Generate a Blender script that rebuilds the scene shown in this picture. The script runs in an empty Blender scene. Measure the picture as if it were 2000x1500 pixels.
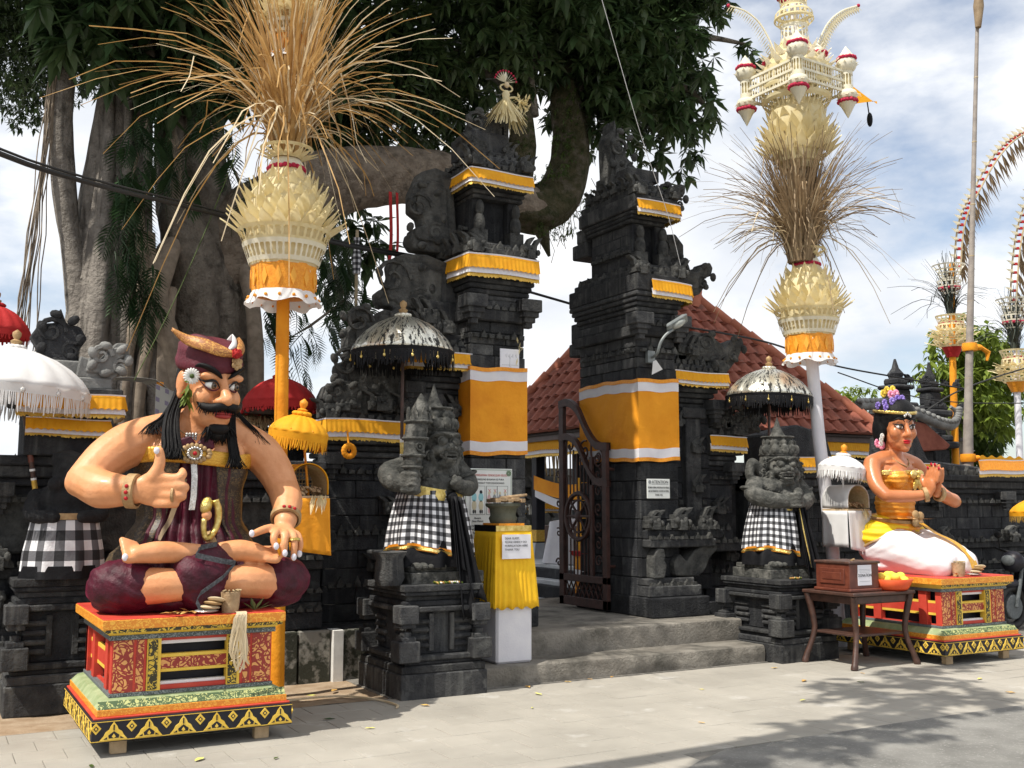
import bpy, bmesh, math, random
from math import sin, cos, pi, radians, sqrt, atan2
from mathutils import Vector, Matrix, Euler, noise as mnoise

rnd = random.Random(7)
SC = bpy.context.scene
COL = SC.collection

# ---------------------------------------------------------------- camera
cam_d = bpy.data.cameras.new("camera")
cam = bpy.data.objects.new("camera", cam_d)
COL.objects.link(cam)
cam_d.sensor_width = 36.0
cam_d.lens = 37.08
cam_d.clip_end = 3000
cam.location = (0, 0, 1.6)
cam.rotation_euler = (radians(90 + 6.51), 0, radians(-29.1))
SC.camera = cam

# ---------------------------------------------------------------- light
SUN_EL, SUN_AZ = radians(57), radians(-100)       # azimuth from +Y, clockwise
sun_dir = Vector((sin(SUN_AZ) * cos(SUN_EL), cos(SUN_AZ) * cos(SUN_EL), sin(SUN_EL)))
sd = bpy.data.lights.new("sun", 'SUN')
sd.energy = 4.6
sd.angle = radians(0.55)
sd.color = (1.0, 0.95, 0.86)
sun = bpy.data.objects.new("sun", sd)
COL.objects.link(sun)
sun.rotation_euler = (-sun_dir).to_track_quat('-Z', 'Y').to_euler()
sun.location = (0, 0, 30)

world = bpy.data.worlds.new("World")
SC.world = world
world.use_nodes = True
wt = world.node_tree
for n in list(wt.nodes):
    wt.nodes.remove(n)
wo = wt.nodes.new("ShaderNodeOutputWorld")
wb = wt.nodes.new("ShaderNodeBackground")
sky = wt.nodes.new("ShaderNodeTexSky")
sky.sky_type = 'NISHITA'
sky.sun_disc = False
sky.sun_elevation = SUN_EL
sky.sun_rotation = SUN_AZ
sky.altitude = 200
sky.air_density = 1.0
sky.dust_density = 1.2
tc = wt.nodes.new("ShaderNodeTexCoord")
mp = wt.nodes.new("ShaderNodeMapping")
mp.inputs['Scale'].default_value = (1.0, 1.0, 2.1)
mp.inputs['Location'].default_value = (0.35, 0.1, 0.12)
nz = wt.nodes.new("ShaderNodeTexNoise")
nz.inputs['Scale'].default_value = 2.6
nz.inputs['Detail'].default_value = 9
nz.inputs['Roughness'].default_value = 0.55
rp = wt.nodes.new("ShaderNodeValToRGB")
rp.color_ramp.elements[0].position = 0.37
rp.color_ramp.elements[0].color = (.16, .16, .16, 1)
rp.color_ramp.elements[1].position = 0.50
rp.color_ramp.elements[1].color = (1, 1, 1, 1)
nz2 = wt.nodes.new("ShaderNodeTexNoise")
nz2.inputs['Scale'].default_value = 4.5
nz2.inputs['Detail'].default_value = 6
rp2 = wt.nodes.new("ShaderNodeValToRGB")
rp2.color_ramp.elements[0].position = 0.32
rp2.color_ramp.elements[0].color = (5.4, 5.7, 6.2, 1)
rp2.color_ramp.elements[1].position = 0.66
rp2.color_ramp.elements[1].color = (8.2, 8.2, 8.2, 1)
mx = wt.nodes.new("ShaderNodeMix")
mx.data_type = 'RGBA'
L = wt.links.new
L(tc.outputs['Generated'], mp.inputs['Vector'])
L(mp.outputs[0], nz.inputs['Vector'])
L(mp.outputs[0], nz2.inputs['Vector'])
L(nz.outputs['Fac'], rp.inputs['Fac'])
L(nz2.outputs['Fac'], rp2.inputs['Fac'])
L(rp.outputs['Color'], mx.inputs['Factor'])
L(sky.outputs[0], mx.inputs[6])
L(rp2.outputs['Color'], mx.inputs[7])
L(mx.outputs[2], wb.inputs['Color'])
wb.inputs['Strength'].default_value = 0.125
L(wb.outputs[0], wo.inputs['Surface'])

SC.view_settings.view_transform = 'Standard'
SC.view_settings.look = 'None'
SC.view_settings.gamma = 1
SC.view_settings.use_curve_mapping = False
SC.view_settings.exposure = 0.28

# ---------------------------------------------------------------- helpers: objects
def tag(o, label=None, cat=None, group=None, kind=None):
    if label: o["label"] = label
    if cat: o["category"] = cat
    if group: o["group"] = group
    if kind: o["kind"] = kind
    return o

def thing(name, label, cat, loc=(0, 0, 0), rotz=0, group=None):
    o = bpy.data.objects.new(name, None)
    COL.objects.link(o)
    o.empty_display_size = 0.1
    o.location = loc
    o.rotation_euler = (0, 0, rotz)
    return tag(o, label, cat, group)

def copy_tree(o, parent=None):
    c = o.copy()
    COL.objects.link(c)
    if parent: c.parent = parent
    for ch in [x for x in COL.objects if x.parent == o]:
        copy_tree(ch, c)
    return c

class MB:
    """collects geometry; build() links it as one mesh object"""
    def __init__(s):
        s.v = []; s.f = []; s.uv = []; s.mi = []; s.m = 0
    def face(s, idx, uv=None):
        s.f.append(tuple(idx)); s.uv.append(uv); s.mi.append(s.m)
    def add(s, vs, fs, uvs=None):
        b = len(s.v)
        s.v += [tuple(p) for p in vs]
        for k, f in enumerate(fs):
            s.face([b + i for i in f], uvs[k] if uvs else None)
        return s
    def box(s, x0, x1, y0, y1, z0, z1):
        vs = [(x0,y0,z0),(x1,y0,z0),(x1,y1,z0),(x0,y1,z0),(x0,y0,z1),(x1,y0,z1),(x1,y1,z1),(x0,y1,z1)]
        fs = [(3,2,1,0),(4,5,6,7),(0,1,5,4),(1,2,6,5),(2,3,7,6),(3,0,4,7)]
        uvs = []
        for f in fs:
            p = [vs[i] for i in f]
            n = (Vector(p[1]) - Vector(p[0])).cross(Vector(p[2]) - Vector(p[1]))
            a = max(range(3), key=lambda i: abs(n[i]))
            uvs.append([(q[1], q[2]) if a == 0 else (q[0], q[2]) if a == 1 else (q[0], q[1]) for q in p])
        return s.add(vs, fs, uvs)
    def cbox(s, c, d, rot=None):
        m = MB().box(-d[0]/2, d[0]/2, -d[1]/2, d[1]/2, -d[2]/2, d[2]/2)
        R = Euler(rot).to_matrix() if rot else Matrix.Identity(3)
        c = Vector(c)
        return s.add([R @ Vector(p) + c for p in m.v], m.f, m.uv)
    def frus(s, c, a, b, z0, z1):
        """truncated pyramid on a rectangle: half sizes a=(x,y) at z0, b at z1"""
        x, y = c
        vs = [(x-a[0],y-a[1],z0),(x+a[0],y-a[1],z0),(x+a[0],y+a[1],z0),(x-a[0],y+a[1],z0),
              (x-b[0],y-b[1],z1),(x+b[0],y-b[1],z1),(x+b[0],y+b[1],z1),(x-b[0],y+b[1],z1)]
        return s.add(vs, [(3,2,1,0),(4,5,6,7),(0,1,5,4),(1,2,6,5),(2,3,7,6),(3,0,4,7)])
    def tube(s, pts, rad, n=8, cap=True, flat=1.0):
        pts = [Vector(p) for p in pts]
        if not isinstance(rad, (list, tuple)): rad = [rad] * len(pts)
        b = len(s.v); N = len(pts)
        t0 = (pts[1] - pts[0]).normalized()
        up = Vector((0, 0, 1)) if abs(t0.z) < 0.9 else Vector((1, 0, 0))
        nrm = t0.cross(up).normalized()
        for i, p in enumerate(pts):
            t = (pts[min(i+1, N-1)] - pts[max(i-1, 0)])
            t = t.normalized() if t.length > 1e-9 else t0
            nrm = (nrm - t * nrm.dot(t))
            nrm = nrm.normalized() if nrm.length > 1e-6 else t.orthogonal().normalized()
            bn = t.cross(nrm)
            for k in range(n):
                a = 2 * pi * k / n
                q = p + (nrm * cos(a) + bn * sin(a) * flat) * rad[i]
                s.v.append(tuple(q))
        L_ = 0
        for i in range(N - 1):
            l2 = L_ + (pts[i+1] - pts[i]).length
            for k in range(n):
                k2 = (k + 1) % n
                s.face((b+i*n+k, b+i*n+k2, b+(i+1)*n+k2, b+(i+1)*n+k),
                       [(k/n, L_), ((k+1)/n, L_), ((k+1)/n, l2), (k/n, l2)])
            L_ = l2
        if cap:
            s.face([b + k for k in range(n)][::-1]); s.face([b + (N-1)*n + k for k in range(n)])
        return s
    def cyl(s, p0, p1, r0, r1=None, n=12):
        return s.tube([p0, p1], [r0, r0 if r1 is None else r1], n)
    def lathe(s, prof, c=(0, 0, 0), n=24, fn=None, cap=True, a0=0, a1=2*pi, sx=1, sy=1):
        """prof [(r,z)] bottom to top; fn(a,k,r,z)->(r,z)"""
        full = abs(a1 - a0 - 2*pi) < 1e-6
        m = n if full else n + 1
        b = len(s.v); K = len(prof)
        for k, (r, z) in enumerate(prof):
            for i in range(m):
                a = a0 + (a1 - a0) * i / n
                rr, zz = fn(a, k, r, z) if fn else (r, z)
                s.v.append((c[0] + rr*cos(a)*sx, c[1] + rr*sin(a)*sy, c[2] + zz))
        rm = max(p[0] for p in prof)
        h = [0]
        for k in range(1, K):
            h.append(h[-1] + math.hypot(prof[k][0]-prof[k-1][0], prof[k][1]-prof[k-1][1]))
        for k in range(K - 1):
            for i in range(n):
                j = (i + 1) % m
                u0, u1 = rm*(a1-a0)*i/n, rm*(a1-a0)*(i+1)/n
                s.face((b+k*m+i, b+k*m+j, b+(k+1)*m+j, b+(k+1)*m+i), [(u0,h[k]),(u1,h[k]),(u1,h[k+1]),(u0,h[k+1])])
        if cap and full:
            s.face([b + i for i in range(n)][::-1]); s.face([b + (K-1)*m + i for i in range(n)])
        return s
    def ell(s, c, r, rot=None, n=12, m=8):
        if not isinstance(r, (list, tuple)): r = (r, r, r)
        R = Euler(rot).to_matrix() if rot else None
        b = len(s.v); c = Vector(c)
        def put(x, y, z):
            p = Vector((x*r[0], y*r[1], z*r[2]))
            if R: p = R @ p
            s.v.append(tuple(p + c))
        put(0, 0, -1)
        for j in range(1, m):
            t = -pi/2 + pi*j/m
            for i in range(n):
                a = 2*pi*i/n
                put(cos(t)*cos(a), cos(t)*sin(a), sin(t))
        put(0, 0, 1)
        for i in range(n):
            s.face((b, b+1+(i+1) % n, b+1+i))
            s.face((b+1+(m-2)*n+i, b+1+(m-2)*n+(i+1) % n, b+1+(m-1)*n))
        for j in range(m - 2):
            for i in range(n):
                s.face((b+1+j*n+i, b+1+j*n+(i+1) % n, b+1+(j+1)*n+(i+1) % n, b+1+(j+1)*n+i))
        return s
    def prism(s, pts, y0, y1, ax='y'):
        """polygon pts in (x,z) extruded along y (ax='x': pts are (y,z), extruded along x; 'z': (x,y))"""
        ar = sum(pts[i][0]*pts[(i+1) % len(pts)][1] - pts[(i+1) % len(pts)][0]*pts[i][1] for i in range(len(pts)))
        if ar < 0: pts = pts[::-1]
        n = len(pts); b = len(s.v)
        for y in (y0, y1):
            for p in pts:
                s.v.append((p[0], y, p[1]) if ax == 'y' else (y, p[0], p[1]) if ax == 'x' else (p[0], p[1], y))
        flip = (ax == 'y')
        def fc(ix, uv=None): s.face(ix if flip else ix[::-1], uv if flip or not uv else uv[::-1])
        fc([b + i for i in range(n)], [tuple(p) for p in pts]); fc([b + n + i for i in range(n)][::-1], [tuple(p) for p in pts][::-1])
        for i in range(n):
            j = (i + 1) % n
            fc([b+j, b+i, b+n+i, b+n+j])
        return s
    def grid(s, fn, nu, nv, su=1, sv=1, close=False):
        b = len(s.v); m = nu if close else nu + 1
        for j in range(nv + 1):
            for i in range(m):
                s.v.append(tuple(fn(i/nu, j/nv)))
        for j in range(nv):
            for i in range(nu):
                k = (i + 1) % m
                s.face((b+j*m+i, b+j*m+k, b+(j+1)*m+k, b+(j+1)*m+i),
                       [(su*i/nu, sv*j/nv), (su*(i+1)/nu, sv*j/nv), (su*(i+1)/nu, sv*(j+1)/nv), (su*i/nu, sv*(j+1)/nv)])
        return s
    def ribbon(s, pts, w, side=None, taper=None, fold=0.0):
        """flat strip along pts with width w (list or number)"""
        pts = [Vector(p) for p in pts]; N = len(pts); b = len(s.v)
        for i, p in enumerate(pts):
            t = (pts[min(i+1, N-1)] - pts[max(i-1, 0)]).normalized()
            sd_ = Vector(side) if side is not None else t.cross(Vector((0, 0, 1)))
            if sd_.length < 1e-5: sd_ = Vector((1, 0, 0))
            sd_.normalize()
            ww = w[i] if isinstance(w, (list, tuple)) else w
            s.v.append(tuple(p - sd_*ww/2)); s.v.append(tuple(p + sd_*ww/2))
        for i in range(N - 1):
            s.face((b+2*i, b+2*i+1, b+2*i+3, b+2*i+2), [(0, i/(N-1)), (1, i/(N-1)), (1, (i+1)/(N-1)), (0, (i+1)/(N-1))])
        return s
    def mirror_merge(s, o, M):
        s.add([M @ Vector(p) for p in o.v], [f[::-1] for f in o.f]); return s
    def xf(s, M):
        s.v = [tuple(M @ Vector(p)) for p in s.v]; return s
    def join(s, o):
        b = len(s.v); s.v += o.v
        for k, f in enumerate(o.f):
            s.f.append(tuple(b + i for i in f)); s.uv.append(o.uv[k]); s.mi.append(o.mi[k] if s.m == 0 else s.m)
        return s
    def mesh(s, name, mats, smooth=None, bevel=0, off=None):
        me = bpy.data.meshes.new(name)
        vs = s.v if off is None else [(p[0]-off[0], p[1]-off[1], p[2]-off[2]) for p in s.v]
        me.from_pydata(vs, [], s.f)
        mats = mats if isinstance(mats, (list, tuple)) else [mats]
        for m in mats: me.materials.append(MT[m] if isinstance(m, str) else m)
        if len(mats) > 1: me.polygons.foreach_set("material_index", s.mi)
        if any(u is not None for u in s.uv):
            ul = me.uv_layers.new(name="UVMap")
            flat = []
            for k, f in enumerate(s.f):
                u = s.uv[k]
                for q in range(len(f)):
                    flat += list(u[q]) if u else [0.0, 0.0]
            ul.data.foreach_set("uv", flat)
        if bevel:
            bm = bmesh.new(); bm.from_mesh(me)
            bmesh.ops.bevel(bm, geom=[e for e in bm.edges if len(e.link_faces) == 2 and e.calc_face_angle(0) > 0.4],
                            offset=bevel, segments=1, affect='EDGES', clamp_overlap=True)
            bm.to_mesh(me); bm.free()
        if smooth is not None:
            me.polygons.foreach_set("use_smooth", [True] * len(me.polygons))
            if smooth < 180: me.set_sharp_from_angle(angle=radians(smooth))
        me.update()
        return me
    def build(s, name, mats, parent=None, smooth=None, bevel=0, world_=True, solid=0, sub=0):
        off = parent.matrix_world_loc if False else None
        if parent is not None and world_:
            off = Vector(parent.location)
            p = parent.parent
            while p: off += Vector(p.location); p = p.parent
        o = bpy.data.objects.new(name, s.mesh(name, mats, smooth, bevel, off))
        COL.objects.link(o)
        if parent is not None: o.parent = parent
        if solid:
            md = o.modifiers.new("thickness", 'SOLIDIFY'); md.thickness = solid; md.offset = 0
        if sub:
            md = o.modifiers.new("smooth", 'SUBSURF'); md.levels = sub; md.render_levels = sub
        return o

def put(name, me, parent=None, loc=(0, 0, 0), rot=None, scale=None):
    """link an object that shares mesh data"""
    o = bpy.data.objects.new(name, me)
    COL.objects.link(o)
    o.location = loc
    if rot: o.rotation_euler = rot
    if scale: o.scale = scale
    if parent is not None:
        o.parent = parent
        b = Vector(parent.location); p = parent.parent
        while p: b += Vector(p.location); p = p.parent
        o.location = Vector(loc) - b
    return o

TMP = bpy.data.scenes.new("tmp_build")
def remesh(mb, voxel, smooth_it=4, factor=0.5):
    """fuse overlapping closed shapes into one continuous surface"""
    me = bpy.data.meshes.new("tmp"); me.from_pydata(mb.v, [], mb.f)
    o = bpy.data.objects.new("tmp", me); TMP.collection.objects.link(o)
    md = o.modifiers.new("r", 'REMESH'); md.mode = 'VOXEL'; md.voxel_size = voxel
    if smooth_it:
        ms = o.modifiers.new("s", 'SMOOTH'); ms.factor = factor; ms.iterations = smooth_it
    with bpy.context.temp_override(scene=TMP, view_layer=TMP.view_layers[0]): dg = bpy.context.evaluated_depsgraph_get()
    ev = o.evaluated_get(dg)
    r = bpy.data.meshes.new_from_object(ev)
    bpy.data.objects.remove(o); bpy.data.meshes.remove(me)
    return r

def mesh_obj(name, me, mats, parent=None, off=None, smooth=True):
    me.materials.clear()
    for m in (mats if isinstance(mats, (list, tuple)) else [mats]): me.materials.append(MT[m])
    if parent is not None:
        b = Vector(parent.location); p = parent.parent
        while p: b += Vector(p.location); p = p.parent
        me.transform(Matrix.Translation(-b))
    if smooth: me.polygons.foreach_set("use_smooth", [True] * len(me.polygons))
    o = bpy.data.objects.new(name, me); COL.objects.link(o)
    if parent is not None: o.parent = parent
    return o

def text(name, s, size, loc, rot, mat, parent=None, align='LEFT', ext=0.0006, space=1.0, sx=1.0):
    cu = bpy.data.curves.new(name, 'FONT'); cu.body = s; cu.size = size; cu.align_x = align
    cu.extrude = ext; cu.space_character = space; cu.resolution_u = 3
    o = bpy.data.objects.new(name, cu); TMP.collection.objects.link(o)
    with bpy.context.temp_override(scene=TMP, view_layer=TMP.view_layers[0]): dg = bpy.context.evaluated_depsgraph_get()
    me = bpy.data.meshes.new_from_object(o.evaluated_get(dg))
    bpy.data.objects.remove(o); bpy.data.curves.remove(cu)
    me.materials.clear(); me.materials.append(MT[mat])
    return put(name, me, parent, loc, rot, (sx, 1, 1))

def lerp(a, b, t): return a + (b - a) * t
def vl(a, b, t): return Vector(a).lerp(Vector(b), t)
def spline(pts, n):
    """Catmull-Rom through pts, n samples per span"""
    P = [Vector(p) for p in pts]; P = [2*P[0]-P[1]] + P + [2*P[-1]-P[-2]]
    out = []
    for i in range(1, len(P) - 2):
        for k in range(n):
            t = k / n
            a, b, c, d = P[i-1], P[i], P[i+1], P[i+2]
            out.append(0.5*((2*b) + (c-a)*t + (2*a-5*b+4*c-d)*t*t + (3*b-a-3*c+d)*t**3))
    out.append(P[-2]); return out
def limb(mb, pts, rad, n=14, per=5):
    """tapered closed tube with rounded ends"""
    sp = spline(pts, per); rr = []
    for i in range(len(rad) - 1):
        for k in range(per): rr.append(lerp(rad[i], rad[i+1], k/per))
    rr.append(rad[-1])
    mb.tube(sp, rr, n); mb.ell(sp[0], rad[0]*0.995, n=n); mb.ell(sp[-1], rad[-1]*0.995, n=n)
    return mb

# ---------------------------------------------------------------- materials
MT = {}
def nn(nt, t, **kw):
    n = nt.nodes.new(t)
    for k, v in kw.items(): setattr(n, k, v)
    return n
def mat(name, c1, c2=None, scale=6.0, rough=0.75, bump=0.0, bscale=40.0, metal=0.0, spec=0.35, rand=0.0, lo=0.35, hi=0.65,
        c3=None, s3=2.0, lo3=0.55, hi3=0.7, streak=None, world=False, stint=None, sheen=0.0, trans=0.0, bdist=0.02, sub=0.0, coat=0.0, detail=5):
    m = bpy.data.materials.new(name); m.use_nodes = True; nt = m.node_tree
    b = nt.nodes["Principled BSDF"]; l = nt.links.new
    b.inputs['Roughness'].default_value = rough; b.inputs['Metallic'].default_value = metal
    b.inputs['Specular IOR Level'].default_value = spec
    if sheen: b.inputs['Sheen Weight'].default_value = sheen; b.inputs['Sheen Roughness'].default_value = 0.4
    if stint: b.inputs['Sheen Tint'].default_value = (*stint, 1)
    if coat: b.inputs['Coat Weight'].default_value = coat; b.inputs['Coat Roughness'].default_value = 0.15
    tc = nn(nt, "ShaderNodeTexCoord"); col = None
    oi = nn(nt, "ShaderNodeObjectInfo")
    vm = nn(nt, "ShaderNodeVectorMath", operation='MULTIPLY_ADD')
    l(oi.outputs['Random'], vm.inputs[1]) if False else None
    vm.inputs[1].default_value = (1, 1, 1)
    cb = nn(nt, "ShaderNodeCombineXYZ")
    ml = nn(nt, "ShaderNodeMath", operation='MULTIPLY'); ml.inputs[1].default_value = 37.0
    l(oi.outputs['Random'], ml.inputs[0])
    for k in range(3): l(ml.outputs[0], cb.inputs[k])
    l(tc.outputs['Object'], vm.inputs[0]); l(cb.outputs[0], vm.inputs[2])
    vec = vm.outputs[0]
    if world: vec = nn(nt, "ShaderNodeNewGeometry").outputs['Position']
    def noise(sc, det=5, rg=0.6):
        n = nn(nt, "ShaderNodeTexNoise"); n.inputs['Scale'].default_value = sc; n.inputs['Detail'].default_value = det
        n.inputs['Roughness'].default_value = rg
        l(vec, n.inputs['Vector']); return n.outputs['Fac']
    def ramp(v, a, z):
        r = nn(nt, "ShaderNodeMapRange"); r.inputs[1].default_value = a; r.inputs[2].default_value = z
        l(v, r.inputs[0]); return r.outputs[0]
    def mixc(fac, a, bb):
        x = nn(nt, "ShaderNodeMix", data_type='RGBA')
        l(fac, x.inputs['Factor'])
        for q, y in ((6, a), (7, bb)):
            if hasattr(y, 'default_value'): l(y, x.inputs[q])
            else: x.inputs[q].default_value = (*y, 1)
        return x.outputs[2]
    if c2 is not None:
        col = mixc(ramp(noise(scale, detail), lo, hi), c1, c2)
    if c3 is not None:
        col = mixc(ramp(noise(s3), lo3, hi3), col if col is not None else c1, c3)
    if streak is not None:
        sv = nn(nt, "ShaderNodeVectorMath", operation='MULTIPLY'); sv.inputs[1].default_value = (9, 9, .9); l(vec, sv.inputs[0])
        sn = nn(nt, "ShaderNodeTexNoise"); sn.inputs['Scale'].default_value = 1.6; sn.inputs['Detail'].default_value = 4; l(sv.outputs[0], sn.inputs['Vector'])
        col = mixc(ramp(sn.outputs['Fac'], .54, .74), col if col is not None else c1, streak)
    if rand:
        h = nn(nt, "ShaderNodeHueSaturation")
        r2 = nn(nt, "ShaderNodeMapRange"); r2.inputs[3].default_value = 1 - rand; r2.inputs[4].default_value = 1 + rand
        l(oi.outputs['Random'], r2.inputs[0]); l(r2.outputs[0], h.inputs['Value'])
        if col is not None: l(col, h.inputs['Color'])
        else: h.inputs['Color'].default_value = (*c1, 1)
        col = h.outputs[0]
    if col is not None: l(col, b.inputs['Base Color'])
    else: b.inputs['Base Color'].default_value = (*c1, 1)
    if bump:
        bp = nn(nt, "ShaderNodeBump"); bp.inputs['Strength'].default_value = bump; bp.inputs['Distance'].default_value = bdist
        l(noise(bscale, 6, 0.65), bp.inputs['Height']); l(bp.outputs[0], b.inputs['Normal'])
    if trans:
        tr = nn(nt, "ShaderNodeBsdfTranslucent"); ms = nn(nt, "ShaderNodeMixShader"); ms.inputs[0].default_value = trans
        if col is not None: l(col, tr.inputs['Color'])
        else: tr.inputs['Color'].default_value = (*c1, 1)
        l(b.outputs[0], ms.inputs[1]); l(tr.outputs[0], ms.inputs[2]); l(ms.outputs[0], nt.nodes["Material Output"].inputs[0])
    MT[name] = m
    return m

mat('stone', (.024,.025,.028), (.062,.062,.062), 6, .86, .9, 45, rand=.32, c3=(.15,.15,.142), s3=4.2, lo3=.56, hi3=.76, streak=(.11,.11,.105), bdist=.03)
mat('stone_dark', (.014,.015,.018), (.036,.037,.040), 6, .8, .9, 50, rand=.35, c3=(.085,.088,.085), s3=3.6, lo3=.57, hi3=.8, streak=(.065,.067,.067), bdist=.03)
mat('stone_carved', (.03,.031,.031), (.085,.084,.078), 9, .9, 1.0, 30, rand=.15, c3=(.16,.16,.15), s3=4, lo3=.55, hi3=.8, bdist=.03)
mat('stone_grey', (.13,.13,.125), (.24,.24,.23), 6, .9, .6, 50, rand=.15)
mat('statue', (.042,.043,.039), (.11,.108,.097), 14, .92, 1.0, 42, c3=(.20,.195,.175), s3=7, lo3=.52, hi3=.78, bdist=.02)
mat('mortar', (.05,.05,.05), (.11,.11,.1), 8, .95, .5, 60)
mat('concrete', (.19,.172,.145), (.30,.275,.235), 4, .92, .9, 40, c3=(.07,.066,.055), s3=2.6, lo3=.46, hi3=.72, bdist=.03, world=True)
mat('paver', (.31,.288,.248), (.435,.405,.35), 1.1, .92, .6, 90, rand=.025, c3=(.50,.48,.44), s3=2.4, lo3=.60, hi3=.74, world=True, lo=.3, hi=.7, detail=9)
mat('paver_base', (.17,.16,.14), (.27,.25,.22), 9, .95, .5, 70)
mat('asphalt', (.20,.195,.18), (.33,.32,.295), 2.0, .95, .9, 160, c3=(.40,.39,.36), s3=45, lo3=.56, hi3=.7, detail=10)
mat('dirt', (.30,.21,.13), (.42,.32,.22), 7, .95, .6, 60)
mat('lichen_block', (.25,.24,.21), (.04,.042,.03), 7, .92, .5, 50, lo=.45, hi=.55)
mat('white_line', (.62,.61,.58), (.75,.74,.7), 9, .85, .2, 60)
mat('bark_tan', (.20,.155,.115), (.38,.31,.24), 7, .92, 1.0, 15, c3=(.10,.08,.06), s3=5, bdist=.10)
mat('bark', (.15,.125,.10), (.31,.27,.22), 6, .92, 1.0, 16, c3=(.045,.038,.03), s3=4, streak=(.25,.22,.18), bdist=.10)
mat('bark_smooth', (.17,.15,.13), (.34,.305,.265), 4, .88, 1.0, 12, c3=(.06,.052,.045), s3=4, streak=(.07,.06,.05), bdist=.08)
mat('moss', (.035,.04,.012), (.10,.085,.045), 9, .95, 1.0, 14, c3=(.17,.14,.11), s3=5, lo3=.5, hi3=.7, bdist=.10)
mat('root', (.20,.16,.12), (.32,.26,.2), 9, .9, .4, 40)
def leafmat(name, a, b, rough=.45, trans=.35):
    mat(name, a, b, 2.5, rough, 0, trans=trans, spec=.4)
leafmat('leaf_dark', (.030,.058,.022), (.095,.145,.055), .34, .28)
leafmat('leaf_big', (.040,.080,.030), (.085,.14,.055), .40, .28)
leafmat('leaf_fern', (.026,.058,.024), (.055,.105,.040), .45, .25)
leafmat('leaf_bright', (.11,.17,.02), (.24,.30,.045), .55, .4)
leafmat('leaf_mid', (.05,.09,.02), (.11,.16,.035), .55, .35)
mat('roof_tile', (.20,.055,.034), (.29,.095,.06), 5, .8, .35, 40, rand=.14, c3=(.17,.07,.05), s3=3)
mat('roof_ridge', (.33,.105,.06), (.42,.15,.09), 4, .8, .3, 40, rand=.08)
mat('roof_under', (.03,.025,.02), (.06,.05,.04), 4, .9)
mat('wood_dark', (.045,.022,.016), (.085,.04,.028), 14, .45, .15, 80, spec=.5)
mat('wood_red', (.10,.025,.015), (.16,.045,.025), 12, .35, .1, 60, spec=.5)
mat('wood_raw', (.42,.30,.17), (.55,.40,.24), 15, .7, .2, 60)
mat('bamboo', (.36,.28,.16), (.50,.40,.25), 6, .55, .15, 30)
mat('iron', (.035,.016,.013), (.07,.03,.024), 9, .55, .3, 60)
mat('bamboo_grey', (.22,.19,.17), (.33,.29,.25), 6, .6, .15, 30)
mat('thatch', (.36,.26,.14), (.55,.42,.24), 30, .95, .8, 90)
mat('straw', (.42,.235,.075), (.58,.37,.15), 6, .6, 0, trans=.28, rand=0)
mat('straw_pale', (.68,.54,.33), (.80,.68,.48), 6, .6, 0, trans=.25)
mat('straw_grey', (.24,.165,.095), (.38,.28,.17), 6, .65, 0, trans=.22)
mat('straw_black', (.02,.03,.025), (.05,.06,.045), 6, .6)
mat('palm', (.78,.66,.36), (.86,.77,.50), 9, .6, 0, trans=.30)
mat('palm_white', (.82,.77,.60), (.88,.84,.70), 9, .6, 0, trans=.25)
mat('bloom_red', (.38,.01,.05), (.55,.03,.08), 30, .7, .5, 90)
mat('cloth_orange', (.74,.27,.008), (.82,.33,.015), 3, .75, .5, 14, c3=(.66,.22,.006), s3=1.6)
mat('cloth_yellow', (.80,.345,.008), (.86,.41,.014), 12, .72, .12, 90, trans=.15)
mat('cloth_lemon', (.80,.44,.010), (.86,.51,.015), 9, .75, .2, 60)
mat('cloth_white', (.72,.71,.76), (.80,.79,.82), 6, .8, .15, 60, trans=.12)
mat('cloth_snow', (.80,.79,.78), (.86,.85,.84), 6, .8, .1, 60, trans=.25)
mat('cloth_black', (.004,.004,.005), (.010,.010,.012), 5, .6, .3, 30, spec=.18)
mat('cloth_red', (.42,.018,.018), (.52,.03,.03), 7, .75, .15, 60, trans=.15)
mat('trim_gold', (.62,.36,.05), (.80,.52,.12), 40, .32, .5, 90, metal=.6)
mat('trim_orange', (.74,.25,.015), (.86,.36,.03), 40, .45, .3, 90)
mat('gold_foil', (.55,.38,.08), (.85,.66,.25), 18, .28, .6, 40, metal=.85)
mat('velvet', (.034,.002,.008), (.085,.004,.018), 9, .5, .8, 14, sheen=.16, stint=(.9,.08,.25))
mat('skin', (.64,.275,.115), (.74,.345,.165), 5, .46, .25, 35, spec=.4, coat=.06, c3=(.54,.20,.07), s3=2.2, lo3=.5, hi3=.8)
mat('skin_woman', (.46,.155,.055), (.55,.20,.08), 4, .36, .15, 40, spec=.45, coat=.15)
mat('lip', (.28,.025,.025), (.36,.04,.035), 9, .35)
mat('lip_red', (.55,.02,.03), None, rough=.3)
mat('eye_white', (.85,.84,.80), None, rough=.2, spec=.6)
mat('eye_dark', (.06,.035,.02), (.14,.09,.05), 20, .15, spec=.7)
mat('black_paint', (.008,.008,.009), None, rough=.5)
mat('hair', (.004,.004,.005), (.010,.009,.009), 20, .55, .3, 80, spec=.2)
mat('nail', (.75,.72,.78), None, rough=.3)
mat('nail_red', (.45,.01,.03), None, rough=.25)
mat('paint_red', (.50,.045,.03), (.60,.075,.045), 6, .5, .1, 40)
mat('paint_orange', (.78,.33,.03), (.85,.40,.05), 6, .5, .1, 40)
mat('paint_black', (.010,.010,.016), (.02,.02,.028), 6, .45)
mat('paint_grey', (.10,.115,.12), (.15,.165,.17), 30, .6, .2, 60)
mat('paint_green', (.22,.28,.13), (.36,.41,.23), 9, .6, .3, 50)
mat('paint_white', (.78,.77,.76), (.84,.83,.82), 8, .6)
mat('paint_yellow', (.74,.47,.05), (.84,.58,.10), 9, .5, .2, 50)
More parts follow.
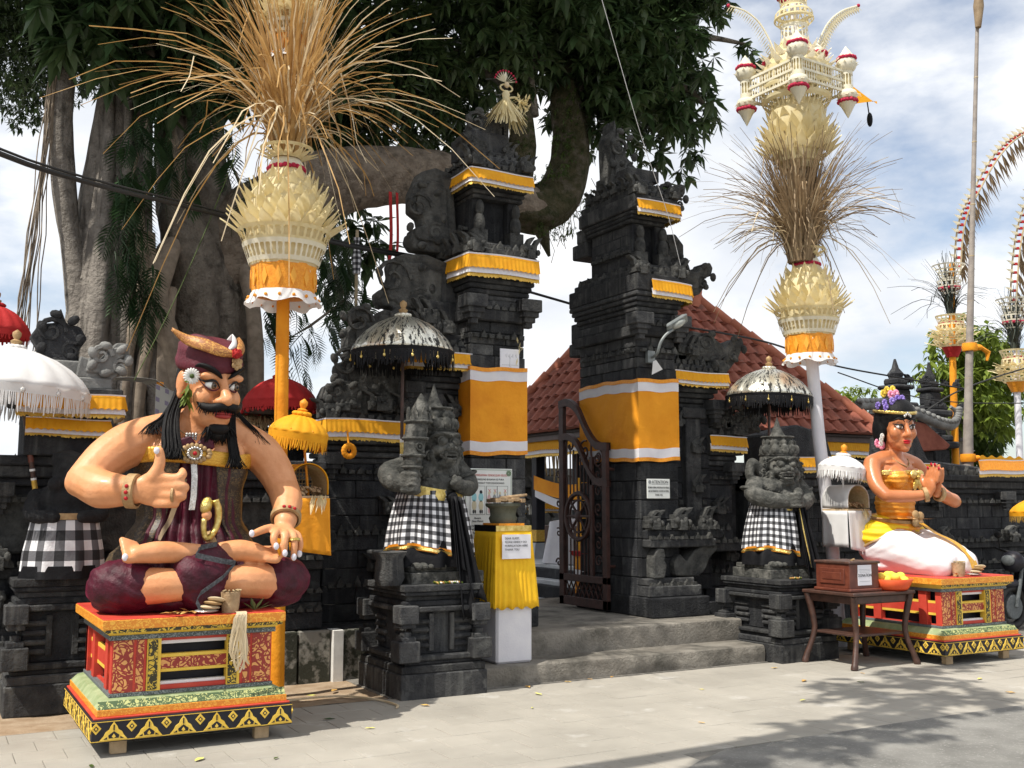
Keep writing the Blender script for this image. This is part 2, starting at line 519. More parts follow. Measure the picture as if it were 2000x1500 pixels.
mat('paper', (.74,.73,.78), (.80,.79,.82), 4, .8)
mat('print_black', (.03,.03,.035), None, rough=.8)
mat('print_red', (.55,.10,.09), None, rough=.8)
mat('print_pink', (.62,.40,.40), None, rough=.8)
mat('print_cyan', (.30,.58,.62), None, rough=.8)
mat('print_grey', (.28,.29,.30), None, rough=.8)
mat('print_green', (.22,.30,.20), None, rough=.8)
mat('print_tan', (.62,.55,.38), None, rough=.8)
mat('board_white', (.70,.72,.69), (.78,.79,.76), 5, .6)
mat('marble', (.42,.44,.46), (.58,.60,.62), 4, .45)
mat('lamp_metal', (.18,.20,.20), (.26,.28,.28), 8, .5, metal=.3)
mat('lamp_lens', (.36,.38,.35), (.48,.49,.46), 8, .25)
mat('cable', (.03,.03,.03), None, rough=.7)
mat('jewel', (.80,.78,.75), (.45,.43,.40), 90, .2, .4, 120, metal=.5)
mat('ruby', (.40,.01,.015), None, rough=.15)
mat('flower_white', (.85,.84,.80), None, rough=.7, trans=.2)
mat('flower_yellow', (.85,.62,.08), None, rough=.7)
mat('flower_pink', (.80,.22,.38), (.88,.45,.55), 20, .7)
mat('flower_blue', (.16,.08,.42), (.35,.28,.62), 20, .7)
mat('bronze', (.32,.20,.09), (.50,.34,.17), 12, .55, .4, 60, metal=.2)
mat('silver_ribbon', (.14,.15,.17), (.26,.27,.29), 60, .4, .3, 120, metal=.4)
mat('ribbon_black', (.03,.03,.035), (.10,.105,.115), 60, .5, .3, 120)
mat('basket_plastic', (.75,.10,.03), (.85,.16,.05), 6, .35, trans=.2)
mat('husk', (.30,.19,.10), (.48,.34,.20), 12, .85, .5, 60)
mat('leaf_dry', (.45,.22,.06), (.62,.42,.12), 9, .8)
mat('leaf_yellow', (.72,.60,.16), (.55,.58,.16), 9, .8)
mat('rubber', (.012,.012,.013), (.03,.03,.03), 9, .6)
mat('clay', (.075,.08,.055), (.13,.13,.095), 7, .85, .4, 40)
mat('wicker', (.50,.38,.20), (.62,.50,.30), 40, .7, .6, 70)
mat('terracotta_far', (.10,.09,.085), (.17,.155,.14), 5, .9, .5, 40)

def uvmat(name, fn, rough=.7, metal=0, sheen=0, bump=0, bscale=60):
    """material whose colour is worked out from UV metres by fn(nt, u, v, helpers) -> socket"""
    m = bpy.data.materials.new(name); m.use_nodes = True; nt = m.node_tree; l = nt.links.new
    b = nt.nodes["Principled BSDF"]; b.inputs['Roughness'].default_value = rough; b.inputs['Metallic'].default_value = metal
    if sheen: b.inputs['Sheen Weight'].default_value = sheen
    uv = nn(nt, "ShaderNodeUVMap"); sp = nn(nt, "ShaderNodeSeparateXYZ"); l(uv.outputs[0], sp.inputs[0])
    def mth(op, a, b_=None, c_=None):
        n = nn(nt, "ShaderNodeMath", operation=op)
        for k, x in enumerate((a, b_, c_)):
            if x is None: continue
            if hasattr(x, 'default_value'): l(x, n.inputs[k])
            else: n.inputs[k].default_value = x
        return n.outputs[0]
    def mixc(fac, a, bb):
        x = nn(nt, "ShaderNodeMix", data_type='RGBA'); l(fac, x.inputs['Factor'])
        for q, y in ((6, a), (7, bb)):
            if hasattr(y, 'default_value'): l(y, x.inputs[q])
            else: x.inputs[q].default_value = (*y, 1)
        return x.outputs[2]
    col = fn(nt, uv.outputs[0], sp.outputs[0], sp.outputs[1], mth, mixc)
    l(col, b.inputs['Base Color'])
    if bump:
        n = nn(nt, "ShaderNodeTexNoise"); n.inputs['Scale'].default_value = bscale; l(uv.outputs[0], n.inputs['Vector'])
        bp = nn(nt, "ShaderNodeBump"); bp.inputs['Strength'].default_value = bump; bp.inputs['Distance'].default_value = .01
        l(n.outputs['Fac'], bp.inputs['Height']); l(bp.outputs[0], b.inputs['Normal'])
    MT[name] = m

def _poleng(cell):
    def fn(nt, uv, u, v, mth, mixc):
        a = mth('GREATER_THAN', mth('FRACT', mth('MULTIPLY', u, 0.5/cell)), .5)
        c = mth('GREATER_THAN', mth('FRACT', mth('MULTIPLY', v, 0.5/cell)), .5)
        s_ = mth('MULTIPLY', mth('ADD', a, c), .5)
        r = nn(nt, "ShaderNodeValToRGB"); r.color_ramp.interpolation = 'CONSTANT'
        r.color_ramp.elements[0].color = (.74, .74, .76, 1)
        e = r.color_ramp.elements.new(.25); e.color = (.13, .13, .14, 1)
        r.color_ramp.elements[-1].position = .75; r.color_ramp.elements[-1].color = (.012, .012, .014, 1)
        nt.links.new(s_, r.inputs[0]); return r.outputs[0]
    return fn
uvmat('poleng', _poleng(.035), .8, bump=.3)
uvmat('poleng_big', _poleng(.08), .8, bump=.3)

def _scroll(sc, gold, ground, thr=.5, dist=6.0):
    def fn(nt, uv, u, v, mth, mixc):
        # winding stems and leaf scrolls: bands of a swirled noise field
        n = nn(nt, "ShaderNodeTexNoise"); n.inputs['Scale'].default_value = sc; n.inputs['Detail'].default_value = 1.2
        n.inputs['Distortion'].default_value = 1.6
        nt.links.new(uv, n.inputs['Vector'])
        w = mth('SINE', mth('MULTIPLY', n.outputs['Fac'], dist * 2 * pi))
        vo = nn(nt, "ShaderNodeTexVoronoi"); vo.inputs['Scale'].default_value = sc * 1.6; vo.feature = 'DISTANCE_TO_EDGE'
        nt.links.new(uv, vo.inputs['Vector'])
        e = mth('GREATER_THAN', vo.outputs['Distance'], .06)
        k = mth('MULTIPLY', mth('GREATER_THAN', w, thr - .5), e)
        return mixc(k, ground, gold)
    return fn
uvmat('carve_red', _scroll(11, (.74, .36, .11), (.30, .03, .02), .35, 4), .5, bump=.1)
uvmat('carve_gold', _scroll(16, (.68, .46, .05), (.035, .03, .01), .45, 4), .45)
uvmat('carve_green', _scroll(18, (.44, .45, .18), (.06, .10, .04), .5, 4), .6)
uvmat('carve_orange', _scroll(22, (.80, .40, .05), (.66, .23, .02), .5, 3), .5)
uvmat('carve_greek', _scroll(45, (.26, .29, .29), (.06, .075, .075), .5, 3), .6)
uvmat('brocade', _scroll(20, (.105, .068, .028), (.028, .018, .009), .5, 4), .5, bump=.3)
uvmat('brocade_gold', _scroll(26, (.80, .50, .07), (.58, .27, .02), .5, 3), .38, metal=.3)
uvmat('udeng_gold', _scroll(24, (.62, .32, .08), (.34, .13, .04), .5, 3), .5)

def _mirror_cloth(nt, uv, u, v, mth, mixc):
    n = nn(nt, "ShaderNodeTexNoise"); n.inputs['Scale'].default_value = 17; n.inputs['Detail'].default_value = 6
    n.inputs['Roughness'].default_value = .75
    st = nn(nt, 'ShaderNodeVectorMath', operation='MULTIPLY'); st.inputs[1].default_value = (1.3, .45, 1)
    nt.links.new(uv, st.inputs[0]); nt.links.new(st.outputs[0], n.inputs['Vector'])
    k = mth('GREATER_THAN', n.outputs['Fac'], .47)
    b = nt.nodes["Principled BSDF"]
    nt.links.new(mth('MULTIPLY', k, .85), b.inputs['Metallic'])
    nt.links.new(mth('SUBTRACT', .75, mth('MULTIPLY', k, .42)), b.inputs['Roughness'])
    return mixc(k, (.018, .017, .014), (.78, .76, .66))
uvmat('mirror_cloth', _mirror_cloth, .35, bump=.5, bscale=40)

def _canopy(nt, uv, u, v, mth, mixc):
    a = mth('GREATER_THAN', mth('SINE', mth('MULTIPLY', u, 60)), .2)
    c = mth('GREATER_THAN', mth('SINE', mth('MULTIPLY', v, 40)), .4)
    return mixc(mth('MULTIPLY', a, c), (.30, .30, .28), (.16, .14, .2))
uvmat('canopy_cloth', _canopy, .85)
# ================================================================ ground
g = MB().box(-400, 400, -400, 400, -1.0, -0.03)
tag(g.build('ground', 'paver_base'), kind='structure')

pavement = MB()
pavement.box(-6, 18, 4.2, 8.4, -0.06, -0.012)
pavement = tag(pavement.build('pavement', 'paver_base'), kind='structure')
def road_edge(x):                       # the asphalt meets the pavers along a shallow curve
    return 5.50 + 0.10*sin((x-3.6)*0.45) - max(0, 4.6-x)*0.55 - max(0, x-9)*0.05
PV = []
for k in range(3):
    w, d = .2985, .2985
    PV.append(MB().box(-w/2, w/2, -d/2, d/2, -.05, 0).mesh('paver', 'paver', bevel=.003))
cells = []
for j in range(0, 15):
    y = 4.25 + j*.302
    for i in range(-18, 58):
        x = i*.302 + (.151 if j % 2 else 0)
        if y < road_edge(x) + .1 or y > 8.32: continue
        dx, dy = x, y
        ang = math.degrees(atan2(x, y)) - 29.1
        if abs(ang) > 33: continue
        cells.append((sqrt(dx*dx+dy*dy), x, y, abs(ang) < 27.5))
cells.sort(key=lambda c: (not c[3], c[0]))
for c in cells[:300]:
    o = put('paver', PV[rnd.randrange(3)], pavement, (c[1], c[2], rnd.uniform(-.002, .001)), (rnd.uniform(-.002,.002), rnd.uniform(-.002,.002), rnd.uniform(-.003,.003)))
rest = MB()
for c in cells[300:]:
    z = rnd.uniform(-.003, .001)
    rest.box(c[1]-.149, c[1]+.149, c[2]-.149, c[2]+.149, -.05, z)
tag(rest.build('paver_field', 'paver', pavement), kind='stuff')

rp_ = MB()
N = 60
def roadfn(u, v):
    x = lerp(-20, 60, u); e = road_edge(x) if -1 < x < 14 else road_edge(max(-1, min(14, x)))
    return (x, lerp(-8, e, v), .005 + .0*sin(x))
rp_.grid(roadfn, 240, 8)
tag(rp_.build('road', 'asphalt'), kind='structure')
# sandy verge along the foot of the left wall
vg = MB()
vg.grid(lambda u, v: (lerp(-4, 3.5, u), lerp(8.42, 9.75, v), -.016 + .014*mnoise.noise((u*22, v*5, 3))), 70, 12)
tag(vg.build('verge', 'dirt'), kind='structure')
# paving continues to the right of the gate, in front of the wall
vg = MB(); vg.box(3.5, 24, 8.4, 9.9, -.06, -.004)
tag(vg.build('forecourt', 'paver_base'), kind='structure')

# ---------------------------------------------------------------- entrance steps
def rough_slab(name, x0, x1, y0, y1, z1, seed, rad=.03):
    def fn(u, v):
        # cross-section from the ground up the front, round the nosing, back over the top
        h = z1; prof = [(0, -.03), (0, h*.5), (.004, h-rad), (rad*.3, h-rad*.3), (rad, h), (.25, h), (1.0, h)]
        t = v*(len(prof)-1); i = min(int(t), len(prof)-2); f = t-i
        yy = lerp(prof[i][0], prof[i+1][0], f); zz = lerp(prof[i][1], prof[i+1][1], f)
        if yy > .3: yy = .3 + (yy-.3)/.7*(y1-y0-.3)
        x = lerp(x0, x1, u)
        q = mnoise.noise((x*3, zz*6+yy*3, seed))*.012 + mnoise.noise((x*11, zz*14+yy*9, seed+5))*.005
        return (x, y0+yy-q*(1 if yy < .06 else .2), zz + q*.35)
    m = MB(); m.grid(fn, 90, 24)
    for xx, sgn in ((x0, -1), (x1, 1)):
        m.box(min(xx, xx-sgn*.05), max(xx, xx-sgn*.05), y0+.012, y1, -.03, z1-.012)
    return tag(m.build(name, 'concrete', smooth=60), kind='structure')
rough_slab('lower_step', 4.42, 7.66, 8.42, 9.3, .165, 1)
rough_slab('upper_step', 4.9, 7.75, 8.86, 12.0, .385, 9)

# ================================================================ gate
LE, RE, FY = 5.45, 6.90, 9.50          # inner edges of the two towers, front plane
_bt = {}
def block_mesh(l, d, h, m='stone', bev=.008):
    k = (round(l, 2), round(d, 2), round(h, 2), m)
    if k not in _bt:
        _bt[k] = MB().box(-l/2, l/2, -d/2, d/2, -h/2, h/2).mesh('stone_block', m, bevel=bev)
    return _bt[k]
def courses(parent, x0, x1, y0, y1, z0, z1, h=.155, l=.34, sides='FLR', m='stone', th=.07, name='stone_block', jit=.007):
    """stone blocks laid in courses on the named faces of a box: F front, L left, R right"""
    nz_ = max(1, round((z1-z0)/h)); hh = (z1-z0)/nz_
    for k in range(nz_):
        zc = z0 + hh*(k+.5)
        for sd_ in sides:
            a, b = (x0, x1) if sd_ == 'F' else (y0+th, y1)
            n = max(1, round((b-a)/l)); w = (b-a)/n
            ed = [a]
            for i in range(1, n): ed.append(a + w*(i + (.25 if k % 2 else -.2) + rnd.uniform(-.08, .08)))
            ed.append(b)
            for i in range(n):
                s_, e_ = ed[i], ed[i+1]; c = (s_+e_)/2; ln = max(.05, e_-s_-.006)
                o_ = rnd.uniform(0, jit)
                if sd_ == 'F': put(name, block_mesh(ln, th, hh-.006, m), parent, (c, y0+th/2-o_, zc))
                elif sd_ == 'L': put(name, block_mesh(th, ln, hh-.006, m), parent, (x0+th/2-o_, c, zc))
                else: put(name, block_mesh(th, ln, hh-.006, m), parent, (x1-th/2+o_, c, zc))

def curl(parent, pts, y, t=.16, m='stone_carved', name='curled_crest'):
    """a flat stone crest with its outline, edges softened and a raised inner face"""
    mb = MB().prism(pts, y-t/2, y+t/2)
    cx = sum(p[0] for p in pts)/len(pts); cz = sum(p[1] for p in pts)/len(pts)
    inn = [(cx+(p[0]-cx)*.72, cz+(p[1]-cz)*.72) for p in pts]
    mb.prism(inn, y-t/2-.025, y+t/2+.025)
    o = mb.build(name, m, parent, bevel=.012)
    # carved volutes and leaf ridges standing on the street face
    w_ = max(p[0] for p in pts)-min(p[0] for p in pts); h_ = max(p[1] for p in pts)-min(p[1] for p in pts); R_ = min(w_, h_)*.30
    rl = MB()
    for k, (ox, oz, s_) in enumerate(((-.16, .10, .9), (.20, -.18, .6))):
        c0 = Vector((cx+ox*w_, y-t/2-.018, cz+oz*h_)); n_ = 18
        rl.tube([c0+Vector((R_*s_*(1-i/n_*.85)*cos(i*.52+k), -.004*i/n_, R_*s_*(1-i/n_*.85)*sin(i*.52+k))) for i in range(n_)], [.024*s_*(1-.5*i/n_)+.004 for i in range(n_)], 5)
    for k in range(7):
        a = k*.9; rl.ell((cx+w_*.36*cos(a), y-t/2-.02, cz+h_*.36*sin(a)), (.04, .035, .055), (0, a, 0), 7, 5)
    tag(rl.build('carved_relief', m, o, smooth=60), kind='stuff')
    return o

def frieze(parent, a, b, y, z, h=.07, ax='x', fixed=None, m='stone_carved', step=.085):
    """row of little carved antefixes along an edge; ax 'y' runs it down a side face at x=fixed"""
    mb = MB(); n = max(2, int(abs(b-a)/step))
    for k in range(n):
        q = a+(b-a)*(k+.5)/n; s_ = h*rnd.uniform(.75, 1.15); w = step*.42
        shp = [(-w, 0), (w, 0), (w*.8, s_*.45), (w*.25, s_*.7), (0, s_), (-w*.25, s_*.7), (-w*.8, s_*.45)] if k % 2 else [(-w*.8, 0), (w*.8, 0), (w*.8, s_*.5), (-w*.8, s_*.5)]
        if ax == 'x': mb.prism([(q+p[0], z+p[1]) for p in shp], y-.02, y+.03)
        else: mb.prism([(q+p[0], z+p[1]) for p in shp], fixed-.02, fixed+.03, ax='x')
    return tag(mb.build('carved_frieze', m, parent), kind='stuff')

def orn(parent, x, y, z, s=1.0, dx=-1, m='stone_carved', name='corner_ornament'):
    """carved corner piece: stepped block with leaf horns curling up and outwards"""
    mb = MB(); j = lambda v: v*rnd.uniform(.82, 1.18)*s
    mb.cbox((x, y, z+.05*s), (j(.22), j(.2), .1*s), (0, 0, rnd.uniform(-.06, .06))); mb.cbox((x-.01*dx, y-.01*s, z+.125*s), (j(.15), j(.15), .06*s)); mb.cbox((x, y-.09*s, z+.03*s), (j(.12), .07*s, j(.1)))
    h = j(.25)
    for (o, w, t_) in ((.06, .05, 0), (-.05, .04, .02)):
        q = [(o, .09), (o+.06*dx*0+.05, .09), (o+.06, .16), (o+.11, h/s*.85), (o+.14, h/s), (o+.06, h/s*.92), (o+.01, .17)]
        mb.prism([(x+dx*p[0]*s, z+p[1]*s) for p in q], y-(w+t_)*s, y+w*s)
    for k in range(4): mb.ell((x+dx*(.10-.06*k)*s, y-.10*s, z+(.06+.03*(k % 2))*s), (.032*s, .03*s, .04*s), n=7, m=5)
    return mb.build(name, m, parent, bevel=.004)

def drop(parent, x, y, z, s=1.0, m='stone'):
    """hanging corner block under a cornice, tapering downwards"""
    mb = MB(); mb.cbox((x, y, z), (.24*s, .22*s, .13*s)); mb.cbox((x, y, z-.09*s), (.19*s, .17*s, .06*s))
    mb.cbox((x, y, z-.145*s), (.13*s, .12*s, .06*s)); mb.cbox((x, y, z-.20*s), (.08*s, .08*s, .06*s))
    return mb.build('hanging_block', m, parent, bevel=.006)

def slab(parent, x0, x1, y0, y1, z0, z1, name='cornice_slab', m='stone', bev=.012):
    return MB().box(min(x0, x1), max(x0, x1), y0, y1, z0, z1).build(name, m, parent, bevel=bev)

def gate(side, label):
    sg, E = (-1, LE) if side == 'L' else (1, RE)
    X = lambda u: E + sg*u
    t = thing('gate_tower', label, 'gate tower', (X(.35), 10.1, .385), group='split gate towers')
    def sl(u0, u1, y0, y1, z0, z1, **k): return slab(t, X(u0), X(u1), y0, y1, z0, z1, **k)
    def xs(u0, u1): a, b = X(u0), X(u1); return min(a, b), max(a, b)
    out = 'L' if side == 'L' else 'R'; inn = 'R' if side == 'L' else 'L'
    vis = 'FL'
    pw = .64 if side == 'L' else .53      # width of the front pilaster
    # dark solid core
    core = MB()
    core.box(*xs(.05, pw-.03), 9.56, 10.64, .385, 4.0); core.box(*xs(.05, .5), 9.72, 10.5, 4.0, 5.2)
    core.box(*xs(.4, 1.15), 9.85, 10.4, .385, 3.25); core.box(*xs(1.0, 1.75), 9.95, 10.35, .3, 2.3)
    core.build('core', 'stone_dark', t)
    # ---- pilaster and jamb, laid in blocks
    a, b = xs(0, pw)
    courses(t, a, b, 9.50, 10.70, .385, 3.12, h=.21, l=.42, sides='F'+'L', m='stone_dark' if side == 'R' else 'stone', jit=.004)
    courses(t, a+.0, b, 9.53, 10.70, 3.12, 3.48, h=.12, l=.3, sides='FL')
    # cornice under the middle band, stepping out on every side
    sl(-.05, pw+.05, 9.46, 10.76, 3.48, 3.60); sl(-.03, pw+.03, 9.49, 10.72, 3.60, 3.70)
    for k in range(5):
        e = .02 + .022*k
        a, b = xs(-e*.8, pw-.02+e); sl(-e*.8, pw-.02+e, 9.52-e*1.2, 10.68+e*1.2, 3.70+.055*k, 3.752+.055*k)
    sl(-.08, pw+.10, 9.38, 10.82, 3.975, 4.17)                 # the band hangs on this slab
    sl(-.04, pw+.06, 9.44, 10.76, 4.17, 4.24); sl(0, pw+.0, 9.50, 10.70, 4.24, 4.31)
    for uu in (.0, pw):
        drop(t, X(uu), 9.46, 3.66, 1.0); orn(t, X(uu), 9.46, 4.18, .85, sg if uu else -sg)
    orn(t, X(pw), 10.3, 4.18, .85, sg)
    # upper storey with its niche: back and side walls, two posts, dark recess
    u0, u1 = .03, pw-.07
    a, b = xs(u0, u1)
    niche = MB()
    niche.box(*xs(u0, u0+.12), 9.62, 10.45, 4.31, 4.80); niche.box(*xs(u1-.10, u1), 9.62, 10.45, 4.31, 4.80)
    niche.box(*xs(u0+.12, u1-.10), 10.0, 10.40, 4.31, 4.80)
    niche.build('niche', 'stone_dark', t, bevel=.01)
    fig = MB(); cx = (a+b)/2
    fig.lathe([(.10, 0), (.12, .05), (.08, .12), (.09, .18), (.05, .24), (.065, .29), (.05, .34), (.01, .38)], (cx, 9.82, 4.31), 10)
    fig.build('niche_figure', 'stone_carved', t, smooth=50)
    for uu in (u0+.06, u1-.05):
        m_ = MB(); m_.cbox((X(uu), 9.58, 4.38), (.16, .12, .14)); m_.ell((X(uu), 9.56, 4.52), (.06, .07, .12)); m_.ell((X(uu), 9.55, 4.68), (.045, .05, .09))
        m_.build('niche_guardian', 'stone_carved', t, smooth=50)
    if side == 'R': courses(t, a, b, 9.6, 10.45, 4.31, 4.80, h=.12, l=.28, sides='L')
    # upper cornice
    for k in range(3):
        e = .03*k; sl(-.02-e*.3, pw-.06+e, 9.58-e, 10.5+e, 4.80+.045*k, 4.842+.045*k)
    sl(-.06, pw+.04, 9.46, 10.62, 4.935, 5.10); sl(-.03, pw, 9.5, 10.58, 5.10, 5.17)
    for uu in (.02, pw-.02): orn(t, X(uu), 9.5, 5.11, .8, sg if uu > .1 else -sg)
    sl(.0, pw-.08, 9.58, 10.45, 5.17, 5.27); sl(.02, pw-.16, 9.68, 10.35, 5.27, 5.36)
    # crowning crest
    if side == 'L':
        curl(t, [(4.98,5.30),(4.97,5.5),(4.92,5.53),(4.92,5.6),(4.98,5.65),(5.05,5.68),(5.04,5.75),(5.07,5.81),(5.18,5.86),(5.34,5.88),(5.45,5.86),(5.44,5.35)], 10.0, .3)
        sl(.03, .50, 9.8, 10.3, 5.36, 5.62, name='crest_block'); sl(.06, .4, 9.85, 10.2, 5.62, 5.74, name='crest_block')
        orn(t, X(.42), 9.85, 5.36, .9, -1); orn(t, X(.05), 9.84, 5.36, .8, 1)
    else:
        curl(t, [(6.93,6.02),(6.90,5.97),(6.88,5.91),(6.88,5.73),(6.89,5.5),(6.89,5.32),(7.09,5.32),(7.32,5.34),(7.33,5.46),(7.21,5.50),(7.25,5.60),(7.16,5.66),(7.10,5.72),(7.11,5.79),(7.03,5.84),(6.985,5.93),(6.965,6.08),(6.945,6.14)], 10.1, .26)
        sl(.05, .5, 9.72, 10.4, 5.36, 5.50, name='crest_block')
        m_ = MB(); m_.ell((6.945, 10.1, 6.04), (.045, .05, .10)); m_.ell((6.98, 10.1, 5.78), (.05, .2, .07)); m_.ell((7.02, 10.1, 5.6), (.05, .21, .06))
        m_.build('crest_knob', 'stone_carved', t, smooth=50)
    # back edge steps, seen against the sky on the far side of the jamb
    if side == 'R':
        for k, (y1, z0, z1) in enumerate([(10.95, 3.40, 3.56), (10.90, 3.56, 3.80), (10.86, 4.60, 4.78), (10.76, 4.78, 4.95), (10.66, 5.02, 5.2), (10.56, 5.2, 5.32)]):
            sl(.0, .4, 10.55, y1, z0, z1, name='back_block')
    # ---- first wing
    wa0, wa1 = pw-.02, 1.22
    a, b = xs(wa0, wa1)
    courses(t, a, b, 9.78, 10.42, .62, 2.72, h=.17, l=.36, sides='F', m='stone_dark')
    if side == 'L': courses(t, a, b, 9.78, 10.42, .9, 2.72, h=.17, l=.36, sides='L', m='stone_dark')
    for k in range(4):
        e = .03*k; sl(wa0, wa1-.05+e, 9.76-e*1.3, 10.42+e, 2.72+.06*k, 2.776+.06*k)
    sl(wa0, wa1+.08, 9.56, 10.56, 2.96, 3.14); sl(wa0, wa1+.02, 9.62, 10.5, 3.14, 3.22); sl(wa0, wa1-.06, 9.68, 10.45, 3.22, 3.34)
    drop(t, X(wa1), 9.66, 2.76, .9); orn(t, X(wa1+.02), 9.64, 3.15, .9, sg); orn(t, X(wa1-.35), 9.66, 3.34, .8, sg)
    pm = MB()                                                  # engaged column on the wing
    pm.box(*xs(wa0+.30, wa0+.52), 9.70, 9.80, 1.2, 2.6); pm.box(*xs(wa0+.24, wa0+.58), 9.67, 9.80, 2.6, 2.72); pm.box(*xs(wa0+.24, wa0+.58), 9.67, 9.8, 1.08, 1.2)
    pm.build('pilaster', 'stone', t, bevel=.01)
    # ---- second wing
    wb0, wb1 = 1.18, (2.05 if side == 'L' else 1.62)
    a, b = xs(wb0, wb1)
    courses(t, a, b, 9.86, 10.36, .3, 2.0, h=.17, l=.36, sides='F'+('L' if side == 'L' else ''), m='stone_dark')
    for k in range(3):
        e = .03*k; sl(wb0, wb1-.05+e, 9.84-e*1.2, 10.38+e, 2.0+.06*k, 2.056+.06*k)
    zt = 2.18
    sl(wb0, wb1+.06, 9.70, 10.46, zt, zt+.24); sl(wb0, wb1+.0, 9.76, 10.4, zt+.24, zt+.32)
    drop(t, X(wb1-.04), 9.78, 2.04, .85); orn(t, X(wb1), 9.78, zt+.25, .9, sg)
    # ---- plinths
    sl(-.02, .76, 9.27, 10.8, .386, .60, name='plinth', m='stone_dark'); sl(.0, .70, 9.33, 10.76, .60, .72, name='plinth', m='stone'); sl(0.0, .64, 9.38, 10.74, .72, .80, name='plinth')
    sl(.60, 1.5, 9.42, 10.6, .30, .52, name='plinth', m='stone_dark'); sl(1.4, wb1+.2, 9.6, 10.5, -.02, .45, name='plinth', m='stone_dark')
    sl(.02, .95, 9.36, 9.8, 1.13, 1.22, name='ledge'); sl(.02, 1.1, 9.42, 9.86, 1.22, 1.32, name='ledge', m='stone_dark'); sl(.9, 1.6, 9.56, 9.9, 1.06, 1.16, name='ledge')
    for uu, s_ in ((.12, .85), (.48, .95), (.93, .85)): orn(t, X(uu), 9.46 if uu < .7 else 9.56, 1.34, s_, sg)
    # carved scrolls standing on the plinth
    def carv(u, y, z, w, h_):
        x = X(u); p = [(-.5,0),(.3,0),(.42,.2),(.5,.45),(.3,.6),(.42,.75),(.3,1),(-.2,1),(-.42,.85),(-.5,.6)]
        MB().prism([(x+sg*q[0]*w, z+q[1]*h_) for q in p], y, y+.2).build('scroll', 'stone_carved', t, bevel=.012)
    carv(.16, 9.36, .80, .18, .32)
    x = X(.62)
    MB().prism([(x+sg*q[0], .80+q[1]) for q in [(-.22,.02),(-.24,.16),(-.16,.26),(-.06,.17),(.04,.28),(.2,.36),(.36,.36),(.38,.30),(.26,.2),(.2,.08),(.1,.0)]], 9.4, 9.62).build('scroll', 'stone_carved', t, bevel=.015)
    # ---- crests along the stepped outline
    if side == 'L':
        curl(t, [(4.78,5.10),(4.58,5.15),(4.41,5.08),(4.31,4.85),(4.31,4.65),(4.41,4.59),(4.44,4.46),(4.3,4.41),(4.28,4.32),(4.34,4.24),(4.5,4.23),(4.84,4.24)], 9.98, .2)
        curl(t, [(4.22,4.17),(4.12,4.13),(4.07,4.04),(4.09,3.93),(4.06,3.85),(4.05,3.82),(4.0,3.79),(3.94,3.74),(3.95,3.65),(4.0,3.6),(4.07,3.61),(4.11,3.56),(4.63,3.44),(4.8,3.6),(4.8,4.1),(4.47,4.19)], 9.96, .22)
        curl(t, [(3.98,3.56),(3.91,3.46),(3.81,3.43),(3.8,3.5),(3.79,3.55),(3.7,3.54),(3.67,3.49),(3.69,3.43),(3.75,3.42),(3.67,3.39),(3.61,3.29),(3.61,3.17),(3.66,3.1),(3.99,3.0),(4.6,3.0),(4.6,3.5)], 9.93, .24)
        curl(t, [(3.64,3.11),(3.59,3.1),(3.6,3.05),(3.64,3.03),(3.63,3.0),(3.57,3.01),(3.52,2.97),(3.51,2.91),(3.56,2.81),(3.63,2.74),(3.62,2.60),(4.3,2.5),(4.3,3.12)], 9.90, .26)
        curl(t, [(3.59,2.81),(3.49,2.8),(3.4,2.75),(3.35,2.64),(3.37,2.58),(3.46,2.5),(3.8,2.48),(3.8,2.75)], 9.88, .28)
        sl(.62, .98, 9.8, 10.3, 3.34, 3.70, name='stepped_block'); sl(.62, .88, 9.84, 10.2, 3.70, 3.98, name='stepped_block')
        for (xx, zz) in ((4.42, 3.44), (4.2, 2.52), (3.9, 2.52), (4.55, 3.34)): orn(t, xx, 9.72, zz, .9, -1)
        sl(1.22, 1.7, 9.84, 10.3, 2.5, 2.66, name='stepped_block'); sl(1.22, 1.55, 9.86, 10.28, 2.66, 2.86, name='stepped_block'); sl(1.2, 1.45, 9.88, 10.26, 2.86, 3.02, name='stepped_block')
    else:
        curl(t, [(7.16,5.12),(7.2,5.19),(7.3,5.24),(7.41,5.26),(7.43,5.2),(7.5,5.2),(7.56,5.30),(7.62,5.36),(7.70,5.35),(7.69,5.25),(7.62,5.18),(7.55,5.11),(7.60,5.06),(7.56,4.98),(7.43,4.97),(7.11,4.98)], 9.7, .2)
        curl(t, [(7.61,4.68),(7.71,4.85),(7.85,4.87),(7.97,4.75),(7.97,4.57),(7.91,4.5),(7.6,4.20),(7.35,4.25),(7.35,4.6),(7.49,4.67)], 10.1, .2)
        curl(t, [(7.43,4.27),(7.55,4.35),(7.66,4.4),(7.75,4.34),(7.87,4.33),(7.94,4.36),(7.99,4.45),(8.08,4.47),(8.12,4.41),(8.09,4.31),(7.99,4.27),(8.0,4.18),(7.9,4.06),(7.4,4.04),(7.18,4.13),(7.18,4.24)], 9.75, .22)
        curl(t, [(7.60,3.37),(7.8,3.63),(8.05,3.61),(8.24,3.52),(8.32,3.44),(8.43,3.56),(8.58,3.61),(8.61,3.53),(8.52,3.36),(8.39,3.22),(7.5,3.2)], 9.8, .24)
        curl(t, [(8.14,2.5),(8.32,2.65),(8.6,2.68),(8.75,2.63),(8.80,2.76),(8.95,2.81),(9.0,2.72),(8.94,2.59),(8.82,2.48),(8.14,2.40)], 9.9, .26)
        sl(.50, .86, 9.8, 10.3, 3.34, 3.62, name='stepped_block', m='stone_dark'); sl(.48, .74, 9.84, 10.2, 3.62, 3.95, name='stepped_block', m='stone_dark')
        sl(1.22, 1.5, 9.84, 10.3, 2.5, 2.8, name='stepped_block', m='stone_dark')
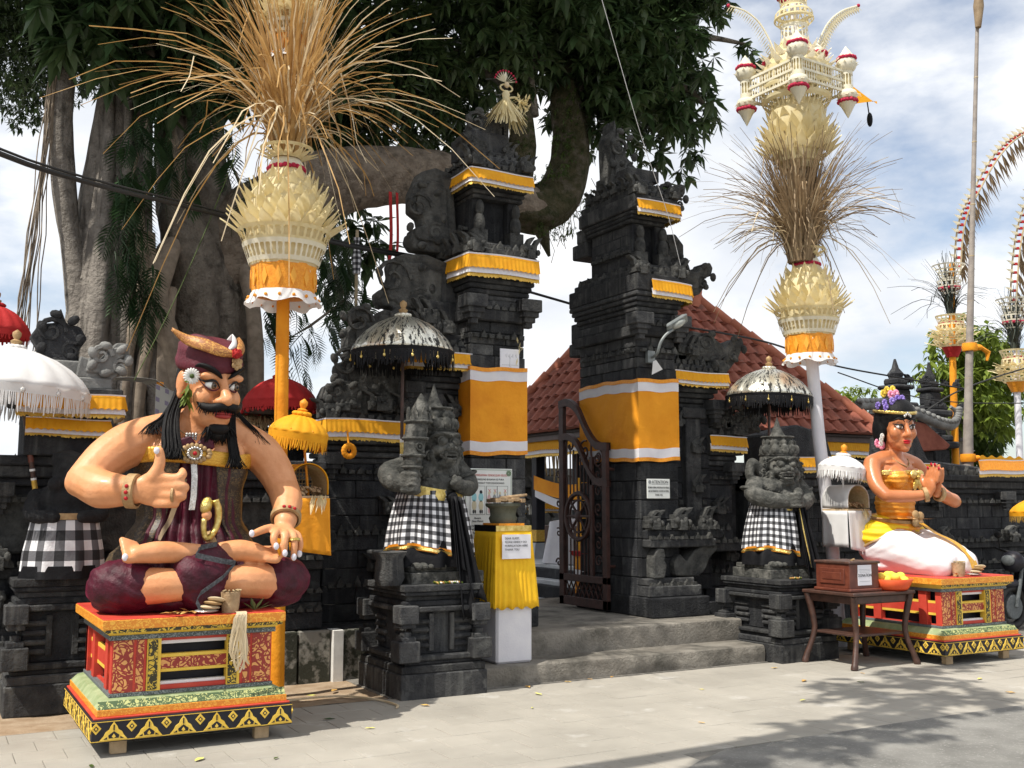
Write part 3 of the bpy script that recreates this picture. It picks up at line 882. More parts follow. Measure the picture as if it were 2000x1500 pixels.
    # carved friezes on the ledges and cornices
    for (u0, u1, y, z, h) in ((-.04, pw+.04, 9.47, 3.60, .08), (-.06, pw+.08, 9.41, 4.17, .09), (0, pw, 9.47, 4.24, .08), (-.04, pw+.02, 9.48, 5.10, .09), (0, pw-.1, 9.56, 5.17, .08), (0.02, pw-.16, 9.66, 5.27, .1),
                             (pw, 1.24, 9.60, 3.14, .09), (pw, 1.18, 9.66, 3.22, .10), (pw, 1.18, 9.76, 2.62, .08), (1.2, wb1, 9.74, 2.42, .09), (1.2, wb1-.05, 9.84, 1.9, .08), (.02, pw, 9.48, 3.30, .09), (.02, .9, 9.37, 1.22, .07), (.02, 1.05, 9.43, 1.32, .08), (0, .66, 9.36, .72, .07), (.9, 1.55, 9.57, 1.16, .08),
                             (pw+.02, 1.15, 9.77, 1.6, .10), (1.2, wb1-.04, 9.85, 1.3, .10), (1.2, wb1-.04, 9.85, .8, .10)):
        a, b = xs(u0, u1); frieze(t, a, b, y, z, h)
    fx = X(0)-.005 if side == 'R' else X(pw)-.005
    for (z, h, y0_, y1_) in ((3.30, .08, 9.55, 10.68), (3.60, .08, 9.5, 10.7), (4.24, .08, 9.5, 10.7), (5.17, .08, 9.6, 10.4), (4.45, .08, 9.62, 10.42)):
        frieze(t, y0_, y1_, 0, z, h, 'y', fx)
    for k in range(5):
        orn(t, X(pw+.05+.02*k), 9.62+.16*k, 4.18, .7, sg); orn(t, X(.02), 9.7+.18*k, 5.2, .6, -sg)
    for uu, zz, yy_ in ((pw+.25, 3.36, 9.74), (pw+.42, 3.36, 9.74), (1.3, 2.52, 9.8), (1.45, 2.52, 9.8), (wb1-.15, 2.52, 9.8), (pw+.12, 2.5, 9.72), (.95, 2.2, 9.74), (.95, 1.75, 9.74), (1.35, 1.5, 9.82), (1.5, .95, 9.82)): orn(t, X(uu), yy_, zz, .8, sg)
    return t
gate_l = gate('L', 'dark stone split-gate tower with palm-leaf doll on top, behind the urn stand')
gate_r = gate('R', 'dark stone split-gate tower carrying the small grey notice and the lamp')

# ---------------------------------------------------------------- cloth on the gate
def valance(label, path, z, h, group='pleated cloth bands', sag=.0, name='cloth_valance', colour='cloth_yellow', cat='cloth band'):
    """pleated yellow cloth over a white strip with a gold fringe, hung along a path"""
    P = [Vector((p[0], p[1], p[2] if len(p) > 2 else z)) for p in path]
    t = thing(name, label, cat, tuple(P[0]-Vector((0, 0, h))), group=group)
    seg = []
    for i in range(len(P)-1):
        n = max(2, int((P[i+1]-P[i]).length/.011))
        for k in range(n): seg.append((P[i].lerp(P[i+1], k/n), (P[i+1]-P[i]).normalized()))
    seg.append((P[-1], (P[-1]-P[-2]).normalized()))
    M_ = len(seg)-1; ph = rnd.uniform(0, 9)
    def strip(v0, v1, amp, out0, out1, edge, sd):
        def fn(u, v):
            p, d = seg[min(M_, int(u*M_+.5))]
            n_ = Vector((d.y, -d.x, 0)); n_ = n_.normalized() if n_.length else Vector((0, -1, 0))
            s_ = u*M_*.011
            fw = .05+.012*sin(s_*3.1+ph*2); q_ = ((s_+ph)/.05+.35*sin(s_*5+ph)) % 1; fold = (q_ if q_ < .8 else (1-q_)*4)*amp
            zz = -lerp(v0, v1, v)*h - sag*sin(pi*u)*1.0 + .006*sin(s_*7+ph)
            if edge and v > .99: zz -= edge*(.5+.5*sin(s_*2*pi/.055+1)) if edge > 0 else edge*rnd.random()
            return p + n_*(lerp(out0, out1, v)+fold*(.3+.7*v)) + Vector((0, 0, zz))
        return MB().grid(fn, M_, 3)
    strip(0, .56, .011, .008, .034, .012, 1).build('pleated_cloth', colour, t, smooth=50)
    strip(.46, .80, .007, .006, .022, 0, 2).build('white_strip', 'cloth_white', t, smooth=50)
    strip(.72, 1.0, .004, .008, .018, -.02, 3).build('fringe', 'trim_gold', t, smooth=50)
    strip(-.03, .03, .0, .02, .016, 0, 4).build('white_hem', 'cloth_white', t, smooth=50)
    return t
V = []
def X_(s, u): return (LE-u) if s == 'L' else (RE+u)
valance('yellow and white cloth band round the top cornice of the tower with the palm-leaf doll', [(4.77, 10.15, 5.06), (4.77, 9.44, 5.06), (5.51, 9.44, 5.06)], 5.06, .19)
valance('yellow and white cloth band round the middle cornice of the tower with the palm-leaf doll', [(4.71, 10.3, 4.14), (4.71, 9.36, 4.14), (5.53, 9.36, 4.14)], 4.14, .25)
valance('yellow and white cloth band half hidden behind the left silver parasol', [(4.15, 10.0, 3.12), (4.15, 9.54, 3.12), (4.84, 9.54, 3.12)], 3.12, .19)
valance('long yellow and white cloth band left of the left silver parasol', [(3.34, 10.4, 2.42), (3.34, 9.68, 2.42), (4.25, 9.68, 2.42)], 2.46, .22)
valance('topmost yellow and white cloth band on the tower with the lamp', [(6.86, 9.44, 5.03), (7.47, 9.44, 5.03), (7.47, 10.4, 5.0)], 5.03, .19)
valance('slanting yellow cloth band just above the street lamp', [(6.99, 9.36, 4.11), (7.55, 9.36, 4.08), (7.55, 10.4, 4.06)], 4.14, .22)
valance('yellow and white cloth band right of the lamp beside the tiled roof', [(7.43, 9.54, 3.12), (8.22, 9.54, 3.12), (8.22, 10.2, 3.12)], 3.12, .18)
valance('short yellow and white cloth band behind the right guardian statue', [(8.04, 9.68, 2.40), (8.6, 9.68, 2.40), (8.6, 10.3, 2.40)], 2.4, .20)

def wrap(label, path, z0, z1):
    t = thing('wrapped_cloth', label, 'cloth wrap', (path[0][0], path[0][1], z0), group='orange cloth wrapped round the gate towers')
    H = z1-z0
    def strip(a, b, off, m, nm, amp=.004):
        mb = MB()
        for i in range(len(path)-1):
            p, q = Vector(path[i]), Vector(path[i+1]); d = (q-p).normalized(); n_ = Vector((d.y, -d.x, 0))
            cr = Vector((0, 0, 0))
            e0 = off if i > 0 else 0; e1 = off if i < len(path)-2 else 0
            def fn(u, v, p=p, q=q, n_=n_, i=i, d=d, e0=e0, e1=e1):
                w = (p-d*e0).lerp(q+d*e1, u); z = z0+H*lerp(a, b, v)
                k = (mnoise.noise((w.x*2.2+w.y*2.2, z*4.5+(w.x+w.y)*1.5, 1.7))*3+1.6*abs(mnoise.noise((w.x*3-z*4, z*3+w.y*4, 8.1))))*amp*1.6*sin(pi*min(1, max(0, u)))**.5
                return (w.x+n_.x*(off+k), w.y+n_.y*(off+k), z + .010*sin((w.x+w.y)*6)+.006*sin((w.x-w.y)*17))
            mb.grid(fn, 30, max(2, int(24*(b-a))))
        return mb.build(nm, m, t, smooth=60)
    strip(.03, .97, .014, 'cloth_orange', 'orange_cloth')
    strip(.035, .155, .018, 'cloth_white', 'white_strip'); strip(.845, .965, .018, 'cloth_white', 'white_strip')
    strip(0, .045, .022, 'trim_orange', 'gold_trim', .006); strip(.955, 1, .022, 'trim_orange', 'gold_trim', .006)
wrap('orange cloth with white edges wrapped round the tower behind the urn stand', [(4.806, 9.75, 0), (4.806, 9.49, 0), (5.456, 9.49, 0)], 2.10, 3.0)
wrap('orange cloth with white edges wrapped round the corner above the open iron gate', [(6.89, 10.68, 0), (6.89, 9.49, 0), (7.435, 9.49, 0)], 2.08, 3.0)
# ================================================================ side walls
def temple_wall(x0, x1, fy, label, tops, group='dark stone side walls'):
    t = thing('temple_wall', label, 'wall', ((x0+x1)/2, fy+.2, 0), group=group)
    MB().box(x0, x1, fy+.10, fy+.5, -.02, 1.95).build('core', 'stone_dark', t)
    courses(t, x0, x1, fy+.06, fy+.5, .80, 1.0, h=.2, l=.55, sides='F', m='stone_dark')
    slab(t, x0, x1, fy-.02, fy+.5, .46, .62, name='ledge', m='stone_dark'); slab(t, x0, x1, fy+.0, fy+.5, .62, .70, name='ledge'); slab(t, x0, x1, fy+.03, fy+.5, .70, .79, name='ledge', m='stone_dark')
    slab(t, x0, x1, fy+.0, fy+.5, 1.0, 1.09, name='ledge')
    courses(t, x0, x1, fy+.09, fy+.5, 1.09, 1.75, h=.165, l=.5, sides='F', m='stone_dark')
    slab(t, x0, x1, fy+.03, fy+.5, 1.75, 1.82, name='ledge', m='stone_dark'); slab(t, x0, x1, fy-.02, fy+.55, 1.82, 1.92, name='ledge'); slab(t, x0, x1, fy-.06, fy+.6, 1.92, 2.0, name='coping', m='stone_dark')
    return t
wl = temple_wall(-3.5, 3.30, 9.55, 'dark carved stone wall behind the seated moustached figure', None)
# lichened base stones and the white post between them
courses(wl, -3.5, 3.05, 9.47, 9.7, -.03, .455, h=.49, l=.95, sides='F', m='lichen_block', name='base_block')
MB().box(3.37, 3.47, 9.42, 9.6, -.02, .45).build('white_post', 'white_line', wl, bevel=.004)
courses(wl, 3.48, 3.86, 9.45, 9.7, -.03, .45, h=.48, l=.5, sides='F', m='lichen_block', name='base_block')
courses(wl, 3.06, 3.36, 9.47, 9.7, -.03, .455, h=.49, l=.5, sides='F', m='lichen_block', name='base_block')
for (z, h) in ((.62, .07), (.79, .07), (1.09, .08), (1.62, .08), (1.92, .09)): frieze(wl, .0, 3.3, 9.53, z, h)
for x in (-1.6, -.4, .55, 2.05, 2.95):
    orn(wl, x, 9.5, 1.10, .95, -1); orn(wl, x, 9.52, .79, .8, -1); drop(wl, x, 9.54, 1.72, .9)
MB().box(2.2, 2.95, 9.58, 9.66, 1.2, 1.68).build('panel', 'stone_carved', wl, bevel=.02)
MB().box(.2, 1.9, 9.58, 9.66, 1.2, 1.68).build('panel', 'stone_carved', wl, bevel=.02)
# pillar heads on the left wall
for px_, lab in ((1.02, 0), (-.9, 0)):
    MB().box(px_-.32, px_+.32, 9.4, 10.0, 2.0, 2.42).build('pillar', 'stone_dark', wl, bevel=.01)
    slab(wl, px_-.42, px_+.42, 9.32, 10.05, 2.42, 2.56, m='stone'); slab(wl, px_-.34, px_+.34, 9.4, 10.0, 2.56, 2.66, m='stone_grey')
    slab(wl, px_-.2, px_+.26, 9.46, 9.95, 2.66, 2.80, m='stone_grey', name='crest_block')
    curl(wl, [(px_+.05,2.66),(px_+.08,2.84),(px_+.22,2.80),(px_+.30,2.90),(px_+.36,2.97),(px_+.46,2.97),(px_+.47,2.86),(px_+.40,2.82),(px_+.42,2.72),(px_+.34,2.64)], 9.5, .16, 'stone_grey')
    curl(wl, [(px_-.22,2.68),(px_-.24,2.9),(px_-.30,3.0),(px_-.24,3.1),(px_-.12,3.12),(px_-.08,3.25),(px_-.03,3.12),(px_+.08,3.1),(px_+.14,3.0),(px_+.08,2.9),(px_+.08,2.68)], 9.62, .2, 'stone_dark')
valance('sunlit orange cloth band on the wall pillar beside the big white parasol', [(.62, 9.30, 2.50), (1.44, 9.30, 2.50), (1.44, 9.9, 2.50)], 2.5, .2)
valance('second lower yellow fringe below the sunlit band on the wall pillar', [(.7, 9.36, 2.30), (1.34, 9.36, 2.30), (1.34, 9.9, 2.3)], 2.3, .16)

wr = temple_wall(8.75, 19.0, 9.75, 'dark stone wall running behind the kneeling woman figure', None)
for (z, h) in ((.62, .07), (.79, .07), (1.09, .08), (1.62, .08), (1.92, .09), (2.0, .14)): frieze(wr, 8.8, 15, 9.73, z, h, step=.12)
for x in (9.3, 10.6, 12.0, 13.4, 14.8): orn(wr, x, 9.7, 1.1, .95, 1); drop(wr, x, 9.72, 1.72, .9)
MB().prism([(9.0,1.99),(9.0,2.45),(9.6,2.6),(10.1,2.5),(10.2,2.2),(11.2,2.15),(11.25,2.5),(11.8,2.55),(12.0,2.2),(13.4,2.1),(13.4,1.99)], 9.85, 10.2).build('wall_crest', 'stone_dark', wr, bevel=.02)
valance('yellow cloth band right of the kneeling woman\'s face', [(11.1, 9.8, 2.12), (12.1, 9.8, 2.16), (12.1, 10.2, 2.16)], 2.1, .2)
valance('yellow cloth band left of the kneeling woman\'s shoulder', [(9.25, 9.66, 2.16), (9.9, 9.66, 2.20), (10.6, 9.66, 2.06)], 2.1, .2)
valance('long orange cloth band at the far right edge', [(12.62, 9.55, 2.20), (15.5, 9.55, 2.26)], 2.2, .24, colour='trim_orange')
# ================================================================ red tiled pavilion behind the gate
pav = thing('tiled_pavilion', 'temple pavilion with a red clay tile roof behind the gate', 'pavilion', (10.4, 13.2, 0))
ez, rz_ = 2.72, 4.86
A_, B_, C_, D_ = Vector((8.0,11.5,ez)), Vector((12.95,11.5,ez)), Vector((12.95,15.1,ez)), Vector((8.0,15.1,ez))
R1, R2 = Vector((9.6,13.3,rz_)), Vector((10.85,13.3,rz_))
rf = MB(); dn = Vector((0, 0, -.05))
for q in ((A_, B_, R2, R1), (B_, C_, R2), (C_, D_, R1, R2), (D_, A_, R1)):
    rf.add([p+dn for p in q], [tuple(range(len(q)))])
rf.add([p+dn*2 for p in (A_, B_, C_, D_)], [(3, 2, 1, 0)])
roof = rf.build('roof', 'roof_under', pav)
tw, tl = .235, .235
def tfn(u, v):
    x = (u-.5)*(tw+.02); y = (v-.5)*(tl+.07)
    z = .028*(sin(u*2*pi*1.0-.6)) + .03*(1-v)*1.0
    return (x, y, z)
tm = MB().grid(tfn, 10, 2)
tm.box(-tw/2, tw/2, -(tl+.07)/2-.004, -(tl+.07)/2+.006, -.012, .036)
tile_me = tm.mesh('roof_tile', 'roof_tile', smooth=60)
tiles = []
def tile_slope(p0, p1, top0, top1):
    ex = (p1-p0).normalized(); n_ = None
    up = ((top0+top1)/2-(p0+p1)/2); up = (up-ex*up.dot(ex)); H = up.length; uy = up.normalized(); nz_ = ex.cross(uy)
    rows = int(H/tl)+1
    M0 = Matrix((ex, uy, nz_)).transposed()
    for r in range(rows):
        t = min(1, (r*tl)/H); a = p0+(top0-p0)*t; b = p1+(top1-p1)*t; Ln = (b-a).length
        n = max(1, int(Ln/tw))
        for k in range(n):
            c = a+(b-a)*((k+.5)/n) + uy*(tl*.3) + nz_*.02
            tiles.append((c.length, c, M0, nz_))
tile_slope(A_, B_, R1, R2); tile_slope(D_, A_, R1, R1)
tiles.sort(key=lambda q: q[0])
vis_t, far_t = tiles[:300], tiles[300:]
for _, c, M0, n_ in vis_t:
    o = put('roof_tile', tile_me, roof, c)
    o.rotation_euler = (M0 @ Euler((rnd.uniform(-.03,.03), rnd.uniform(-.02,.02), rnd.uniform(-.03,.03))).to_matrix()).to_euler()
ft = MB()
for _, c, M0, n_ in far_t: ft.add([M0 @ Vector(p)+c for p in tm.v], tm.f)
if far_t: tag(ft.build('roof_tile_field', 'roof_tile', roof, smooth=60), kind='stuff')
def ridge(p, q):
    n = max(2, int((q-p).length/.32))
    for k in range(n):
        a, b = p.lerp(q, k/n), p.lerp(q, (k+1.12)/n)
        d = Vector((0, 0, .03)); MB().tube([a+d, b+d*1.6], [.085, .10], 10).build('ridge_cap', 'roof_ridge', roof, smooth=60)
for p, q in ((A_, R1), (B_, R2), (D_, R1), (R1, R2)): ridge(p, q)
MB().tube([R2+Vector((-.1,0,-.1)), R2+Vector((0,0,.32))], [.14, .10], 10).tube([R2+Vector((0,0,.3)), R2+Vector((.05,0,.5)), R2+Vector((.16,0,.62)), R2+Vector((.2,0,.5))], [.06,.05,.04,.02], 8).build('roof_finial', 'roof_ridge', roof, smooth=60)
# fascia, posts, platform
fs = MB(); fs.box(8.05, 12.9, 11.56, 11.62, ez-.18, ez-.06); fs.box(8.05, 8.11, 11.62, 15.0, ez-.18, ez-.06); fs.build('fascia', 'wood_dark', pav)
for x, y in ((8.55, 12.0), (12.4, 12.0), (8.55, 14.5), (12.4, 14.5), (8.55, 13.3)):
    p = MB().box(x-.08, x+.08, y-.08, y+.08, .95, ez-.1).build('post', 'paint_black', pav, bevel=.01)
    MB().frus((x, y), (.2, .2), (.13, .13), .75, 1.0).build('post_base', 'marble', pav)
    MB().box(x-.09, x+.09, y-.09, y+.09, 1.02, 1.2).build('post_band', 'trim_gold', pav)
for k, (o_, z0, z1, m_) in enumerate(((.55, -.02, .26, 'stone_grey'), (.42, .26, .33, 'marble'), (.25, .33, .5, 'stone_dark'), (.18, .5, .57, 'marble'), (0, .57, .70, 'stone_dark'), (-.05, .70, .76, 'marble'))):
    MB().box(7.75-o_, 13.0+o_, 11.3-o_*.3, 15+o_, z0, z1).build('platform_tier', m_, pav, bevel=.01)
valance('yellow gold-embroidered cloth under the pavilion eave, seen through the gateway', [(8.12, 14.9, ez-.16), (8.12, 11.6, ez-.16), (12.8, 11.6, ez-.16)], ez-.1, .26)
# draped cloths and offerings inside
def sheet(name, label, cat, m, fn, nu=20, nv=14, group=None, loc=None, solid=.004):
    mb = MB().grid(fn, nu, nv)
    o = mb.build(name, m, None, smooth=80, solid=solid)
    return tag(o, label, cat, group)
t = thing('draped_altar', 'altar under a white cloth by the black post, seen through the gateway', 'altar', (8.4, 13.0, .76))
MB().box(8.0, 8.9, 12.5, 13.4, .77, 1.3).build('table', 'wood_dark', t, bevel=.01)
MB().lathe([(.62,0),(.58,.2),(.54,.45),(.52,.58),(.3,.62),(.01,.63)], (8.42,12.95,.77), 40, fn=lambda a,k,r,z: (r*(1+.05*sin(a*9)*(1 if k < 3 else .3)), z)).build('cloth', 'cloth_white', t, smooth=60)
tag(MB().grid(lambda u, v: (8.35, lerp(12.1, 14.3, u), 2.05 - .16*sin(pi*u) - v*.22), 20, 3).build('hanging_cloth', 'cloth_orange', smooth=60), 'orange cloth swag hanging inside the pavilion behind the iron gate', 'cloth')
tag(MB().grid(lambda u, v: (8.37, lerp(12.1, 14.3, u), 1.84 - .2*sin(pi*u) - v*.12), 20, 3).build('hanging_cloth', 'cloth_white', smooth=60), 'white cloth swag hanging below the orange one inside the pavilion', 'cloth')
t = thing('shrine', 'pale carved shrine in the inner courtyard, seen through the gateway', 'shrine', (9.2, 17.0, 0))
for k, (w, z0, z1) in enumerate(((1.0, 0, .5), (.8, .5, 1.0), (1.05, 1.0, 1.15), (.6, 1.15, 1.9), (1.0, 1.9, 2.1), (.5, 2.1, 2.5))):
    MB().box(9.2-w, 9.2+w, 17-w*.8, 17+w*.8, z0, z1).build('tier', 'stone_grey', t, bevel=.02)
for k in range(8):
    orn(t, 8.3+k*.26, 16.2, 1.15+(k % 3)*.3, 1.4, -1, m='stone_grey')
MB().lathe([(1.2, 2.5), (1.0, 2.9), (.5, 3.4), (.05, 3.8)], (9.2, 17, 0), 24).build('thatch_roof', 'thatch', t, smooth=60)
tf = MB()
for k in range(60):
    a = rnd.uniform(0, 2*pi); x, y = 9.2+1.15*cos(a), 17+1.15*sin(a); tf.tube([(x, y, 2.52), (x+rnd.uniform(-.05,.05), y, 2.52-rnd.uniform(.3,.6))], .015, 4)
tag(tf.build('thatch_fringe', 'thatch', t), kind='stuff')
valance('small yellow cloth band on the pale inner shrine', [(8.2, 16.1, 1.62), (9.9, 16.1, 1.62)], 1.6, .18)
t = thing('courtyard_wall', 'dark inner courtyard wall seen far behind the gateway', 'wall', (9, 19, 0))
MB().box(-2, 30, 19, 19.4, -.02, 2.2).build('core', 'terracotta_far', t)
courses(t, 7.5, 11.5, 18.92, 19.3, 0, 2.2, h=.3, l=.7, sides='F', m='stone_dark')
slab(t, -2, 30, 18.9, 19.5, 2.2, 2.35, name='coping')
# stand wrapped in orange and white inside the gateway
t = thing('incense_stand', 'orange and white wrapped incense stand inside the gateway behind the iron gate', 'stand', (7.32, 11.2, .385))
MB().box(7.2, 7.44, 11.08, 11.32, .39, .72).build('orange_cloth', 'cloth_orange', t, bevel=.01)
MB().box(7.205, 7.435, 11.085, 11.315, .72, .79).build('white_strip', 'cloth_white', t); MB().box(7.2, 7.44, 11.08, 11.32, .79, .96).build('orange_cloth', 'cloth_orange', t, bevel=.01)
MB().frus((7.32, 11.2), (.14, .14), (.17, .17), .96, 1.02).build('red_tray', 'cloth_red', t)
ic = MB()
for k in range(9): ic.tube([(7.25+k*.018, 11.2+rnd.uniform(-.05,.05), 1.0), (7.25+k*.018+rnd.uniform(-.02,.02), 11.2, 1.2)], .004, 4)
ic.build('incense', 'bamboo', t)
tag(MB().grid(lambda u, v: (7.62+.02*sin(v*9), lerp(11.3, 11.9, u), 1.95-v*1.5), 8, 20).build('hanging_banner', 'cloth_yellow', smooth=60), 'narrow yellow banner hanging behind the bars of the iron gate', 'banner')

# ---------------------------------------------------------------- iron gate leaf
t = thing('iron_gate', 'open rust-brown wrought iron gate leaf with scrolls and a wheel', 'gate', (6.97, 10.3, .385))
gx = 6.80
def gbar(n_, pts, r, m='iron'): return MB().tube(pts, r, 6).build(n_, m, t, smooth=60)
y0, y1 = 9.98, 11.0
def sqbar(nm, ya, yb, za, zb, th=.05): return MB().box(gx-th/2, gx+th/2, ya, yb, za, zb).build(nm, 'iron', t, bevel=.004)
sqbar('stile', y0, y0+.09, .42, 2.30); sqbar('stile', y1-.1, y1, .42, 2.86)
sqbar('stile', y0+.30, y0+.36, .72, 2.15, .035)
sqbar('bottom_rail', y0, y1, .42, .52); sqbar('mid_rail', y0, y1, .70, .78); sqbar('mid_rail', y0+.05, y0+.35, 1.82, 1.9, .035)
def arch(off, th):
    pts = [(y0-.02, 2.30), (y0+.22, 2.33), (y0+.42, 2.50), (y0+.62, 2.76), (y0+.82, 2.87), (y1, 2.86)]
    sp = spline([(gx, p[0], p[1]-off) for p in pts], 6)
    m_ = MB()
    m_.add([(gx-.03, p.y, p.z) for p in sp]+[(gx+.03, p.y, p.z) for p in sp]+[(gx-.03, p.y, p.z-th) for p in sp]+[(gx+.03, p.y, p.z-th) for p in sp],
           sum([[(i, i+1, len(sp)+i+1, len(sp)+i), (2*len(sp)+i, 3*len(sp)+i, 3*len(sp)+i+1, 2*len(sp)+i+1), (i, 2*len(sp)+i, 2*len(sp)+i+1, i+1), (len(sp)+i, len(sp)+i+1, 3*len(sp)+i+1, 3*len(sp)+i)] for i in range(len(sp)-1)], []))
    return m_.build('top_rail', 'iron', t, smooth=40)
arch(0, .09); arch(.42, .08)
def spiral(cy, cz, r, turns, sgn=1, ph=0, rad=.012):
    pts = [(gx, cy+sgn*r*(1-k/40)*cos(ph+turns*2*pi*k/36), cz+r*(1-k/40)*sin(ph+turns*2*pi*k/36)) for k in range(36)]
    return gbar('scroll', pts, rad)
spiral(y0+.20, 2.12, .13, 1.4, 1, 1.2); spiral(y0+.48, 2.22, .13, 1.4, -1, 1.2); spiral(y0+.8, 2.3, .1, 1.2, 1, 0)
gbar('scroll', [(gx, y0+.33, 2.38), (gx, y0+.34, 2.2), (gx, y0+.30, 2.0)], .012)
wc = (y0+.62, 1.46)
gbar('wheel', [(gx, wc[0]+.27*cos(a*pi/14), wc[1]+.27*sin(a*pi/14)) for a in range(29)], .03)
gbar('wheel', [(gx, wc[0]+.19*cos(a*pi/14), wc[1]+.19*sin(a*pi/14)) for a in range(29)], .014)
for k in range(4): gbar('wheel_spoke', [(gx, wc[0]-.26*cos(k*pi/4), wc[1]-.26*sin(k*pi/4)), (gx, wc[0]+.26*cos(k*pi/4), wc[1]+.26*sin(k*pi/4))], .016)
MB().ell((gx, wc[0], wc[1]), (.03, .07, .07)).build('wheel_hub', 'iron', t, smooth=60)
for k in range(7):
    y = y0+.42+k*.075
    gbar('bar', [(gx, y, .78), (gx, y, 1.46-(.26 if abs(y-wc[0]) < .2 else .0))], .009); gbar('bar', [(gx, y, 1.46+(.26 if abs(y-wc[0]) < .2 else .0)), (gx, y, 2.05+k*.05)], .009)
for k in range(9):
    y = y0+.12+k*.095; gbar('lattice_bar', [(gx, y, .52), (gx, y+.1, .70)], .009); gbar('lattice_bar', [(gx, y+.1, .52), (gx, y, .70)], .009)
for k in range(7):
    spiral(y0+.195, .95+k*.2, .075, 1.3, 1 if k % 2 else -1, k*pi/2, .010)
for k in range(4): spiral(y1+.05, .9+k*.36, .06, 1.2, 1, k, .010)
gbar('hinge', [(gx, y0+.02, .9), (gx+.12, y0+.02, .9)], .02); gbar('hinge', [(gx, y0+.02, 2.0), (gx+.12, y0+.02, 2.0)], .02)
# ================================================================ trees
def leaflet(mb, base, d, length, width, droop, up=Vector((0, 0, 1))):
    """one folded leaf blade: base point, direction, drooping tip"""
    d = d.normalized(); side = d.cross(up)
    side = side.normalized() if side.length > .05 else Vector((1, 0, 0))
    mid = base + d*length*.45 + Vector((0, 0, -droop*length*.16)); tip = base + d*length + Vector((0, 0, -droop*length*.6))
    nrm = side.cross(d)
    e = mid - nrm*width*.12
    b = len(mb.v)
    mb.v += [tuple(base), tuple(mid+side*width*.5), tuple(e), tuple(mid-side*width*.5), tuple(tip)]
    for f in ((0, 2, 1), (0, 3, 2), (1, 2, 4), (2, 3, 4)): mb.face([b+i for i in f])
def whorl(mb, c, size, n, hang=.5):
    """palmate leaf: leaflets hanging like an open hand"""
    ax = Vector((rnd.uniform(-.5, .5), rnd.uniform(-.7, .2), -hang)).normalized()
    s = ax.orthogonal().normalized(); t_ = ax.cross(s); a0 = rnd.uniform(0, 6.28)
    for k in range(n):
        a = a0 + 2*pi*k/n + rnd.uniform(-.2, .2)
        d = (s*cos(a)+t_*sin(a)) + ax*rnd.uniform(.35, .9)
        L_ = size*rnd.uniform(.75, 1.1)
        leaflet(mb, c, d, L_, L_*rnd.uniform(.36, .50), rnd.uniform(.2, .7))
def crown(mb, ells, density, size, n, seed, hang=.5):
    for (x, y, z, rx, ry, rz) in ells:
        cnt = int(density*rx*ry*rz*4.19)
        for k in range(cnt):
            a, b_ = rnd.uniform(0, 2*pi), math.acos(rnd.uniform(-1, 1)); r = rnd.random()**.42
            p = Vector((x+rx*r*sin(b_)*cos(a), y+ry*r*sin(b_)*sin(a), z+rz*r*cos(b_)))
            # ragged clumps: thin out where the noise is low
            if mnoise.noise((p.x*1.5+seed, p.y*1.3, p.z*1.8)) < -.20: continue
            whorl(mb, p, size*rnd.uniform(.7, 1.2), n, hang)
def trunk_tube(mb, pts, rad, n=20, flute=0, amp=.0, seed=0, per=7):
    sp = spline(pts, per); rr = []
    for i in range(len(rad)-1):
        for k in range(per): rr.append(lerp(rad[i], rad[i+1], k/per))
    rr.append(rad[-1]); b = len(mb.v)
    mb.tube(sp, rr, n)
    for i in range(len(sp)):
        for k in range(n):
            j = b+i*n+k; p = Vector(mb.v[j]); c = sp[i]; a = 2*pi*k/n
            q = 1 + amp*sin(a*flute+seed+i*.12) + amp*.8*sin(a*(flute*2-1)+i*.2+seed*2) + .14*mnoise.noise((p.x*2.2, p.y*2.2, p.z*1.4+seed)) + .05*mnoise.noise((p.x*7, p.y*7, p.z*5+seed))
            mb.v[j] = tuple(c+(p-c)*q)
    return mb

bt = thing('banyan_tree', 'huge old tree with fluted trunks and a long limb reaching behind the gate', 'tree', (2.4, 12.6, 0))
tr = MB()
trunk_tube(tr, [(1.55,12.5,-.1),(1.62,12.5,1.5),(1.68,12.5,3.1),(1.66,12.5,4.6),(1.78,12.5,6.1),(2.0,12.6,7.6),(2.3,12.8,9.5)], [.62,.52,.40,.34,.27,.24,.2], 28, 5, .10, 1)
for k, (x0, x1, r) in enumerate(((1.22,1.60,.15),(1.36,1.58,.10),(1.50,1.62,.13),(1.62,1.66,.08),(1.74,1.72,.13),(1.88,1.80,.09),(1.98,1.86,.12),(2.12,1.95,.10),(2.24,2.0,.08),(1.44,1.6,.06),(2.04,1.8,.07))):
    y = 12.2-.1*(k % 3); trunk_tube(tr, [(x0-.1,y,-.1),(x0,y,1.6),(x0+(x1-x0)*.4,y,3.2),(lerp(x0,x1,.8),y+.1,4.6),(x1,y+.25,5.8+.3*k)], [r*1.6,r*1.2,r,r*.8,r*.3], 12, 3, .08, k)
tr.build('trunk', 'bark_smooth', bt, smooth=70)
tr = MB()
trunk_tube(tr, [(2.75,12.7,-.1),(2.78,12.7,1.6),(2.80,12.7,3.2),(2.78,12.7,4.3),(2.72,12.7,5.0),(2.6,12.8,6.2),(2.5,12.9,8)], [.85,.70,.60,.52,.46,.38,.3], 30, 4, .05, 3)
trunk_tube(tr, [(2.75,12.4,3.4),(2.62,12.3,4.3),(2.42,12.25,4.85),(2.38,12.3,5.4),(2.36,12.5,6.8),(2.3,12.6,8)], [.36,.34,.25,.10,.08,.07], 18, 3, .08, 5)
tr.build('trunk', 'bark', bt, smooth=70)
tr = MB()
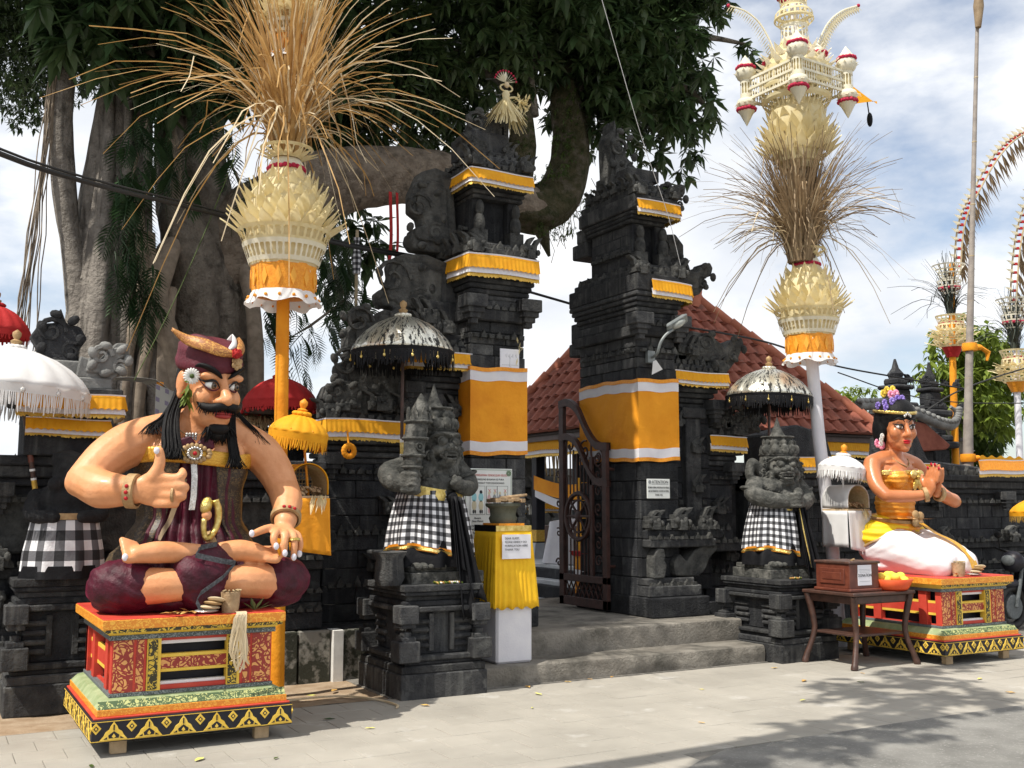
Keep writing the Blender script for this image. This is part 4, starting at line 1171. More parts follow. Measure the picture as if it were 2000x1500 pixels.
trunk_tube(tr, [(2.7,12.7,4.0),(3.3,12.6,5.0),(4.2,12.5,5.58),(5.1,12.5,5.85),(5.95,12.5,5.95),(6.8,12.5,5.82),(7.3,12.5,5.74),(7.55,12.5,5.85)], [.5,.48,.42,.37,.34,.32,.30,.2], 28, 3, .05, 8)
tr.build('limb', 'bark_tan', bt, smooth=70)
tr = MB()
trunk_tube(tr, [(6.9,12.5,5.80),(7.35,12.5,5.72),(7.75,12.5,6.05),(7.95,12.5,6.75),(7.85,12.5,7.6),(7.95,12.6,9)], [.28,.34,.34,.28,.2,.14], 24, 4, .09, 11)
trunk_tube(tr, [(6.95,12.5,5.95),(7.05,12.4,6.6),(7.0,12.4,7.3),(6.75,12.5,8.2)], [.24,.2,.12,.07], 16, 3, .08, 12)
trunk_tube(tr, [(7.2,12.5,5.8),(7.35,12.4,5.45),(7.5,12.4,5.05)], [.26,.12,.02], 16, 3, .08, 13)
tr.build('mossy_limb', 'moss', bt, smooth=70)
tr = MB()
for p in ([(7.0,12.4,7.0),(6.9,12.4,7.6),(6.6,12.4,8.6)], [(7.05,12.4,6.9),(7.3,12.4,7.9),(7.5,12.3,9)], [(7.9,12.5,7.4),(8.5,12.4,8.2),(9.3,12.3,8.8)], [(7.9,12.5,7.0),(8.7,12.5,7.6),(9.6,12.4,7.9)], [(7.0,12.4,7.2),(6.2,12.6,7.8),(5.3,12.8,8)], [(7.2,12.3,7.0),(7.15,12.3,7.8),(7.3,12.2,9)],
          [(9.0,12.2,8.3),(9.9,12.0,8.64),(10.95,12.0,8.75)], [(9.4,12.3,7.8),(9.8,12.2,7.9),(10.3,12.1,7.5)], [(4.6,12.9,7.0),(4.9,13.0,7.6),(5.4,13.0,8)]):
    trunk_tube(tr, p, [.075,.055,.02], 8, 2, .05, 2)
tr.build('branches', 'bark', bt, smooth=70)
# small-leaved creeper and moss tufts along the limb
cr = MB()
crown(cr, [(7.15,12.35,6.0,.35,.3,.16),(7.55,12.3,6.2,.22,.3,.3),(7.75,12.3,6.6,.22,.3,.4),(7.75,12.3,7.2,.2,.25,.4),(7.0,12.25,6.5,.14,.2,.5),(7.6,12.4,5.45,.4,.25,.14),(8.1,12.4,5.9,.3,.25,.2),(6.9,12.3,7.2,.14,.2,.4),(7.3,12.3,5.5,.2,.2,.2)], 900, .055, 5, 2)
tag(cr.build('creeper', 'leaf_mid', bt), kind='stuff')
# slim trunk on the left, hugging the big one
tr = MB()
trunk_tube(tr, [(1.42,12.3,3.4),(1.34,12.3,4.2),(1.22,12.3,4.8),(1.13,12.3,5.6),(1.13,12.3,6.5),(1.2,12.4,8)], [.12,.13,.13,.125,.12,.1], 14, 3, .04, 4)
tr.build('slim_trunk', 'bark_smooth', bt, smooth=70)
rt = MB()
for p, r in (([(2.6,12.5,4.75),(2.32,12.1,4.5),(2.2,11.95,4.2),(2.14,11.9,3.8),(2.35,11.9,3.2),(2.5,11.9,2.2),(2.55,11.9,0)], .13), ([(2.05,12.0,4.6),(2.1,11.95,3.6),(2.0,11.95,2.6),(2.0,11.9,0)], .07),
             ([(1.9,12.0,5.0),(2.0,11.95,4.0),(1.86,11.95,3.0),(1.8,11.9,0)], .06), ([(2.3,12,4.0),(2.25,11.9,3.2),(2.3,11.9,2.0),(2.2,11.9,0)], .08), ([(2.0,12.2,6.8),(2.32,12.1,5.6),(2.32,12.1,4.9)], .06),
             ([(3.0,12.6,4.7),(3.2,12.25,4.3),(3.3,12.1,3.6),(3.35,12.1,2.4),(3.4,12,0)], .09)):
    trunk_tube(rt, p, [r]*len(p), 10, 2, .06, r*50)
rt.build('prop_roots', 'root', bt, smooth=70)
# hanging aerial roots, thin strands in the sky at the left and under the limb
ar = MB()
for k in range(15):
    x0 = 1.02+rnd.uniform(-.06,.05); pts = []; x = x0
    for j in range(10):
        pts.append((x, 12.2+rnd.uniform(-.03,.03), 6.3-j*.36)); x += -.018+rnd.uniform(-.035,.035)
    ar.tube(spline(pts, 2), .006, 4)
for k in range(26):
    x0 = rnd.uniform(7.3, 8.9); z0 = 5.5+max(0, x0-7.5)*.55+rnd.uniform(0,.4); pts = [(x0, 12.4+rnd.uniform(-.2,.2), z0)]
    for j in range(4): pts.append((pts[-1][0]+rnd.uniform(-.08,.1), 12.4, pts[-1][2]-rnd.uniform(.08,.2)))
    ar.tube(pts, .005, 4)
tag(ar.build('aerial_roots', 'root', bt), kind='stuff')
cr = MB()
RIGHT = [(7.81,12.50,8.47,1.72,1.30,0.97),(9.53,12.50,8.70,0.87,1.10,1.18),(9.89,12.30,7.59,0.39,0.50,0.94),(6.25,12.70,7.83,1.22,1.30,0.93),(5.30,13.00,7.30,1.06,1.20,0.91),(8.68,12.60,7.43,1.00,1.00,0.69),(5.94,13.20,6.89,0.72,0.80,0.43),(6.85,12.30,9.08,2.52,1.60,0.86),(9.60,12.00,9.40,0.77,1.00,0.85),(9.56,12.40,6.72,0.47,0.50,0.39),(4.92,13.20,8.10,1.41,1.20,0.92),(8.63,12.00,7.91,0.89,0.80,0.74),(8.2,12.6,5.6,.5,.3,.16)]
crown(cr, RIGHT, 120, .225, 6, 3)
for c in ((10.9,12,8.72),(11.05,12,8.5),(10.75,12,8.74),(11.2,12,8.6),(10.3,12.1,7.5),(10.2,12.1,7.7)): whorl(cr, Vector(c), .26, 6); whorl(cr, Vector(c)+Vector((.06,0,-.1)), .22, 6)
crown(cr, [(4.79,13.5,4.97,.28,.4,.84), (4.9,13.3,5.2,.6,.4,.5)], 130, .26, 6, 3)
tag(cr.build('crown', 'leaf_dark', bt), kind='stuff')
cr = MB()
crown(cr, [(8.6,11.6,8.3,1.1,.4,.8),(9.4,11.7,7.9,.5,.4,1.0),(7.6,11.5,8.3,.9,.4,.7),(8.6,11.8,7.2,.8,.4,.5)], 26, .30, 7, 5, .8)
tag(cr.build('front_leaves', 'leaf_big', bt), kind='stuff')
cr = MB()
crown(cr, [(1.28,11.8,6.82,.61,.6,.39),(1.97,11.8,7.1,.8,.7,.46),(2.76,12,7.18,.78,.7,.54),(3.67,12.4,7.49,.96,.9,.71),(1.6,11.7,6.44,.39,.4,.33),(2.19,11.6,7.55,1.72,1.0,.52),(2.76,12.2,6.63,.49,.4,.36),(4.5,13.2,6.99,.83,.8,.9),(2.3,11.9,6.3,.4,.3,.4)], 150, .34, 6, 9, .9)
tag(cr.build('climber_crown', 'leaf_big', bt), kind='stuff')
# upper crown, above the frame: it keeps the gate in dappled shade
cr = MB()
crown(cr, [(1.2,10.2,9.2,1.5,1.2,.9),(3.2,9.9,8.8,1.6,1.0,.9),(4.6,9.9,9.6,1.6,1.0,.9),(2.2,11.0,10.6,2.6,1.6,1.0),(-.4,10.4,8.6,1.2,1.1,.8),(5.6,11.6,10.4,2.4,1.6,.9),(.6,12,9.6,2.2,1.5,.8)], 34, .36, 6, 4)
tag(cr.build('upper_crown', 'leaf_dark', bt), kind='stuff')

t = thing('fig_tree', 'dense small-leaved dark tree in the top left corner', 'tree', (-.6, 15, 0))
tr = MB(); trunk_tube(tr, [(-.8,15,0),(-.7,15,3),(-.4,14.6,6),(.3,14,7.4)], [.35,.28,.2,.08], 14, 3, .05, 2); tr.build('trunk', 'bark_smooth', t, smooth=70)
cr = MB(); crown(cr, [(.73,13.5,7.27,.68,1.2,.74),(.82,13.5,6.52,.49,.8,.43),(1.28,13.8,7.32,.58,.8,.77),(.56,13,7.78,.89,1.2,.71),(1.74,14,7.08,.4,.6,.53),(-.4,14,7.6,1.0,1.2,1.0),(.1,13.8,6.9,.7,1,.7)], 520, .085, 5, 6)
tag(cr.build('crown', 'leaf_dark', t), kind='stuff')

# street tree on the near side, out of frame: only its shade reaches the pavement
t = thing('street_tree', 'roadside tree whose leaf shade falls across the pavement', 'tree', (-4.0, 4.6, 0))
tr = MB(); trunk_tube(tr, [(-4,4.6,-.1),(-3.9,4.6,2.5),(-3.4,4.6,4.6),(-1.6,4.8,6.2),(.6,4.9,7.0),(2.6,5.4,7.4)], [.3,.24,.2,.14,.08,.03], 14, 3, .05, 2); tr.build('trunk', 'bark', t, smooth=70)
cr = MB(); crown(cr, [(.2,4.55,7.0,.8,.5,.3),(1.3,4.75,7.2,.9,.45,.3),(2.3,4.95,7.3,.8,.45,.3),(3.1,5.2,7.4,.6,.4,.25),(2.9,6.0,7.7,1.1,.45,.3),(3.6,6.3,7.9,.8,.35,.3),(2.2,5.5,7.5,.8,.4,.3),(-1.4,4.2,6.9,.9,.8,.5)], 90, .22, 6, 4)
tag(cr.build('crown', 'leaf_mid', t), kind='stuff')

# ---- climbing plants on the trunks: pinnate leaves, each a mesh instance
def pinnate(length, width, pairs, m):
    mb = MB(); pts = [Vector((0, -.05*sin(pi*k/10)*length*2, -length*k/10)) for k in range(11)]
    mb.tube(pts, [.008*(1-k/12) for k in range(11)], 4)
    for k in range(pairs):
        f = .1+.86*k/pairs; p = Vector((0, -.1*sin(pi*f)*length, -length*f)); w = width*(.45+.55*sin(pi*min(1, f*1.05+.12)))
        for s_ in (-1, 1):
            leaflet(mb, p, Vector((s_, -.15, -.35-.5*f)), w, w*.28, .7)
    return mb.mesh('leaf', m, smooth=80)
PIN = [pinnate(.42, .14, 9, 'leaf_fern'), pinnate(.52, .17, 11, 'leaf_fern'), pinnate(.34, .12, 8, 'leaf_fern')]
def climber(label, spots, ang=0):
    t = thing('climbing_plant', label, 'plant', spots[0][:3], group='climbing plants on the big tree')
    for (x, y, z, n, dx, dz) in spots:
        for k in range(n):
            put('leaf', PIN[rnd.randrange(3)], t, (x+rnd.uniform(-dx, dx), y+rnd.uniform(-.12, .06), z+rnd.uniform(-dz, dz)),
                (rnd.uniform(-.5, .1), rnd.uniform(-.4, .4), rnd.uniform(-.9, .9)), [rnd.uniform(.7, 1.25)]*3)
    stem = MB(); stem.tube([(s[0], s[1]+.05, s[2]) for s in spots], .018, 6); stem.build('stem', 'root', t)
climber('tall column of drooping pinnate leaves climbing between the two trunks', [(2.0,11.75,6.0,14,.2,.4),(1.86,11.7,5.4,18,.16,.35),(1.76,11.65,4.85,22,.16,.35),(1.80,11.6,4.35,22,.18,.3),(1.92,11.6,3.95,14,.12,.25)])
climber('hanging pinnate leaves on the dark trunk left of the straw pole', [(2.25,11.9,5.4,10,.15,.3),(2.62,11.7,5.9,14,.25,.4),(3.1,11.9,5.2,10,.2,.4)])
climber('large notched leaves hanging in front of the sky right of the orange pole', [(4.25,12.3,5.05,10,.2,.2),(4.3,12.3,4.6,16,.22,.3),(4.5,12.3,4.15,14,.22,.3),(4.1,12.5,3.8,12,.25,.3),(3.8,12.6,3.6,14,.3,.5),(3.9,12.6,4.4,14,.3,.4)])
# ---- trees beyond the right wall
def far_tree(label, c, ells, m, dens, size, tr_h):
    t = thing('far_tree', label, 'tree', (c[0], c[1], 0), group='trees beyond the temple')
    mb = MB(); trunk_tube(mb, [(c[0],c[1],-.1),(c[0]+.1,c[1],tr_h*.5),(c[0],c[1],tr_h)], [.3,.22,.12], 12, 3, .05, 2)
    for k in range(5): trunk_tube(mb, [(c[0],c[1],tr_h*.7),(c[0]+rnd.uniform(-1,1),c[1],tr_h*.9),(c[0]+rnd.uniform(-2,2),c[1]+rnd.uniform(-.6,.6),tr_h*1.15)], [.12,.08,.02], 8, 2, .05, k)
    mb.build('trunk', 'bark', t, smooth=70)
    cr = MB(); crown(cr, ells, dens, size, 5, 2); tag(cr.build('crown', m, t), kind='stuff')
far_tree('leafy sunlit tree at the right edge behind the far bamboo poles', (27, 21), [(26.8,21,5.4,1.3,1.2,.9),(27.5,21,6.4,1.4,1.2,1.1),(27.4,20.5,4.4,1.8,1,.8),(29,21.5,5.4,1.5,1.3,1.4)], 'leaf_bright', 42, .34, 4.6)
far_tree('darker tree crown at the right edge below the sunlit one', (28.5, 23), [(28,22.5,3.4,2.6,1.2,1.0),(30,23,4.2,1.6,1.2,1.2),(27.4,22.8,2.6,1.2,1.0,.7)], 'leaf_mid', 50, .36, 3.4)
far_tree('small bright green treetop just right of the tiled roof', (20.5, 19), [(20.4,19,4.2,.8,.8,.42),(21.2,19,3.9,.6,.6,.35),(19.6,19,3.9,.5,.5,.3)], 'leaf_bright', 120, .2, 3.6)
# ================================================================ stone pedestals
def pedestal(label, cx, cy, top, w=.80, d=.98, rotz=0):
    t = thing('stone_pedestal', label, 'pedestal', (cx, cy, 0), rotz, group='guardian pedestals')
    s_ = top/.92
    def b(hw, hd, z0, z1, nm='tier', m='stone', bev=.01): return MB().box(-hw, hw, -hd, hd, z0*s_, z1*s_).build(nm, m, t, bevel=bev, world_=False)
    W, D = w/2, d/2
    b(W, D, -.01, .20, 'foot', 'stone'); b(W*.97, D*.97, .20, .265, 'tier'); b(W*.90, D*.92, .265, .30, 'tier', 'stone_dark'); b(W*.95, D*.95, .30, .345, 'tier')
    b(W*.72, D*.78, .345, .70, 'shaft', 'stone_dark'); b(W*.93, D*.94, .70, .745); b(W*.88, D*.9, .745, .79, 'tier', 'stone_dark'); b(W*.82, D*.84, .79, .835, 'tier'); b(W*.90, D*.92, .835, .87, 'tier', 'stone_dark'); b(W*.93, D*.95, .87, .925, 'top_slab', 'stone', .006)
    for sx in (-1, 1):
        for sy in (-1, 1):
            m_ = MB(); x, y = sx*W*.84, sy*D*.86
            m_.cbox((x, y, .685*s_), (.17, .17, .15)); m_.cbox((x, y, .60*s_), (.13, .13, .05)); m_.build('corner_block', 'stone', t, bevel=.008, world_=False)
            m_ = MB(); m_.cbox((x, y, .385*s_), (.19, .19, .17)); m_.cbox((x, y, .48*s_), (.13, .14, .05)); m_.cbox((x, y, .52*s_), (.07, .08, .05)); m_.build('corner_block', 'stone', t, bevel=.008, world_=False)
    for sx in (-1, 1):
        for k in range(4): MB().cbox((sx*W*.5, -D*.79, (.42+k*.065)*s_), (.17+.02*(k % 2), .06, .04)).build('moulding', 'stone', t, bevel=.012, world_=False)
        MB().cbox((sx*W*.24, -D*.80, .53*s_), (.045, .05, .31)).build('panel_post', 'stone', t, bevel=.004, world_=False)
        for k in range(4): MB().cbox((-W*.73, sx*D*.42, (.42+k*.065)*s_), (.05, .2+.02*(k % 2), .04)).build('moulding', 'stone', t, bevel=.012, world_=False)
    return t
ped_l = pedestal('tall dark stone pedestal under the club-bearing guardian statue', 3.92, 8.68, .92)
ped_r = pedestal('dark stone pedestal under the guardian statue right of the steps', 8.08, 8.68, .82, .80, .98)
ped_w = pedestal('shaded stone pedestal with the big-checked statue behind the seated figure', 1.02, 9.32, 1.02, .8, .6)

# ================================================================ guardian statues
def ribbonfall(mb, path, w, folds=3, depth=.02, n=16):
    """a hanging strip of cloth with lengthwise folds"""
    sp = spline(path, 5); K = len(sp)-1
    for i, p in enumerate(sp): pass
    def fn(u, v):
        p = sp[min(K, int(v*K+.5))]; a = (u-.5); ww = w if not isinstance(w, (list, tuple)) else lerp(w[0], w[1], v)
        return (p.x+a*ww, p.y-depth*cos(u*folds*2*pi)-.01, p.z+.02*sin(u*5)*v)
    mb.grid(fn, n, K)
    return mb
def skirt(mb, prof, a0=0, a1=2*pi, folds=13, amp=.02, n=96, hem=None, sy=1.0, seed=0):
    def fn(a, k, r, z):
        t_ = k/(len(prof)-1)
        q = amp*(1-t_*.75)*(sin(a*folds+seed)+.5*sin(a*(folds*1.7)+2+seed))
        zz = z + (hem(a)*(1-t_) if hem else 0)
        return (r+q, zz)
    mb.lathe(prof, (0, 0, 0), n, fn, cap=False, a0=a0, a1=a1, sy=sy)
    return mb
def carve(me, amp):
    nr = [v.normal.copy() for v in me.vertices]
    for v, n_ in zip(me.vertices, nr):
        c_ = v.co*16; v.co += n_*amp*(mnoise.noise(c_)*1.2+(abs(mnoise.noise(c_*2.1))-.3)*1.3)
def guardian(label, loc, variant, rotz=0, sc=1.0):
    t = thing('guardian_statue', label, 'statue', loc, rotz, group='stone guardian statues')
    B = MB()
    # torso, belly, shoulders
    B.ell((0, .02, .42), (.30, .27, .42)); B.ell((0, .02, .86), (.26, .20, .24)); B.ell((0, -.10, .82), (.19, .14, .16)); B.ell((0, .0, 1.0), (.30, .18, .13))
    for s_ in (-1, 1): B.ell((s_*.12, -.12, .98), (.10, .08, .08)); B.ell((s_*.27, .0, 1.0), (.10, .11, .11))
    Bm = B; B = MB()
    # head, mane and crown
    B.ell((.0, -.02, 1.20), (.16, .17, .18)); B.ell((0, .06, 1.22), (.22, .15, .22))
    for k in range(22):                                   # curls round the face and down the shoulders
        a = pi*(1.12-1.24*k/21)
        B.ell((.21*cos(a), -.03+.02*sin(k), 1.17+.21*sin(a)-.02), .042)
    for k in range(13):
        a = pi + pi*k/12; B.ell((.15*cos(a), -.14, 1.13+.135*sin(a)), (.032, .035, .035))
    B.lathe([(.205, 1.30), (.20, 1.36), (.165, 1.40), (.16, 1.52), (.175, 1.55), (.10, 1.56)], (0, .03, 0), 20)
    for z, r in ((1.57, .085), (1.60, .07), (1.63, .055)): B.lathe([(r*.8, z-.02), (r, z), (r*.8, z+.02)], (0, .03, 0), 14)
    B.lathe([(.05, 1.63), (.035, 1.68), (.004, 1.78)], (0, .03, 0), 12)
    for k in range(5):
        a = -pi/2+(k-2)*.55; B.ell((.19*cos(a), .03+.19*sin(a), 1.40), (.05, .05, .06)); B.ell((.165*cos(a), .03+.165*sin(a), 1.48), .036)
    # face: brow, bulging eyes, broad nose, open fanged mouth, chin
    B.ell((0, -.17, 1.29), (.14, .05, .035))
    for s_ in (-1, 1):
        B.ell((s_*.065, -.185, 1.235), (.048, .045, .045)); B.ell((s_*.10, -.16, 1.16), (.055, .06, .05)); B.ell((s_*.045, -.215, 1.175), (.034, .035, .03))
        B.ell((s_*.19, 0, 1.22), (.04, .05, .09)); B.ell((s_*.06, -.20, 1.10), (.018, .018, .03))
    B.ell((0, -.225, 1.19), (.034, .04, .04)); B.ell((0, -.195, 1.135), (.09, .045, .022)); B.ell((0, -.19, 1.065), (.085, .05, .03)); B.ell((0, -.16, 1.04), (.1, .06, .05))
    Hm = Matrix.Translation((.05, 0, 0)) @ Matrix.Rotation(radians(8 if variant == 'club' else -14), 4, 'Z'); Bm.add([Hm @ Vector(p) for p in B.v], B.f); B = Bm
    # necklace and armlets
    for k in range(11):
        a = pi+pi*k/10; B.ell((.2*cos(a), -.12+.03*sin(a), 1.0+.1*sin(a)), .025)
    if variant == 'club':
        limb(B, [(-.29, .0, 1.0), (-.42, -.02, .95), (-.43, -.13, .88), (-.33, -.22, .86)], [.10, .105, .09, .07])
        limb(B, [(.29, .0, .99), (.36, -.04, .89), (.30, -.17, .83), (.16, -.25, .84)], [.10, .095, .08, .065])
        B.ell((.12, -.27, .86), (.085, .055, .06)); B.ell((.08, -.30, .90), (.03, .03, .045)); limb(B, [(.13, -.29, .90), (.08, -.315, .88), (.05, -.31, .86)], [.03, .028, .024])
        for k in range(4): limb(B, [(-.40, -.24, .80+k*.046), (-.33, -.315, .80+k*.046), (-.26, -.26, .795+k*.046)], [.028, .03, .026], n=8)
        # club, standing in the fist beside the head
        ax = [(-.32, -.25, .76), (-.32, -.25, .98), (-.27, -.22, 1.28), (-.215, -.19, 1.48)]
        B.tube(spline(ax, 4), [.05, .055, .06, .065, .075, .085, .092, .096, .10, .102, .10, .095, .085], 14)
        B.ell((-.205, -.19, 1.49), (.088, .085, .09)); B.lathe([(.085, 0), (.06, .07), (.005, .16)], (-.20, -.185, 1.50), 12)
        for z, x, y, r in ((1.00, -.317, -.25, .078), (1.10, -.305, -.24, .095), (1.25, -.275, -.222, .105), (1.40, -.235, -.20, .115)): B.lathe([(r*.9, -.018), (r, 0), (r*.9, .018)], (x, y, z), 14)
        for k in range(5): B.ell((-.30+.03*(k % 2)+k*.016, -.325+k*.012, 1.06+k*.075), .024)
    else:
        limb(B, [(-.29, .0, 1.0), (-.36, -.09, .90), (-.22, -.22, .84), (-.02, -.28, .82)], [.105, .10, .09, .075])
        limb(B, [(.29, .0, 1.0), (.34, -.08, .88), (.22, -.2, .82), (.06, -.28, .80)], [.10, .095, .085, .07])
        B.ell((.02, -.30, .84), (.09, .07, .075)); B.ell((.05, -.32, .92), (.06, .05, .06))
        for k in range(4): limb(B, [(-.05, -.33, .78+k*.04), (.02, -.375, .78+k*.04), (.08, -.34, .78+k*.04)], [.025, .025, .022], n=8)
        for k in range(14):
            a = pi*(.5+.5*k/13); B.ell((-.16+.17*cos(a)*1.0, .03, 1.12+.4*sin(a)*.9*(k/13)), (.05, .06, .06))
        limb(B, [(.24, .1, 1.0), (.27, .12, 1.3), (.25, .12, 1.52)], [.07, .09, .03])
    me = remesh(B, .0095, 1, .35)
    carve(me, .0032)
    if sc != 1: me.transform(Matrix.Scale(sc, 4))
    body = mesh_obj('body', me, 'statue'); body.parent = t
    # sharply cut details: eyes, lids, nose wings, teeth, mane curls, crown leaves
    Hm = Matrix.Translation((.05, 0, 0)) @ Matrix.Rotation(radians(8 if variant == 'club' else -14), 4, 'Z')
    def hpart(mb, nm, par=body): mb.v = [tuple((Hm @ Vector(p))*sc) for p in mb.v]; return mb.build(nm, 'statue', par, smooth=50, world_=False)
    for s_ in (-1, 1):
        hpart(MB().ell((s_*.066, -.205, 1.235), (.040, .036, .038), n=14, m=10), 'eye')
        e_ = MB(); e_.tube([(s_*.066+.05*cos(a*pi/8), -.205+.012*abs(cos(a*pi/8)), 1.235+.047*sin(a*pi/8)) for a in range(17)], .010, 6); hpart(e_, 'eye_rim')
        e_ = MB(); e_.tube(spline([(s_*.012, -.225, 1.285), (s_*.06, -.225, 1.305), (s_*.12, -.19, 1.30), (s_*.16, -.14, 1.27)], 4), [.016]*13, 6); hpart(e_, 'brow')
        hpart(MB().lathe([(.016, 0), (.012, -.03), (.002, -.062)], (s_*.062, -.235, 1.135), 8), 'fang')
        e_ = MB(); n_ = 20; e_.tube([(s_*(.16+.05*(1-i/n_)*cos(i*.6)), -.13, 1.11+.05*(1-i/n_)*sin(i*.6)) for i in range(n_)], .013, 5); hpart(e_, 'cheek_curl')
        hpart(MB().ell((s_*.042, -.238, 1.172), (.026, .024, .022)), 'nostril')
    for k in range(6): hpart(MB().cbox(((k-2.5)*.022, -.238, 1.118), (.018, .016, .022)), 'tooth')
    e_ = MB(); e_.tube(spline([(-.095, -.19, 1.12), (-.05, -.235, 1.14), (0, -.245, 1.145), (.05, -.235, 1.14), (.095, -.19, 1.12)], 4), .013, 6); hpart(e_, 'upper_lip')
    e_ = MB(); e_.tube(spline([(-.09, -.19, 1.115), (-.05, -.228, 1.085), (0, -.238, 1.078), (.05, -.228, 1.085), (.09, -.19, 1.115)], 4), .015, 6); hpart(e_, 'lower_lip')
    for k in range(13):
        a = pi*(1.08-1.16*k/12); e_ = MB(); c0 = Vector((.225*cos(a), -.075, 1.17+.215*sin(a)-.02)); n_ = 16
        e_.tube([c0+Vector((.042*(1-i/n_)*cos(i*.62+a), -.012*i/n_, .042*(1-i/n_)*sin(i*.62+a))) for i in range(n_)], .012, 5); hpart(e_, 'mane_curl')
    for k in range(9):
        a = -pi/2+(k-4)*.36; e_ = MB(); R2_ = Matrix.Translation((.205*cos(a), .03+.205*sin(a), 1.355)) @ Matrix.Rotation(a+pi/2, 4, 'Z')
        e_.prism([(-.034, 0), (.034, 0), (.03, .05), (0, .095), (-.03, .05)], -.012, .012); e_.xf(R2_); hpart(e_, 'crown_leaf')
        if k % 2 == 0:
            e_ = MB(); e_.prism([(-.026, 0), (.026, 0), (.022, .04), (0, .07), (-.022, .04)], -.012, .012); e_.xf(Matrix.Translation((.17*cos(a), .03+.17*sin(a), 1.455)) @ Matrix.Rotation(a+pi/2, 4, 'Z')); hpart(e_, 'crown_leaf')
    for r_, z_ in ((.205, 1.345), (.172, 1.445), (.178, 1.545)):
        e_ = MB(); e_.tube([(r_*cos(a*pi/14), .03+r_*sin(a*pi/14), z_) for a in range(29)], .010, 5); hpart(e_, 'crown_band')
    def bpart(mb, nm): mb.v = [tuple(Vector(p)*sc) for p in mb.v]; return mb.build(nm, 'statue', body, smooth=50, world_=False)
    for (r_, dz) in ((.17, 0), (.21, -.035)):
        e_ = MB()
        for k in range(15):
            a = pi+pi*k/14; e_.ell((r_*cos(a), -.145-.045*sin(-a), 1.0+dz+.085*sin(a)), .014, n=7, m=5)
        bpart(e_, 'necklace')
    for s_ in (-1, 1):
        e_ = MB(); e_.tube([(s_*.345+.115*cos(a*pi/10)*.9, -.01+.115*sin(a*pi/10), .955+.03*cos(a*pi/10)*s_) for a in range(21)], .016, 6); bpart(e_, 'armlet')
    if variant == 'club':
        for z, x, y, r in ((1.00, -.317, -.25, .082), (1.10, -.305, -.24, .100), (1.25, -.275, -.222, .110), (1.40, -.235, -.20, .118)):
            e_ = MB(); e_.tube([(x+r*cos(a*pi/10), y+r*sin(a*pi/10), z) for a in range(21)], .014, 6); bpart(e_, 'club_ring')
        for k in range(3):
            z = 1.175+.075*k*2; x, y = -.29+.04*k*1.3, -.33+.022*k*1.2; e_ = MB(); e_.tube([(x+.03*cos(a*pi/8), y, z+.03*sin(a*pi/8)) for a in range(17)], .010, 5); e_.ell((x, y, z), .014, n=8, m=5); bpart(e_, 'club_rosette')
        for k in range(7):
            a = -pi/2+(k-3)*.8; e_ = MB(); e_.prism([(-.03, 0), (.03, 0), (.026, .06), (0, .12), (-.026, .06)], -.010, .010); e_.xf(Matrix.Translation((-.225+.10*cos(a), -.19+.10*sin(a), 1.41)) @ Matrix.Rotation(a+pi/2, 4, 'Z')); bpart(e_, 'club_leaf')
    # rock under the figure
    K = MB(); K.box(-.36, .36, -.34, .34, 0, .10); K.box(-.34, .30, -.30, .3, .10, .15)
    for k in range(5): K.ell((-.28+k*.06, -.28, .15), (.04, .08, .035))
    K.build('rock_base', 'statue', t, bevel=.02, world_=False)
    # cloth
    S = MB(); skirt(S, [(.40*sc, .14), (.395*sc, .22), (.37*sc, .32), (.32*sc, .46)], folds=9, amp=.022, sy=.92); S.build('black_skirt', 'cloth_black', t, smooth=80, world_=False)
    hem = lambda a: -.06*sin(a)*0 - .05*max(0, cos(a+.9)) + .02*sin(a*2)
    A0, A1 = -pi/2+.42, 3*pi/2+.05
    pf = [(.385*sc, .32), (.375*sc, .43), (.355*sc, .55), (.325*sc, .68), (.29*sc, .80)]
    S = MB(); skirt(S, pf, A0, A1, 9, .024, 110, hem, .92, 1); S.build('checked_cloth', 'poleng', t, smooth=80, world_=False)
    for (z0, z1, m_, o_) in ((.275, .33, 'trim_orange', .010), (.285, .308, 'gold_foil', .016)):
        S = MB(); skirt(S, [((.378+o_)*sc, z0), ((.376+o_)*sc, z1)], A0, A1, 9, .024, 110, (lambda a: 2*hem(a)*.5) if False else None, .92, 1)
        # follow the sloping hem
        S.v = [(p[0], p[1], p[2]+hem(atan2(p[1]/.92, p[0]))) for p in S.v]
        S.build('hem_trim', m_, t, smooth=80, world_=False)
    S = MB(); skirt(S, [(.305*sc, .765), (.305*sc, .80), (.285*sc, .86)], A0, A1, 7, .006, 90, None, .92, 2)
    S.v = [(p[0], p[1], p[2]+.06*(p[1]/.3)+.03*abs(p[0])/.3) for p in S.v]
    S.build('gold_sash', 'gold_foil', t, smooth=80, world_=False)
    # black sash knotted in front and hanging below the pedestal top
    S = MB(); S.ell((.06, -.29*sc, .74), (.06, .04, .05)); S.build('sash_knot', 'cloth_black', t, smooth=80, world_=False)
    for (x0, x1, zt, zb, w) in ((.06, .13, .75, -.30, (.06, .20)), (.10, .22, .75, -.14, (.06, .18)), (.05, .08, .75, .12, (.06, .14))):
        S = MB(); ribbonfall(S, [(x0, -.31*sc, zt), (lerp(x0, x1, .3), -.37*sc, .45), (lerp(x0, x1, .7), -.42*sc, .15), (x1, -.50*sc if zb < 0 else -.43*sc, zb)], w, 1.5, .03)
        S.build('black_sash', 'cloth_black', t, smooth=80, world_=False, solid=.004)
    if variant != 'club':
        S = MB(); ribbonfall(S, [(.03, -.33, .74), (.05, -.40, .4), (.09, -.44, .12)], .018, 1, .002, 2); S.build('gold_ribbon', 'gold_foil', t, world_=False)
    return t
guardian('grey stone guardian statue gripping a club, in a checked cloth', (4.0, 8.70, .92), 'club', radians(4))
